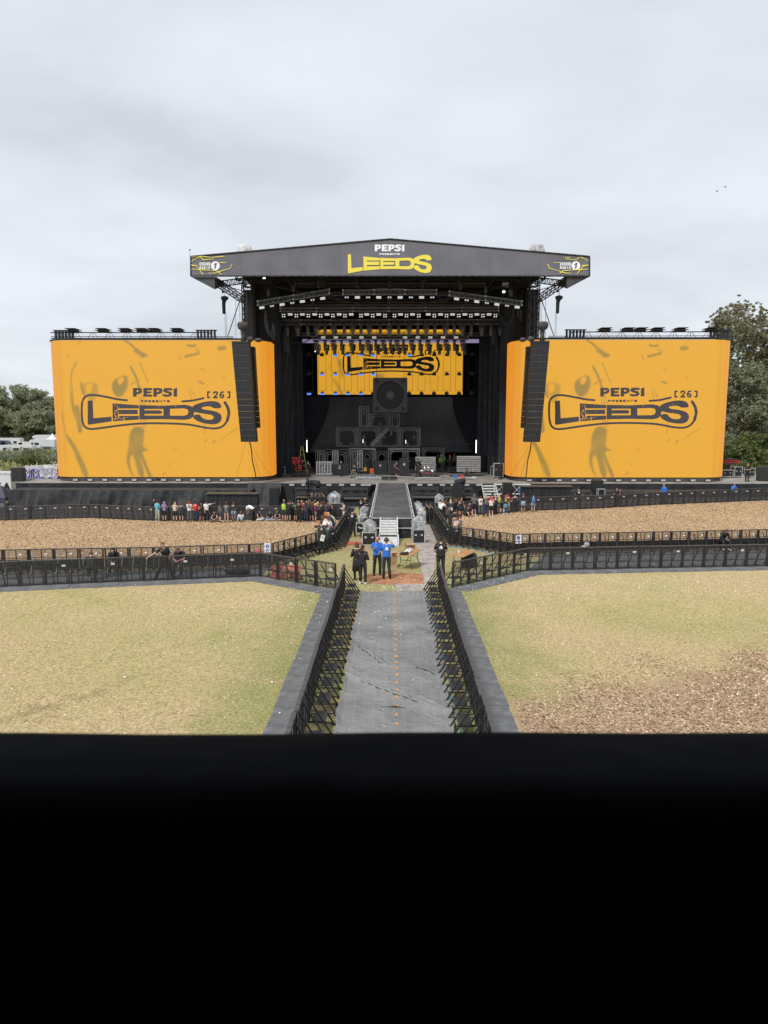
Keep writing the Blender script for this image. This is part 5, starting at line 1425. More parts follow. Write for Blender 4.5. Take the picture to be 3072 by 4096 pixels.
m = MB(); m.tube((-h * .8, .6, h), (-h * .8, .6, 9), .03, 4).tube((h * .8, .6, h), (h * .8, .6, 9), .03, 4); m.build('hanging_wire', BLACKMET, root)
# banner flags hanging at the sides
root = empty('hanging_banner', (0, 0, 0), 0, 'narrow grey slatted panel hanging slanted left of the third truss', 'hanging panel')
pp = [at(*q, 79) for q in ((1133, 1318), (1152, 1318), (1158, 1412), (1136, 1403))]
m = MB(); m.add(pp + [p + Vector((0, .12, 0)) for p in pp], [(3, 2, 1, 0), (4, 5, 6, 7), (0, 1, 5, 4), (1, 2, 6, 5), (2, 3, 7, 6), (3, 0, 4, 7)]); m.build('panel', DARKMET, root)
root = empty('hanging_banner', (0, 0, 0), 0, 'narrow brown grey slatted panel hanging right of the third truss', 'hanging panel')
pp = [at(*q, 79) for q in ((1968, 1318), (1983, 1318), (1981, 1373), (1966, 1382))]
m = MB(); m.add(pp + [p + Vector((0, .12, 0)) for p in pp], [(3, 2, 1, 0), (4, 5, 6, 7), (0, 1, 5, 4), (1, 2, 6, 5), (2, 3, 7, 6), (3, 0, 4, 7)]); m.build('panel', mat('brown grey panel', (.09, .075, .06), .8), root)
# drooping cable looms
def sag(pts, Y, r_, label, n=3):
    P_ = [at(x, y, Y) for x, y in pts]; m = MB()
    for k in range(n):
        o = Vector((.1 * k, .06 * k, -.12 * k)); m.path([p + o * math.sin(math.pi * (i + .5) / len(P_)) for i, p in enumerate(P_)], r_, 5)
    return tag(m.build('cable_loom', PLAST if n < 5 else DARKMET), label, 'cables')
sag([(1059, 1240), (1058, 1280), (1062, 1310), (1072, 1335), (1082, 1338), (1088, 1320), (1090, 1292)], 72.5, .035, 'thick bundle of grey cables drooping from the left truss end', 5)
sag([(2052, 1232), (2050, 1260), (2042, 1285), (2030, 1293), (2010, 1285), (1996, 1262), (1994, 1245)], 72.5, .03, 'grey cables swagged between the right ends of the upper trusses')
sag([(1322, 1172), (1335, 1192), (1350, 1196), (1362, 1188), (1370, 1175)], 70.8, .02, 'short cable swag between left and middle front trusses', 2)
sag([(1747, 1175), (1760, 1200), (1775, 1203), (1788, 1193), (1796, 1180)], 70.8, .02, 'short cable swag between middle and right front trusses', 2)
sag([(1135, 1335), (1150, 1358), (1180, 1370), (1215, 1368), (1245, 1352)], 80, .035, 'dark cable loop hanging below the left end of the third truss', 2)
sag([(2068, 1240), (2069, 1262), (2074, 1270), (2080, 1255), (2080, 1238)], 72.5, .03, 'short bundle of cables under the right truss end', 4)
for k, (a_, b_) in enumerate((((1150, 1420), (1120, 1760)), ((1130, 1330), (1145, 1700)), ((1180, 1600), (1150, 1830)), ((1165, 1480), (1130, 1830)), ((1940, 1590), (1945, 1820)), ((1956, 1600), (1962, 1815)), ((1990, 1380), (2010, 1560)), ((1985, 1330), (1986, 1700)))):
    m = MB(); m.tube(at(*a_, 77), at(*b_, 78), .025, 4)
    tag(m.build('hanging_rope', DARKMET), ('thin grey rope or chain hanging at the left wing of the stage' if a_[0] < 1500 else 'thin grey rope or chain hanging at the right wing of the stage'), 'rope', 'ropes at the left wing' if a_[0] < 1500 else 'ropes at the right wing')

# ------------------------------------------------------------------ scaffold riser on stage
def frame3(px0, py0, px1, py1, Y, dep, label, m_=FRAMEM, deckm=None, rail=.07, extra=None):
    a, b = at(px0, py0, Y), at(px1, py1, Y); x0, x1, z0, z1 = a.x, b.x, b.z, a.z
    root = empty('scaffold_frame', (x0, Y, z0), 0, label, 'scaffold frame')
    W_, H_ = x1 - x0, z1 - z0
    m = MB()
    for y in (0, dep):
        for x in (0, W_):
            m.box(x - rail / 2, x + rail / 2, y - rail / 2, y + rail / 2, 0, H_); xi = x + (.22 if x == 0 else -.22); m.box(xi - rail / 3, xi + rail / 3, y - rail / 3, y + rail / 3, .04, H_ - .06)
        m.box(0, W_, y - rail / 2 + .003, y + rail / 2 - .003, H_ - rail, H_ - .003); m.box(0, W_, y - rail / 2 + .003, y + rail / 2 - .003, 0.003, rail * .7)
        m.box(.2, W_ - .2, y - rail / 3, y + rail / 3, H_ - .3, H_ - .25)
        m.bar((.22, y, H_ - .6), (.5, y, H_ - .3), .04).bar((W_ - .22, y, H_ - .6), (W_ - .5, y, H_ - .3), .04)
    m.build('posts', m_, root) if W_ > .5 else m.build('post_pair', m_, root)
    m = MB(); m.box(-.05, W_ + .05, -.1, dep + .1, H_, H_ + .06); m.build('deck', deckm or BLACKWOOD, root)
    if extra:
        for i in range(extra):
            r_ = rnd; m = MB(); x = r_.uniform(.3, W_ - .3); z = r_.choice([.05, .05, H_ * .4, H_ * .6]); m.box(x - .09, x + .09, dep * .5 - .1, dep * .5 + .1, z, z + r_.uniform(.25, .5)); m.build('junction_box', mat('taupe box', (.2, .185, .16), .6), root)
    return root
YF = 83.0
frame3(1345, 1711, 1425, 1786, YF, 2, 'left black frame of the middle tier of the stage scaffold', extra=3)
frame3(1432, 1711, 1512, 1786, YF, 2, 'second black frame of the middle tier of the stage scaffold', extra=2)
frame3(1518, 1711, 1596, 1786, YF, 2, 'third black frame of the middle tier of the stage scaffold', extra=3)
frame3(1602, 1711, 1680, 1786, YF, 2, 'right black frame of the middle tier of the stage scaffold', extra=2)
frame3(1437, 1625, 1474, 1706, YF, 1.6, 'left narrow frame of the top tier under the giant speaker', extra=1)
frame3(1480, 1655, 1556, 1706, YF, 1.6, 'middle frame of the top tier right below the giant speaker', extra=2)
frame3(1562, 1655, 1598, 1706, YF, 1.6, 'right narrow frame of the top tier under the giant speaker')
frame3(1262, 1796, 1392, 1858, YF - .6, 2, 'left low frame of the bottom tier of the stage scaffold')
frame3(1300, 1808, 1385, 1860, YF - 1.6, .8, 'arched inner frame standing in front of the left bottom tier')
frame3(1396, 1796, 1500, 1885, YF, 2, 'bright edged middle frame of the bottom tier of the stage scaffold', ALU, ALU)
frame3(1452, 1806, 1488, 1885, YF - .6, .7, 'narrow doorway shaped frame in the bottom tier')
frame3(1506, 1806, 1548, 1885, YF - .6, .7, 'second narrow doorway shaped frame in the bottom tier')
frame3(1555, 1796, 1678, 1885, YF, 2, 'bright edged right frame of the bottom tier of the stage scaffold', ALU, ALU)
for k, (xa_, xb_) in enumerate(((1270, 1296), (1330, 1352), (1402, 1424), (1430, 1449), (1612, 1632))):
    frame3(xa_, 1800, xb_, 1885, YF - 2.2, .5, ('first', 'second', 'third', 'fourth', 'fifth')[k] + ' narrow upright metal frame from the left in the scaffold bottom tier', ALU if k % 2 else FRAMEM)
frame3(1692, 1790, 1775, 1880, YF + .5, 2, 'low dark frame with pale top bar right of the scaffold')
root = empty('folding_stair', (0, 0, 0), 0, 'slanting lattice ladder leaning inside the third middle frame', 'ladder')
m = MB(); m.truss(at(1486, 1780, YF + .8), at(1550, 1716, YF + .8), .3, .3, .035, .35); m.build('lattice', ALU, root)
m = MB()
for a_, b_ in (((1449, 1600), (1449, 1625)), ((1676, 1600), (1676, 1700))):
    m.tube(at(*a_, 83.5), at(*b_, 83.5), .05, 5)
for pts in ([(1449, 1640), (1440, 1600), (1455, 1590)], [(1690, 1590), (1668, 1635), (1688, 1638), (1668, 1675), (1685, 1678), (1676, 1695)], [(1230, 1712), (1212, 1750), (1230, 1752), (1212, 1790)]):
    m.path([at(x, y, 83.5) for x, y in pts], .035, 4)
tag(m.build('zigzag_brace', DARKMET), 'thin zigzag shaped metal braces standing up beside the scaffold', 'brace')
m = MB(); m.tube(at(1233, 1777, 87), at(1350, 1777, 87), .05, 5).tube(at(1690, 1778, 87), at(1892, 1775, 87), .05, 5)
tag(m.build('cross_rail', DARKMET), 'thin pale rail running across the back cloth on both sides', 'rail')

# ------------------------------------------------------------------ cases, carts, backline
def dk(px, py): return atz(px, py, ZD)
def case(p, w_, d_, h_, rz, label, cat='flight case', body=BLACKWOOD, wheels=True, grp=None, name='flight_case'):
    root = empty(name, p, rz, label, cat, grp); b = .12 if wheels else .0
    m = MB(); m.box(-w_ / 2 + .012, w_ / 2 - .012, -d_ / 2 + .012, d_ / 2 - .012, b + .012, h_ - .012); m.build('body', body, root)
    m = MB(); e_ = .022
    for x in (-w_ / 2, w_ / 2):
        for y in (-d_ / 2, d_ / 2): m.box(x - e_, x + e_, y - e_, y + e_, b, h_)
    for z in (b + e_, h_ - e_):
        for y in (-d_ / 2, d_ / 2): m.box(-w_ / 2 + e_, w_ / 2 - e_, y - e_ + .002, y + e_ - .002, z - e_, z + e_)
        for x in (-w_ / 2, w_ / 2): m.box(x - e_ + .002, x + e_ - .002, -d_ / 2 + e_, d_ / 2 - e_, z - e_, z + e_)
    m.build('edge_strips', ALU if name == 'flight_case' else DARKMET, root)
    m = MB()
    for x in ((-w_ * .25, w_ * .25) if name == 'flight_case' else ()): m.box(x - .06, x + .06, -d_ / 2 - .018, -d_ / 2 + .005, h_ * .55, h_ * .55 + .09)
    if m.v: m.build('latches', ALU, root)
    else:
        for k in range(3): m.box(-w_ / 2 + .06, w_ / 2 - .06, -d_ / 2 - .012, -d_ / 2 + .004, b + (h_ - b) * (.08 + .3 * k), b + (h_ - b) * (.32 + .3 * k))
        m.box(-.12, .1, -d_ / 2 - .03, -d_ / 2 - .013, h_ * .62, h_ * .75, 1); m.build('drawer_fronts', [PLAST, LAMPOFF], root)
    if wheels:
        for x in (-w_ / 2 + .1, w_ / 2 - .1):
            for y in (-d_ / 2 + .1, d_ / 2 - .1):
                m = MB(); m.tube((x - .02, y, .055), (x + .02, y, .055), .055, 8); m.box(x - .03, x + .03, y - .03, y + .03, .05, b); m.build('wheel', PLAST, root)
    return root
case(dk(1122, 1902), 1.0, .7, .95, .05, 'low black flight case with silver edges by the left screen edge')
c_ = dk(1204, 1908)
root = empty('cable_cart', c_, .1, 'wheeled mesh cart loaded with red straps near the left screen', 'cart')
m = MB()
for x in (-.95, -.5, .85):
    for y in (-.5, .5): m.tube((x, y, .12), (x, y, 2.1 if x < .8 else 1.2), .03, 5)
for z in (.5, 1.0, 1.5, 2.0):
    for y in (-.5, .5): m.tube((-.95, y, z), (.85 if z < 1.1 else -.1, y, z), .022, 5)
m.box(-1, 1.0, -.55, .55, .12, .17); m.build('cage', BLACKMET, root)
for i in range(10):
    m = MB(); x = rnd.uniform(-.8, .6); z = rnd.uniform(1.0, 2.1); m.path([(x + .12 * math.sin(k * 2 + i), -.53 + .05 * math.cos(k + i), z - .1 * k + .1 * math.sin(k * 3)) for k in range(5)], .035, 5); m.build('strap', RED, root)
m = MB(); m.box(-.9, -.2, -.4, .4, 1.95, 2.08); m.build('straps_pile', RED, root)
for x in (-.8, .8):
    m = MB(); m.tube((x, -.5, .07), (x + .04, -.5, .07), .07, 8).tube((x, .5, .07), (x + .04, .5, .07), .07, 8); m.build('wheel', PLAST, root)
def bars_stack(pa, pb, Y, n, label, horizontal=True):
    a, b = at(*pa, Y), at(*pb, Y); root = empty('truss_stack', (a.x, Y, b.z), 0, label, 'stacked frames'); W_, H_ = b.x - a.x, a.z - b.z
    for i in range(n):
        m = MB()
        if horizontal:
            z = H_ * i / n; hh = H_ / n * .62
            m.box(0, W_, -.06, .0, z + hh * .75, z + hh); m.box(0, W_, -.06, 0, z, z + hh * .25); m.box(0, W_, .6, .66, z + hh * .75, z + hh)
            k = int(W_ / .3)
            for q_ in range(k): m.bar((W_ * q_ / k, -.03, z + hh * .2), (W_ * (q_ + .5) / k, -.03, z + hh * .8), .03)
            m.box(0, W_, .05, .6, z + .01, z + hh * .9)
        else:
            x = W_ * i / n; m.box(x, x + .07, -.06, .0, 0, H_); m.box(x + .1, x + .16, .2, .26, 0, H_); m.box(x, x + W_ / n * .9, -.055, 0, H_ - .07, H_ - .004); m.box(x, x + W_ / n * .9, -.055, 0, .02, .1)
        m.build('frame', ALU, root)
    return root
bars_stack((1265, 1846), (1330, 1898), 77.5, 6, 'upright row of silver deck frames on a dolly left of the centre', False)
bars_stack((1662, 1826), (1743, 1880), 78, 7, 'stack of pale silver truss sections right of the centre scaffold')
bars_stack((1829, 1823), (1922, 1886), 77.5, 9, 'tall wide stack of pale silver truss sections at the right of the stage')
for px, py, w_, h_, lab in ((1358, 1903, 1.9, 1.2, 'black dolly loaded with dark backline and red trim left of centre'), (1432, 1895, 2.4, 1.75, 'tall wide black case behind the guitars'), (1522, 1900, 1.25, 1.5, 'black amplifier rack with lattice front near the centre'),
                            (1580, 1902, 1.25, 1.55, 'black amplifier rack just left of the drum kit'), (1617, 1905, .95, 1.85, 'tall black cabinet with cross bars left of the drum riser'), (1600, 1862, 2.6, 2.3, 'big dark panelled box standing inside the right bottom tier'),
                            (1846, 1893, 2.8, .7, 'long low black case covered in cloth right of the drums'), (1962, 1862, 1.1, .8, 'grey cased console at the right wing'), (2000, 1852, 1.0, .9, 'black rack at the far right wing')):
    p = dk(px, py); p.y += .6; case(p, w_, .8, h_, rnd.uniform(-.06, .06), lab, 'equipment case', wheels=True, name='equipment_case')
case(dk(1992, 1912), .95, .6, 1.55, .0, 'upright black flight case with bright silver edges at the right of the stage')
case(dk(2082 - 106, 1905) + Vector((0, .3, 0)), .4, .6, 1.1, .3, 'narrow black case edge leaning beside the silver edged case', wheels=False)
for k, (px, w_, h_) in enumerate(((1290, 1.2, 1.3), (1345, 1.0, 1.7), (1395, 1.3, 1.9), (1468, 1.1, 1.4), (1492, .9, 1.9), (1548, .9, 1.25), (1640, 1.0, 1.5), (1768, 1.0, 1.1), (1925, .9, 1.5), (1950, 1.0, 1.0))):
    p = dk(px, 1880); p.y += .9 + k % 3 * .5
    case(p, w_, .7, h_, .1 * math.sin(k * 2), ('first', 'second', 'third', 'fourth', 'fifth', 'sixth', 'seventh', 'eighth', 'ninth', 'tenth')[k] + ' dark case from the left in the crowded row before the scaffold', 'equipment case', name='equipment_case', body=PLAST)
# guitars on stands
def guitar(p, colr, label, rz=0):
    root = empty('guitar', p, rz, label, 'guitar')
    m = MB(); pr = [(0, 0), (.16, .02), (.21, .14), (.15, .26), (.17, .38), (.1, .46), (-.1, .46), (-.17, .38), (-.15, .26), (-.21, .14), (-.16, .02)]
    m.prism([(x, z + .35) for x, z in pr], -.04, .04); m.build('body', mat(label[:12], colr, .3), root)
    m = MB(); m.box(-.03, .03, -.05, -.01, .75, 1.45); m.box(-.05, .05, -.045, -.015, 1.45, 1.62); m.build('neck', mat('dark neck wood', (.08, .04, .02), .5), root)
    m = MB(); m.tube((0, .1, .4), (.2, -.1, 0), .015, 5).tube((0, .1, .4), (-.2, -.1, 0), .015, 5).tube((0, .1, .9), (0, .3, 0), .015, 5); m.build('stand', BLACKMET, root)
guitar(dk(1461, 1898), (.55, .3, .08), 'sunburst electric guitar on a stand left of the red boxes')
guitar(dk(1436, 1902), (.03, .03, .03), 'dark electric guitar on a stand beside the kneeling technician', .2)
root = empty('pedal_riser', dk(1475, 1915), 0, 'low silver lattice riser covered with effect pedals', 'riser')
def riser(root, w_, d_, h_):
    m = MB(); m.box(-w_ / 2, w_ / 2, -d_ / 2, d_ / 2, h_ - .05, h_); m.build('platform', BLACKWOOD, root)
    m = MB(); m.box(-w_ / 2, w_ / 2, -d_ / 2 - .03, -d_ / 2 - .002, h_ - .07, h_ - .01); m.box(-w_ / 2, w_ / 2, -d_ / 2 - .03, -d_ / 2 - .002, .06, .10)
    n = int(w_ / .22)
    for i in range(n):
        m.bar((-w_ / 2 + w_ * i / n, -d_ / 2 - .015, .1), (-w_ / 2 + w_ * (i + .5) / n, -d_ / 2 - .015, h_ - .07), .03); m.bar((-w_ / 2 + w_ * (i + .5) / n, -d_ / 2 - .015, h_ - .07), (-w_ / 2 + w_ * (i + 1) / n, -d_ / 2 - .015, .1), .03)
    for x in (-w_ / 2 + .1, w_ / 2 - .1): m.box(x - .04, x + .04, -d_ / 2, -d_ / 2 + .08, 0, .06)
    m.build('lattice_edge', ALU, root)
riser(root, 2.7, 1.2, .28)
for i in range(9):
    m = MB(); x = -1.2 + i * .29; m.box(x - .07, x + .07, -.45, -.3, .28, .34); m.build('pedal', LAMPOFF if i % 2 else mat('blue pedal', (.1, .3, .5), .4), root)
root = empty('red_boxes', dk(1487, 1903), 0, 'stack of three small red orange cases on the pedal riser', 'small cases')
for i in range(3):
    m = MB(); m.box(-.2, .2, -.2, .15, .3 + i * .17, .44 + i * .17); m.build('box', mat('orange red plastic', (.6, .09, .03), .5), root)
root = empty('drum_riser', dk(1708, 1918), 0, 'low silver lattice riser under the drum kit', 'riser'); riser(root, 2.65, 1.9, .32)
root = empty('table_riser', dk(1851, 1917), 0, 'low silver lattice riser under coloured boxes right of the drums', 'riser'); riser(root, 2.6, 1.7, .32)
dp = dk(1708, 1916); dp.z += .32
root = empty('drum_kit', dp, 0, 'drum kit with round red printed bass drum head on the riser', 'drum kit')
CHR = mat('chrome', (.6, .6, .62), .2, metal=.9); HEAD = mat('drum head', (.03, .03, .032), .4); REDP = mat('magenta drum print', (.5, .02, .08), .5); CYM = mat('brass cymbal', (.5, .42, .22), .3, metal=.8)
m = MB(); n = 24; rr_ = .32; cx = -.1
disc(rr_, rr_, -.75, -.35, m, n, cx, rr_); m.build('bass_drum_shell', CHR, root)
m = MB(); disc(rr_ - .02, .001, -.76, -.765, m, n, cx, rr_); o = m.build('bass_drum_head', HEAD, root)
m = MB(); disc(rr_ + .015, rr_ - .02, -.77, -.77, m, n, cx, rr_); m.build('hoop', CHR, root)
m = MB(); m.prism([(cx + x, rr_ + z) for x, z in ((-.2, -.03), (.2, -.05), (.22, .06), (.05, .1), (-.16, .09))], -.785, -.775); m.build('head_print', REDP, o)
for x, y, z, r_ in ((-.55, -.3, .4, .22), (.55, -.25, .35, .24), (-.25, -.25, .75, .17), (.15, -.25, .75, .18)):
    m = MB(); m.tube((x, y, z), (x, y + .05, z + .22), r_, 16); m.tube((x, y, 0), (x, y, z), .015, 5); m.build('drum', CHR, root)
for x, z in ((-.85, 1.05), (-.5, 1.2), (.4, 1.25), (.85, 1.1)):
    m = MB(); m.tube((x, 0, z), (x + .03, 0, z + .02), .25, 16, r1=.02); m.tube((x, 0, z), (x * .9, .1, 0), .014, 5); m.build('cymbal', CYM, root)
# boxes on the table riser
for px, py, c, lab in ((1802, 1905, (.05, .12, .5), 'small blue box on the right riser'), (1825, 1903, (.6, .08, .05), 'bright red box on the right riser'), (1875, 1908, (.6, .6, .6), 'silver laptop case on the right riser')):
    p = dk(px, py); p.z += .33; p.y = 71.8; m = MB(); m.box(-.2, .2, -.12, .12, 0, .24 if py < 1907 else .1); m.box(-.06, .06, -.13, -.121, .14 if py < 1907 else .04, .18 if py < 1907 else .06)
    tag(m.build('box', mat(lab, c, .5), loc=p), lab, 'box')
# monitors wedges at the stage edge
for i, (px, py) in enumerate(((1541, 1921), (1573, 1921))):
    p = dk(px, py); root = empty('monitor_wedge', p, 0, ('left' if i == 0 else 'right') + ' black floor monitor wedge at the start of the runway', 'monitor wedge')
    m = MB(); m.add([(-.38, -.25, 0), (.38, -.25, 0), (.38, .25, 0), (-.38, .25, 0), (-.38, -.2, .18), (.38, -.2, .18), (.38, .25, .36), (-.38, .25, .36)], [(0, 3, 2, 1), (4, 5, 6, 7), (0, 1, 5, 4), (1, 2, 6, 5), (2, 3, 7, 6), (3, 0, 4, 7)]); m.build('cabinet', PLAST, root)
    m = MB(); m.add([(-.33, -.19, .187), (.33, -.19, .187), (.33, .22, .352), (-.33, .22, .352)], [(0, 1, 2, 3)]); m.build('grille', GRILL, root)
for i, (px, py) in enumerate(((1640, 1906), (1775, 1912), (1690 + 78, 1908))):
    p = dk(px, py); m = MB(); m.tube((0, 0, 0), (0, 0, 1.4), .014, 5); m.tube((0, 0, 1.4), (-.4, -.2, 1.55), .012, 5); m.tube((0, 0, .02), (.2, .1, 0), .012, 4).tube((0, 0, .02), (-.2, .1, 0), .012, 4).tube((0, 0, .02), (0, -.2, 0), .012, 4); m.ell((-.42, -.21, 1.56), (.05, .05, .05))
    tag(m.build('microphone_stand', BLACKMET, loc=p), ('microphone stand left of the drum riser', 'microphone stand just right of the drum riser', 'second microphone stand right of the drum riser')[i], 'microphone stand')
# yellow step ladder
p = dk(1243, 1882); root = empty('step_ladder', (p.x, 77.5, ZD), 0, 'yellow A-shaped step ladder standing behind the cable cart', 'ladder')
YM = mat('dull yellow ladder', (.3, .3, .05), .5)
m = MB()
for s in (-1, 1): m.bar((s * .08, 0, 3.2), (s * .55, 0, 0), .06)
m.build('legs', YM, root); m = MB()
for k in range(5): z = .6 + k * .55; m.box(-.54 + z * .15, .54 - z * .15, -.03, .03, z, z + .03)
m.build('rungs', YM, root)
# ------------------------------------------------------------------ in front of the stage
def subs(pa, pb, Y, nx, nz, label):
    a, b = at(*pa, Y), at(*pb, Y); root = empty('subwoofer_stack', (a.x, Y, G(Y)), 0, label, 'loudspeakers'); W_ = b.x - a.x; H_ = a.z - G(Y)
    for i in range(nx):
        for j in range(nz):
            m = MB(); x0, x1 = W_ * i / nx, W_ * (i + 1) / nx; z0, z1 = H_ * j / nz, H_ * (j + 1) / nz
            m.box(x0 + .012, x1 - .012, 0, .9, z0 + .01, z1 - .01); c = m.build('subwoofer', PLAST, root)
            m = MB()
            m.box(x0 + .06, x0 + (x1 - x0) * (.36 if i % 2 else .94), -.015, -.002, z0 + .06, z1 - .06)
            m.build('grille', GRILL, c)
            m = MB(); m.box(x0, x1, -.03, .0, z1 - .03, z1 - .006); m.box(x0 - .015, x0 + .015, -.03, 0, z0, z1 - .035); m.build('edge', DARKMET, c)
    m = MB(); m.box(-.1, W_ + .1, -.15, 1, H_ + .002, H_ + .07); m.build('top_board', DARKMET, root)
    return root
subs((828, 1977), (1030, 2027), 62.5, 6, 2, 'long two-row bank of black subwoofers in front of the left screen')
subs((2088, 1948), (2284, 2027), 64.5, 6, 2, 'long two-row bank of black subwoofers in front of the right screen')
def spk(px, ptop, Y, w_, label, n=2):
    p = at(px, ptop, Y); g = G(Y); H_ = p.z - g; root = empty('speaker_stack', (p.x, Y, g), 0, label, 'loudspeaker')
    for i in range(n):
        m = MB(); z0, z1 = H_ * (0 if i == 0 else .62), H_ * (.615 if i == 0 else 1); m.box(-w_ / 2, w_ / 2, 0, .8, z0, z1); c = m.build('cabinet', PLAST, root); m = MB(); m.box(-w_ / 2 + .05, w_ / 2 - .05, -.015, -.002, z0 + .05, z1 - .05); m.build('grille', GRILL, c)
    return root
spk(1095, 1953, 66, .85, 'stacked pair of black speakers below the stage edge left of the left camera'); spk(1295, 1950, 66, .85, 'stacked pair of black speakers below the stage edge right of the left camera')
spk(1833, 1937, 66, .85, 'tall black speaker stack beside the right camera operator'); spk(2032, 1932, 66.5, .85, 'tall black speaker stack right of the pale steps')
spk(2394, 1922, 66.8, .95, 'black speaker on a tall stand before the right screen', 2)
p = gnd(2401, 2046); case(Vector((at(2401, 1986, 66).x, 65.9, G(66))), .6, .5, 1.75, 0, 'upright flight case with pale frame and red marks before the right screen', wheels=False)
# tubular rails and catwalk before the stage
def railset(x0px, x1px, Y, tops, label):
    x0, x1 = at(x0px, 1640, Y).x, at(x1px, 1640, Y).x; g = G(Y); root = empty('pit_scaffold', (x0, Y, g), 0, label, 'scaffold rail'); W_ = x1 - x0
    for x in (0, W_):
        for y in (0, 1): m = MB(); m.tube((x, y, 0), (x, y, at(1500, tops[0], Y).z - g + .1), .035, 6); m.build('upright', DARKMET, root)
    for py in tops:
        z = at(1500, py, Y).z - g; m = MB(); m.tube((0, 0, z), (W_, 0, z), .032, 6); m.tube((0, 1, z), (W_, 1, z), .026, 6); m.build('rail', DARKMET, root)
    m = MB(); z = at(1500, tops[-1], Y).z - g - .25; m.box(0, W_, 0, 1.1, z - .08, z); m.build('catwalk', mat('catwalk boards', (.10, .095, .09), .7, var=.2), root)
    m = MB(); z0 = z - .1; m.box(0.02, W_ - .02, .2, .22, .02, z0); m.build('skirt', BLACKCLOTH, root)
    return root
railset(1177, 1278, 66.5, (1955, 1972, 1979), 'dark tubular rail and catwalk under the left camera')
railset(1365, 1468, 66.5, (1955, 1960, 1977, 1983), 'dark tubular rail and catwalk left of the runway')
railset(1652, 1754, 66.5, (1953, 1958, 1973, 1978), 'dark tubular rail and catwalk right of the runway')
railset(1780, 1895, 66.5, (1953, 1958, 1973, 1978), 'dark tubular rail and catwalk under the right camera')
lb2 = [False]; proto2 = lampbox()
for i, (px, s_) in enumerate([(1167, 'l'), (1216, 'l'), (1316, 'l'), (1366, 'l'), (1412, 'l'), (1453, 'l'), (1474, 'l'), (1679, 'r'), (1720, 'r'), (1770, 'r'), (1812, 'r'), (1867, 'r'), (1914, 'r')]):
    q = at(px, 1941, 68.7); side = 'left' if s_ == 'l' else 'right'
    put(proto2, lb2, (q.x, 68.8, q.z - .15), (0, 0, 0), f'small pale lamp on the stage edge just {side} of the runway', f'stage edge lamps {side} of the runway')
m = MB(); a, b = at(1978, 1936, 68.6), at(2120, 1936, 68.6); m.truss(a + Vector((0, 0, -.5)), b + Vector((0, 0, -.5)), .9, .5, .05, 1.4)
tag(m.build('support_truss', ALUB), 'pale lattice truss under the deck right of the steps', 'truss')
m = MB(); q = at(2080, 1950, 67); m.path([q, q + Vector((-.05, -.05, -.5)), q + Vector((.05, -.1, -1.0)), q + Vector((-.05, 0, -1.4))], .05, 5).path([q, q + Vector((.12, -.05, -.5)), q + Vector((.1, -.1, -1.2))], .04, 5)
tag(m.build('rope_bundle', HOSE), 'blue rope bundle hanging from the deck near the pale steps', 'rope')
# TV camera under black cover
def tvcam(px, py, Y, label, s=1):
    p = at(px, py, Y); root = empty('broadcast_camera', (p.x, Y, G(Y) + .0), 0, label, 'video camera'); z = p.z - G(Y)
    m = MB(); m.loft([[(x, -.2 * w_ * math.cos(a), z - .05 + dz + .24 * w_ * math.sin(a)) for a in np.linspace(0, 6.28, 9)[:-1]] for x, w_, dz in ((-.55 * s, .6, .22), (-.5 * s, .9, .22), (-.12 * s, 1.0, .18), (.0 * s, 1.45, .02), (.4 * s, 1.5, -.02), (.46 * s, 1.1, -.05))]); m.build('covered_body', BLACKCLOTH, root)
    m = MB(); m.tube((0, 0, z), (0, 0, .9), .09, 8); m.tube((0, 0, .95), (.5, .1, 0), .035, 5).tube((0, 0, .95), (-.5, .1, 0), .035, 5).tube((0, 0, .95), (0, -.5, 0), .035, 5); m.build('pedestal', DARKMET, root)
    return root
tvcam(1262, 1935, 66.8, 'broadcast camera under a black cover on the left catwalk'); tvcam(1838, 1930, 66.8, 'broadcast camera under a black cover on the right catwalk', -1)
# plastic-bagged machines on cases
def bag_mat():
    m = bpy.data.materials.new('clear plastic bag'); m.use_nodes = True; t = m.node_tree; b = t.nodes['Principled BSDF']
    b.inputs['Base Color'].default_value = (.75, .78, .8, 1); b.inputs['Roughness'].default_value = .25
    tr = t.nodes.new('ShaderNodeBsdfTransparent'); ms = t.nodes.new('ShaderNodeMixShader')
    n = t.nodes.new('ShaderNodeTexNoise'); n.inputs['Scale'].default_value = 3; n.inputs['Detail'].default_value = 2; tcn = t.nodes.new('ShaderNodeTexCoord'); t.links.new(tcn.outputs['Object'], n.inputs['Vector'])
    r = t.nodes.new('ShaderNodeMapRange'); r.inputs[1].default_value = .4; r.inputs[2].default_value = .65; r.inputs[3].default_value = .16; r.inputs[4].default_value = .5; t.links.new(n.outputs[0], r.inputs[0])
    t.links.new(r.outputs[0], ms.inputs[0]); t.links.new(tr.outputs[0], ms.inputs[1]); t.links.new(b.outputs[0], ms.inputs[2]); t.links.new(ms.outputs[0], t.nodes['Material Output'].inputs[0])
    return m
BAG = bag_mat()
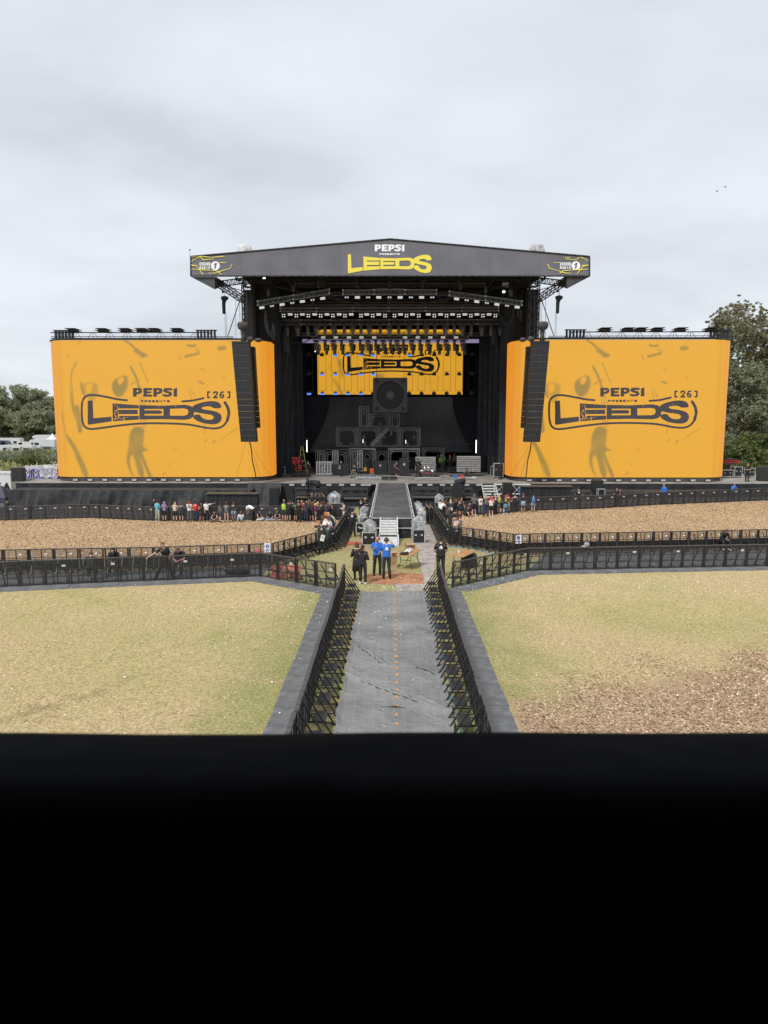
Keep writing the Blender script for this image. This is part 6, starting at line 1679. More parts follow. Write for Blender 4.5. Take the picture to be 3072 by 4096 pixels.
def bagged(p, s, label):
    s *= .85
    root = empty('covered_fx_machine', p, rnd.uniform(-.2, .2), label, 'effects machine')
    m = MB(); m.box(-.22 * s, .22 * s, -.2 * s, .2 * s, .02, .34 * s); m.tube((0, 0, .34 * s), (0, 0, .5 * s), .09 * s, 8); m.build('machine', DARKMET, root)
    m = MB()
    for z in (.05, .3):
        for a, b in (((-1, -1), (1, -1)), ((1, -1), (1, 1)), ((1, 1), (-1, 1)), ((-1, 1), (-1, -1))): m.tube((a[0] * .29 * s, a[1] * .27 * s, z * s), (b[0] * .29 * s, b[1] * .27 * s, z * s), .014 * s, 4)
    for a in ((-1, -1), (1, -1), (1, 1), (-1, 1)): m.tube((a[0] * .29 * s, a[1] * .27 * s, 0), (a[0] * .29 * s, a[1] * .27 * s, .3 * s), .014 * s, 4)
    m.build('cage', ALU, root)
    m = MB(); rr_ = random.Random(int(p.x * 100)); rings = []
    for z, w_ in ((.0, .36), (.15, .39), (.38, .39), (.52, .31), (.63, .15), (.70, .04)):
        rings.append([(w_ * s * (1 + rr_.uniform(-.12, .12)) * math.cos(a), w_ * s * (1 + rr_.uniform(-.12, .12)) * math.sin(a), z * s + rr_.uniform(-.02, .02)) for a in np.linspace(0, 6.2832, 11)[:-1]])
    m.loft(rings, smooth=False); m.build('plastic_bag', BAG, root)
    return root
cz = gnd(1478, 2177); case(cz, .8, .7, .78, -.05, 'black silver-edged flight case left of the runway stair', wheels=False); bagged(cz + Vector((0, 0, .79)), 1.25, 'machine wrapped in clear plastic on the case left of the stair')
cz = gnd(1672, 2170); case(cz, .72, .7, .86, .1, 'black silver-edged flight case right of the runway stair', wheels=False); bagged(cz + Vector((0, 0, .87)), 1.3, 'machine wrapped in clear plastic on the case right of the stair')
cz = gnd(1447, 2131); case(cz, .7, .6, .7, .0, 'small black flight case in the shade left of the runway end', wheels=False); bagged(cz + Vector((.1, 0, .71)), 1.1, 'bagged machine on the case half hidden left of the runway end')
bagged(gnd(1457, 2085) + Vector((0, 0, .5)), 1.2, 'bagged machine standing against the left runway flank')
for i, (px, py, lab) in enumerate(((1676, 2086, 'nearest bagged machine of the row along the right runway flank'), (1670, 2062, 'second bagged machine of the row along the right runway flank'), (1663, 2046, 'farthest bagged machine of the row along the right runway flank'))):
    bagged(gnd(px, py) + Vector((.15, 0, .02)), 1.5, lab)
q = gnd(1333, 2078); case(q + Vector((0, 1.5, 0)), 1.3, .8, 1.15, 0, 'wide black case behind the crowd left of the runway', wheels=False); bagged(q + Vector((0, 1.5, 1.16)), 1.6, 'large plastic-wrapped machine on the wide case behind the crowd')
bagged(gnd(1762, 2060) + Vector((0, 2, .8)), 1.3, 'plastic-wrapped machine behind the crowd right of the runway')
# trestle tables, cartons, rolled plastic
WOOD = mat('varnished plywood', (.48, .26, .12), .35, var=.15, vscale=2)
def table(pts_px, hgt, label):
    P_ = [gnd(x, y, hgt) for x, y in pts_px]; c = sum(P_, Vector()) / 4
    ux = (P_[3] - P_[0]); uy = (P_[1] - P_[0]); L, W_ = 1.83, uy.length; rz = math.atan2(ux.y, ux.x)
    W_ = .76
    root = empty('trestle_table', (c.x, c.y, G(c.y)), rz, label, 'folding table')
    m = MB(); m.box(-L / 2, L / 2, -W_ / 2, W_ / 2, hgt - .03, hgt); m.build('tabletop', WOOD, root)
    for s in (-1, 1):
        for t in (-1, 1):
            m = MB(); m.path([(s * (L / 2 - .35), t * (W_ / 2 - .08), hgt - .03), (s * (L / 2 - .35), t * (W_ / 2 - .16), hgt * .55), (s * (L / 2 - .3), t * (W_ / 2 - .02), 0)], .016, 6); m.build('leg', BLACKMET, root)
        m = MB(); m.tube((s * (L / 2 - .35), -W_ / 2 + .12, hgt * .6), (s * (L / 2 - .35), W_ / 2 - .12, hgt * .6), .012, 5).tube((s * (L / 2 - .35), -W_ / 2 + .08, hgt - .04), (s * (L / 2 - .35), W_ / 2 - .08, hgt - .04), .014, 5); m.build('crossbar', BLACKMET, root)
    return root, c, rz
t1, c1, rz1 = table(((1585, 2218), (1637, 2222), (1681, 2199), (1640, 2194)), .76, 'varnished plywood folding table left of the grey trackway')
t2, c2, rz2 = table(((1790, 2223), (1838, 2227), (1922, 2201), (1860, 2198)), .76, 'varnished plywood folding table beyond the right barriers')
PLW = mat('milky plastic roll', (.7, .72, .72), .4, var=.1, vscale=5, bump=.3, bscale=9)
m = MB()
for k in range(3):
    m.loft([[(x, (k - 1) * .09 + .05 * w_ * math.cos(a), .05 + .05 * w_ * math.sin(a) + (.05 if k == 1 else 0)) for a in np.linspace(0, 6.28, 9)[:-1]] for x, w_ in ((-.42, .7), (-.25, 1.1), (0, .9), (.25, 1.1), (.4, .6))])
o = m.build('plastic_rolls', PLW, loc=(c1.x - .02, c1.y + .05, c1.z + .005)); o.rotation_euler = (0, 0, rz1 + .1); tag(o, 'bundle of milky plastic film lying on the left folding table', 'plastic film')
q = gnd(1575, 2212, .76); m = MB(); m.ell((0, 0, .06), (.22, .16, .07)); m.ell((.1, .03, .08), (.15, .12, .06)); tag(m.build('cloth_bundle', BLACKCLOTH, loc=(c1.x - .75 * math.cos(rz1), c1.y - .75 * math.sin(rz1), c1.z + .0)), 'crumpled black cloth at the left end of the folding table', 'cloth')
CARD = mat('brown cardboard', (.38, .25, .14), .8, var=.15, vscale=3)
def carton(p, w_, d_, h_, rz, label, flap=True):
    root = empty('cardboard_box', p, rz, label, 'cardboard box'); m = MB(); m.box(-w_ / 2, w_ / 2, -d_ / 2, d_ / 2, 0, h_); m.build('box', CARD, root)
    if flap:
        m = MB(); m.add([(-w_ / 2, -d_ / 2, h_), (w_ / 2, -d_ / 2, h_), (w_ / 2, -d_ / 2 - .15, h_ - .03), (-w_ / 2, -d_ / 2 - .15, h_ - .05), (-w_ / 2, -d_ / 2, h_ + .006), (w_ / 2, -d_ / 2, h_ + .006), (w_ / 2, -d_ / 2 - .15, h_ - .02), (-w_ / 2, -d_ / 2 - .15, h_ - .04)], [(0, 1, 2, 3), (7, 6, 5, 4), (0, 3, 7, 4), (1, 5, 6, 2), (3, 2, 6, 7)])
        m.add([(-w_ / 2, -d_ / 2, h_), (-w_ / 2, d_ / 2, h_), (-w_ / 2 - .12, d_ / 2, h_ + .08), (-w_ / 2 - .12, -d_ / 2, h_ + .1)], [(0, 1, 2, 3)]); m.build('flap', CARD, root)
    for k in range(3):
        m = MB(); m.box(-w_ * .3, w_ * (.2 - .1 * k), -d_ / 2 - .004, -d_ / 2 - .0015, h_ * (.35 - .08 * k), h_ * (.38 - .08 * k)); m.build('print_line', mat('brown print', (.18, .1, .05), .8), root)
    return root
carton(gnd(1576, 2268), .3, .3, .78, .0, 'tall open brown carton standing beside the left folding table')
carton(gnd(1640, 2200), .5, .4, .38, .15, 'opened squat brown carton behind the left folding table')
m = MB(); q = gnd(1848, 2240); m.loft([[(.4 * math.cos(a) * w_, .22 * math.sin(a) * w_, z) for a in np.linspace(0, 6.28, 11)[:-1]] for z, w_ in ((0, .95), (.3, 1), (.66, .9), (.7, .7))]); tag(m.build('dark_bin', BLACKCLOTH, loc=(c2.x + .3, c2.y + .25, G(c2.y))), 'dark cloth-covered bin under the right folding table', 'bin')
m = MB(); m.tube((0, 0, 0), (0, 0, .17), .035, 10); m.tube((0, 0, .17), (0, 0, .22), .03, 8, r1=.014); tag(m.build('water_bottle', mat('clear bottle', (.7, .72, .72), .2), loc=(c2.x - .25, c2.y - .3, c2.z)), 'small clear bottle on the right folding table', 'bottle')
q = gnd(1880, 2178); root = empty('paper_bucket', (q.x, q.y, q.z + .36), .2, 'white and yellow printed bucket on a barrier step of the right pen', 'bucket')
m = MB(); m.tube((0, 0, 0), (0, 0, .3), .13, 14, r1=.16); m.build('bucket', WHITE, root); m = MB(); m.tube((0, 0, .301), (0, 0, .34), .17, 14); m.build('lid', mat('yellow lid', (.6, .5, .12), .6), root)
q = gnd(1925, 2190); m = MB(); m.tube((0, 0, .36), (0, 0, .54), .04, 10); m.tube((0, 0, .54), (0, 0, .6), .035, 8, r1=.015); tag(m.build('water_bottle', mat('clear bottle', (.7, .72, .72), .2), loc=q), 'clear bottle on a barrier step of the right pen', 'bottle')
# red mats and boards
REDM = mat('faded red board', (.48, .10, .07), .7, var=.2, vscale=2)
q = [gnd(x, y) for x, y in ((1386, 2182), (1387, 2169), (1449, 2168), (1449, 2178))]
sheet('red_mat', xy(q), .03, REDM, kind=None); o = bpy.data.objects['red_mat']; tag(o, 'flat faded red mat lying on the turf left of the runway stair', 'mat')
root = empty('leaning_boards', (0, 0, 0), 0, 'faded red and orange boards leaning behind the left lawn barriers', 'boards')
for k, (xa_, xb_, c) in enumerate(((1084, 1130, REDM), (1133, 1160, mat('orange board', (.5, .2, .08), .7)), (1163, 1200, REDM))):
    a = gnd(xa_, 2316); b = gnd(xb_, 2318); m = MB(); dy = .45
    m.add([(a.x, a.y, a.z + .02), (b.x, b.y, b.z + .02), (b.x, b.y + dy, b.z + .55), (a.x, a.y + dy, a.z + .55)] + [(a.x, a.y + .04, a.z + .02), (b.x, b.y + .04, b.z + .02), (b.x, b.y + dy + .04, b.z + .55), (a.x, a.y + dy + .04, a.z + .55)], [(0, 1, 2, 3), (7, 6, 5, 4), (0, 3, 7, 4), (1, 5, 6, 2), (3, 2, 6, 7), (0, 4, 5, 1)])
    m.build('board', c, root)
q = gnd(925, 2298); m = MB(); m.ell((0, 0, .18), (.32, .2, .2)); m.ell((.45, .05, .16), (.42, .25, .22)); tag(m.build('bag_heap', BLACKCLOTH, loc=q), 'heap of dark bags on the pit floor behind the left barriers', 'bags')
q = gnd(2345, 2215); m = MB(); m.ell((0, 0, .5), (.16, .1, .14)); m.ell((-.18, .0, .38), (.14, .1, .08)); tag(m.build('coat', mat('white and black cloth', (.35, .35, .36), .8, var=.6, vscale=5), loc=q), 'crumpled white and black garment on a barrier step in the right pit lane', 'clothing')
q = gnd(1830, 2178); m = MB(); m.ell((0, 0, .12), (.24, .16, .12)); m.ell((.12, -.05, .2), (.12, .1, .1)); tag(m.build('rucksack', mat('grey black bag', (.08, .08, .085), .7, var=.5, vscale=6), loc=q + Vector((0, 1.0, 0))), 'grey and black rucksack on the chips behind the right pen barriers', 'bag')
m = MB(); q = gnd(1022, 2262, .3); m.loft([[(.06 * math.cos(a) * w_, .03 * math.sin(a), z) for a in np.linspace(0, 6.28, 7)[:-1]] for z, w_ in ((0, .4), (.08, 1.4), (.2, 1.1), (.26, .2))]); tag(m.build('pink_cloth', mat('pink cloth', (.6, .12, .16), .8), loc=q + Vector((0, .6, .45))), 'small pink cloth hung on a near pen barrier', 'cloth')

# ------------------------------------------------------------------ wings of the stage
def rack(px, py, w_, h_, n, label, Y=None):
    p = dk(px, py); root = empty('speaker_crate', p, 0, label, 'speaker stack')
    for i in range(n):
        m = MB(); z0 = h_ * i / n; m.box(-w_ / 2, w_ / 2, -.4, .4, z0 + .01, h_ * (i + 1) / n - .02); m.build('cabinet', PLAST, root); m = MB(); m.box(-w_ / 2 - .02, w_ / 2 + .02, -.42, .42, h_ * (i + 1) / n - .02, h_ * (i + 1) / n + .008); m.build('rim', DARKMET, root)
    return root
rack(76, 1925, 1.05, 1.35, 5, 'black stacked speaker cabinets at the far left end of the deck'); rack(3050, 1924, .95, 1.4, 6, 'black ribbed speaker stack at the far right end of the deck'); 
rack(3075, 1922, .5, 1.4, 5, 'black stacked cabinets cut by the right picture edge')
PUR = mat('purple case', (.10, .06, .30), .5, var=.2)
for i, (px, lab) in enumerate(((113, 'leftmost upright purple case on the left deck wing'), (142, 'second upright purple case on the left deck wing'), (166, 'third purple case under plastic on the left deck wing'), (196, 'fourth purple case beside the left screen'), (218, 'last purple case beside the left screen'))):
    p = dk(px, 1916); p.y += .3 + .1 * (i % 2); root = case(p, .62, .7, 1.22 - (.12 if i > 2 else 0), 0, lab, body=PUR, wheels=False)
    def wv(X, Y): return np.minimum(sd_line(X, Y, [(0, .8), (.15, .5), (.0, .2), (-.1, .5), (.1, .8)], .06), sd_line(X, Y, [(-.12, .1), (.12, .35)], .06))
    vs, fs = march(wv, -.25, .28, .05, .95, .05, lambda a, b: (a, -.355, b * 1.05 + .08)); m = MB(); m.add(vs, fs); m.build('white_print', WHITE, root)
m = MB(); rings = []
a, b = dk(98, 1916), dk(236, 1916); rr_ = random.Random(4)
n = 26
for i in range(n + 1):
    t = i / n; x = a.x + (b.x - a.x) * t; h_ = 1.28 + .18 * t + .05 * math.sin(i * 1.9)
    rings.append([(x, a.y - .25 + rr_.uniform(-.04, .03), ZD + (.15 if i > 12 else .95) + .1 * math.sin(i)), (x, a.y - .22, ZD + h_ * .8), (x, a.y + .0, ZD + h_), (x, a.y + .6, ZD + h_ + .05), (x, a.y + .75, ZD + .9)])
m.loft(rings, cap=False, smooth=False); tag(m.build('plastic_sheet', BAG), 'wrinkled clear plastic sheet draped over the purple cases', 'plastic sheet')
for px, w_, h_, lab in ((2915, 1.2, .8, 'grey silver framed crate just right of the right screen'), (2958, .8, 1.15, 'black ribbed flight case right of the grey crate'), (3012, .7, 1.0, 'black flight case behind the man in black on the right wing')):
    p = dk(px, 1912); p.y += .8; case(p, w_, .8, h_, .1, lab)
p = dk(2925, 1905); p.y += 1.2; root = empty('red_truss_pile', p, 0, 'pile of red and black trussing on top of the crates right of the screen', 'truss pile')
m = MB(); m.box(-1.3, 1.3, -.3, .5, 1.2, 1.3); m.build('board', DARKMET, root)
for k in range(5):
    m = MB()
    for i in range(9): m.bar((-1.1 + i * .27, -.3 + k * .15, 1.4), (-.96 + i * .27, -.3 + k * .15, 1.62), .03)
    m.bar((-1.2, -.3 + k * .15, 1.4), (1.2, -.3 + k * .15, 1.4), .05).bar((-1.2, -.3 + k * .15, 1.62), (1.2, -.3 + k * .15, 1.62), .05); m.build('red_frame', RED, root)
m = MB()
for i in range(7): m.tube((-1.0 + i * .33, -.2, 1.7), (-1.0 + i * .33, .2, 1.7), .12, 8)
m.build('cable_rolls', PLAST, root)
m = MB(); a = dk(2890, 1880); b = dk(3072, 1868); 
for i in range(24):
    t0, t1 = i / 24, (i + 1) / 24; q0 = Vector((-0, 0, 0)) + a.lerp(b, t0); q1 = a.lerp(b, t1); q0.z += .9; q1.z += .9; q0.y = q1.y = 71.4; m.tube(q0, q1, .02, 4, mi=i % 2)
tag(m.build('barrier_tape', [WHITE, RED]), 'red and white barrier tape strung across the right deck wing', 'tape')
# ------------------------------------------------------------------ behind: lorry, umbrella, camp site, trees
root = empty('lorry_trailer', (at(20, 1930, 78).x - 4, 78, 0), 0, 'white lorry trailer with big black letters behind the left end of the stage', 'lorry')
zt_ = at(20, 1892, 78).z; xr = at(43, 1930, 78).x - root.location.x
m = MB(); m.box(xr - 12, xr, 0, 2.5, .25, zt_); m.build('body', mat('white trailer side', (.62, .64, .66), .5, var=.06, vscale=.6), root)
m = MB(); m.box(xr - 12.03, xr + .03, -.03, 2.53, zt_ - .15, zt_ + .02); m.box(xr - 12.03, xr + .03, -.03, 2.53, .15, .3); m.build('rails', ALU, root)
def ta(X, Y):
    d = word(X, Y, 'TAR', 0, 3.9, 0, 1.1, .2, .25); return d
x_off = at(0, 1930, 78).x - root.location.x
vs, fs = march(lambda X, Y: word(X, Y, 'TA', 0, 1.9, 0, .85, .2, .2), -.1, 2.0, -.1, 1.0, .08, lambda a, b: (x_off - .85 + a + .12 * (1 - b), -.02, at(0, 1930, 78).z - b)); m = MB(); m.add(vs, fs); m.build('lettering', BLACKWOOD, root)
for x in (xr - 3, xr - 4.4, xr - 5.8):
    m = MB(); m.tube((x, .0, .5), (x, .35, .5), .5, 14); m.build('wheel', PLAST, root)
m = MB(); m.box(xr - 11.5, xr - .5, .6, 1.9, .7, .99); m.build('chassis', BLACKMET, root)
p = at(18, 1945, 72); root = empty('dark_gazebo', (at(4, 1950, 70).x, 70, 0), 0, 'dark purple pop-up canopy with yellow ring print at the left edge', 'gazebo')
zt_ = at(0, 1945, 70).z; ze = at(0, 1985, 70).z
m = MB(); m.add([(0, 0, zt_ + .1), (-1.6, -1.2, ze), (1.0, -1.2, ze), (1.0, 1.2, ze), (-1.6, 1.2, ze), (-1.6, -1.2, ze - .5), (1.0, -1.2, ze - .5), (1.0, 1.2, ze - .5), (-1.6, 1.2, ze - .5)], [(0, 1, 2), (0, 2, 3), (0, 3, 4), (0, 4, 1), (1, 5, 6, 2), (2, 6, 7, 3), (3, 7, 8, 4), (4, 8, 5, 1)]); m.build('canopy', mat('dark purple canopy', (.05, .04, .07), .6), root)
m = MB(); vs, fs = march(lambda X, Y: np.maximum(np.abs(np.hypot(X, Y) - .22) - .06, -Y - .1), -.35, .35, -.35, .35, .05, lambda a, b: (a + .35, -.66 - (b) * .3, (ze + zt_) / 2 + .12 + b * .32)); m.add(vs, fs); m.build('ring_print', LEM, root)
for x, y in ((-1.5, -1.1), (.9, -1.1), (.9, 1.1), (-1.5, 1.1)):
    m = MB(); m.tube((x, y, 0), (x, y, ze), .03, 5); m.build('pole', ALU, root)
# vehicles of the far camp site
GLS = mat('dark vehicle glass', (.03, .035, .04), .1); TYR = mat('tyre', (.02, .02, .02), .8); WP = mat('white vehicle paint', (.58, .59, .6), .3, var=.04, vscale=.4)
def vehicle(px, py, L, Hh, kind, label, paint=WP, rz=0, name='parked_van', Y=None):
    p = atz(px, py, 0)
    root = empty(name, p, rz, label, {'parked_van': 'van', 'caravan': 'caravan', 'motorhome': 'motorhome', 'parked_car': 'car'}[name])
    W_ = 2.0 if kind != 'car' else 1.75; g = .35
    if kind == 'caravan': pr = [(-L / 2, g), (L / 2, g), (L / 2, g + .3), (L / 2 - .35, Hh - .05), (L / 2 - .8, Hh), (-L / 2 + .6, Hh), (-L / 2, Hh - .35)]
    elif kind == 'van': pr = [(-L / 2, g), (L / 2, g), (L / 2, g + .55), (L / 2 - .25, g + .75), (L / 2 - 1.0, g + .95), (L / 2 - 1.7, Hh - .1), (L / 2 - 2.2, Hh), (-L / 2 + .1, Hh), (-L / 2, Hh - .2)]
    elif kind == 'motorhome': pr = [(-L / 2, g), (L / 2, g), (L / 2, g + .6), (L / 2 - .9, g + .9), (L / 2 - 1.5, Hh - 1.0), (L / 2 - .9, Hh - .8), (L / 2 - 1.0, Hh - .3), (L / 2 - 1.8, Hh), (-L / 2, Hh)]
    else: pr = [(-L / 2, g), (L / 2, g), (L / 2, g + .35), (L / 2 - 1.0, g + .5), (L / 2 - 1.6, Hh), (-L / 2 + .8, Hh), (-L / 2, g + .55)]
    m = MB(); m.prism([(x, z) for x, z in pr], -W_ / 2, W_ / 2); m.build('body', paint, root)
    wins = {'caravan': [(-L * .38, -L * .28), (-L * .08, L * .08), (L * .2, L * .33)], 'van': [(L / 2 - 2.5, L / 2 - 1.7), (L * .0, L * .14)], 'motorhome': [(L / 2 - 2.1, L / 2 - 1.5), (-L * .2, 0)], 'car': [(-L * .25, 0), (0.05, L * .18)]}[kind]
    for a, b in wins:
        z0 = g + (1.0 if kind != 'car' else .5); z1 = z0 + (.6 if kind != 'car' else .4)
        for sy in (-1, 1):
            m = MB(); m.box(a, b, min(sy * (W_ / 2 + .02), sy * (W_ / 2 + .003)), max(sy * (W_ / 2 + .02), sy * (W_ / 2 + .003)), z0, z1); m.build('window', GLS, root)
    for x in ((-L * .3, L * .32) if kind != 'caravan' else (-.1,)):
        for y in (-W_ / 2 - .01, W_ / 2 - .2):
            m = MB(); m.tube((x, y, .33), (x, y + .21, .33), .33, 12); m.build('wheel', TYR, root)
    m = MB(); m.box(-L / 2 + .1, L / 2 - .1, -W_ / 2 - .012, -W_ / 2 - .002, g + .75, g + .82); m.build('trim_stripe', DARKMET, root)
    return root
vehicle(77, 1830, 7, 2.5, 'caravan', 'long white caravan with dark windows in front of the parked vans', name='caravan')
vehicle(5, 1826, 5, 2.3, 'van', 'white van cut by the left picture edge near the hedge')
vehicle(15, 1802, 5.5, 2.4, 'van', 'dark blue van at the left edge of the far camp site', mat('dark blue paint', (.03, .05, .08), .3))
vehicle(43, 1795, 6.5, 2.7, 'caravan', 'rounded white caravan behind the dark van', name='caravan')
vehicle(96, 1803, 4.6, 2.1, 'van', 'white panel van in the middle of the far camp site', rz=math.pi)
vehicle(58, 1804, 4.0, 1.5, 'car', 'brown car parked between the caravan and the panel van', mat('brown car paint', (.16, .11, .08), .4), name='parked_car')
vehicle(165, 1803, 7.5, 2.7, 'van', 'long white high-roofed van below the pointed white tent', rz=math.pi)
vehicle(178, 1788, 7, 3.2, 'motorhome', 'white motorhome with overhanging cab beside the pointed tent', rz=math.pi, name='motorhome')
vehicle(135, 1827, 4.5, 1.5, 'car', 'pale car just behind the hedge left of the screen', WP, name='parked_car')
vehicle(200, 1810, 4.3, 1.4, 'car', 'silver car between the long van and the screen', mat('silver paint', (.3, .32, .34), .3, metal=.4), name='parked_car')
p = atz(213, 1800, 0); root = empty('pointed_tent', p, 0, 'white pagoda tent with pointed roof beside the left screen', 'tent')
s = p.y / F; TW = mat('white tent canvas', (.75, .76, .78), .7)
m = MB(); w_ = 17 * s; zt_, ze = at(0, 1733, p.y).z, at(0, 1757, p.y).z
m.box(-w_, w_, -w_, w_, 0, ze - .01); m.build('walls', TW, root)
m = MB(); rings = [[(sx * w_ * f_ * 1.04, sy * w_ * f_ * 1.04, z) for sx, sy in ((-1, -1), (1, -1), (1, 1), (-1, 1))] for f_, z in ((1, ze), (.55, ze + (zt_ - ze) * .3), (.25, ze + (zt_ - ze) * .62), (.02, zt_))]; m.loft(rings, smooth=False); m.build('roof', TW, root)
m = MB(); 
for k in range(4): m.box(-12 - .2, 60, -.03, .03, .2, 2.0) if False else None
x0, x1 = at(-60, 1790, 214).x, at(236, 1790, 214).x
m = MB()
for i in range(15):
    x = x0 + (x1 - x0) * i / 14; m.tube((x, 214, 0), (x, 214, 2.1), .05, 4)
m.box(x0, x1, 213.98, 214.02, 1.9, 2.0); m.box(x0, x1, 213.98, 214.02, .9, 1.0); tag(m.build('camp_fence', DARKMET), 'low grey fence running behind the parked vehicles', 'fence')

# ------------------------------------------------------------------ trees: leaf clumps on limbs
LEAF = tone_mat('leaves', .65, .42)
BARK = mat('grey bark', (.16, .14, .12), .9, var=.3, vscale=3, bump=.5, bscale=8)
def tree(x, y, z0, h_, spread, nleaf, lsize, tones, label, cat='tree', seed=1, name='broadleaf_tree', low=.15, sparse=0.0, grp=None, zs=1.0, bare=0):
    rs = np.random.RandomState(seed); r = random.Random(seed)
    root = empty(name, (x, y, z0), 0, label, cat, grp)
    tm = MB(); ends = []
    tr = h_ * .022 + .05
    pts = [Vector((0, 0, 0))]
    for k in range(1, 8):
        pts.append(Vector((pts[-1].x + r.uniform(-.03, .03) * h_, pts[-1].y + r.uniform(-.03, .03) * h_, h_ * .86 * k / 7)))
    for k in range(7): tm.tube(pts[k], pts[k + 1], tr * (1 - k / 8), 7, r1=tr * (1 - (k + 1) / 8))
    nb = 22
    for i in range(nb):
        t = low + (1 - low) * (i + r.random()) / nb
        k = min(6, int(t * 7)); base = pts[k].lerp(pts[k + 1], t * 7 - k if t * 7 - k <= 1 else 1)
        a = r.uniform(0, 6.283); shape = math.sin(math.pi * min(1, (t - low * .6) / (1.12 - low * .6))) ** .6
        L = spread * shape * r.uniform(.6, 1.05)
        e_ = base + Vector((math.cos(a) * L, math.sin(a) * L, h_ * r.uniform(.04, .14)))
        mid = base.lerp(e_, .5) + Vector((0, 0, -.03 * h_ * r.random()))
        tm.tube(base, mid, tr * .35 * (1 - t * .5), 5, r1=tr * .22).tube(mid, e_, tr * .22, 4, r1=.02)
        ends += [(e_, 1.0), (mid.lerp(e_, .5), .9), (mid, .75)]
        for q_ in range(2):
            b2 = mid.lerp(e_, r.random()) + Vector((r.uniform(-1, 1), r.uniform(-1, 1), r.uniform(-.3, .9))) * spread * .3
            tm.tube(mid, b2, tr * .15, 4, r1=.012); ends.append((b2, .8))
    ends.append((pts[-1] + Vector((0, 0, h_ * .08)), .9))
    if bare:
        for e_, s_ in [q for q in ends if q[0].z > h_ * .45]:
            for q_ in range(2):
                t_ = e_ + Vector((r.uniform(-.6, .6), r.uniform(-.6, .6), r.uniform(.5, 1.5))) * (.35 + spread * .16)
                tm.tube(e_, t_, .022, 3, r1=.007); ends.append((t_, .3))
    for q_ in range(bare):
        base = pts[r.randint(2, 5)]; a = r.uniform(3.5, 5.6); e_ = base + Vector((math.cos(a), math.sin(a), r.uniform(-.4, .3))) * spread * r.uniform(.6, .9)
        mm = base.lerp(e_, .5) + Vector((0, 0, .5)); tm.tube(base, mm, .09, 5, r1=.05).tube(mm, e_, .05, 4, r1=.015)
    tm.build('trunk', BARK, root)
    C = np.array([tuple(e_[0]) for e_ in ends]); S = np.array([e_[1] for e_ in ends])
    ci = rs.randint(0, len(C), nleaf)
    tw = rs.randn(len(C) * 5, 3) * spread * .12; tw[:, 2] *= .7
    sub = ci * 5 + rs.randint(0, 5, nleaf)
    Pp = C[ci] + tw[sub] + rs.randn(nleaf, 3) * np.array([1, 1, .75]) * (spread * (.06 if bare else .075) * S[ci])[:, None]
    Pp[:, 2] = np.maximum(Pp[:, 2], .25) * zs
    u = rs.randn(nleaf, 3); u /= np.linalg.norm(u, axis=1)[:, None]; v = rs.randn(nleaf, 3); v -= (v * u).sum(1)[:, None] * u; v /= np.linalg.norm(v, axis=1)[:, None]
    sz = lsize * (.5 + rs.rand(nleaf))[:, None]
    V = np.stack([Pp - u * sz, Pp - v * sz * .5, Pp + u * sz, Pp + v * sz * .5], 1)
    T = np.asarray(tones); cl = rs.rand(len(C)) ; tn = T[(np.clip(cl[ci] + rs.randn(nleaf) * .15, 0, .999) * len(T)).astype(int)] * (.8 + .45 * rs.rand(nleaf, 1))
    attr = np.repeat(np.concatenate([tn, np.ones((nleaf, 1))], 1), 4, 0)
    npmesh('crown', V.reshape(-1, 3), np.arange(nleaf * 4).reshape(-1, 4), LEAF, root, attr)
    return root
G1 = [(.24, .28, .16), (.29, .33, .19), (.34, .35, .23), (.22, .26, .17), (.33, .32, .22)]  # lightened leaf tones: slight haze over the far wood put into the colour
G2 = [(.24, .24, .14), (.30, .27, .17), (.35, .29, .2), (.2, .205, .13), (.27, .26, .14)]
far_top = [(-30, 1568), (10, 1544), (48, 1538), (85, 1548), (120, 1556), (155, 1568), (185, 1584), (215, 1604), (250, 1620)]
flabs = ['leftmost', 'second', 'third', 'fourth', 'fifth', 'sixth', 'seventh', 'eighth', 'ninth']
for i, (px, pt_) in enumerate(far_top):
    Y = 232 + (i % 3) * 7; p = at(px, pt_, Y)
    tree(p.x, Y, 0, p.z * 1.0, 5.5, 14000, .3, G1, f'green broadleaf tree in the far wood, {flabs[i]} from the left edge', seed=30 + i, low=.06, grp='trees of the far wood')
    p2 = at(px + 14, pt_ + 60 + (i % 2) * 40, Y - 12)
    tree(p2.x, Y - 12, 0, max(4, p2.z), 5.5, 9000, .3, G1, f'lower green tree at the foot of the far wood, {flabs[i]} from the left', seed=60 + i, low=.03, grp='low trees of the far wood')
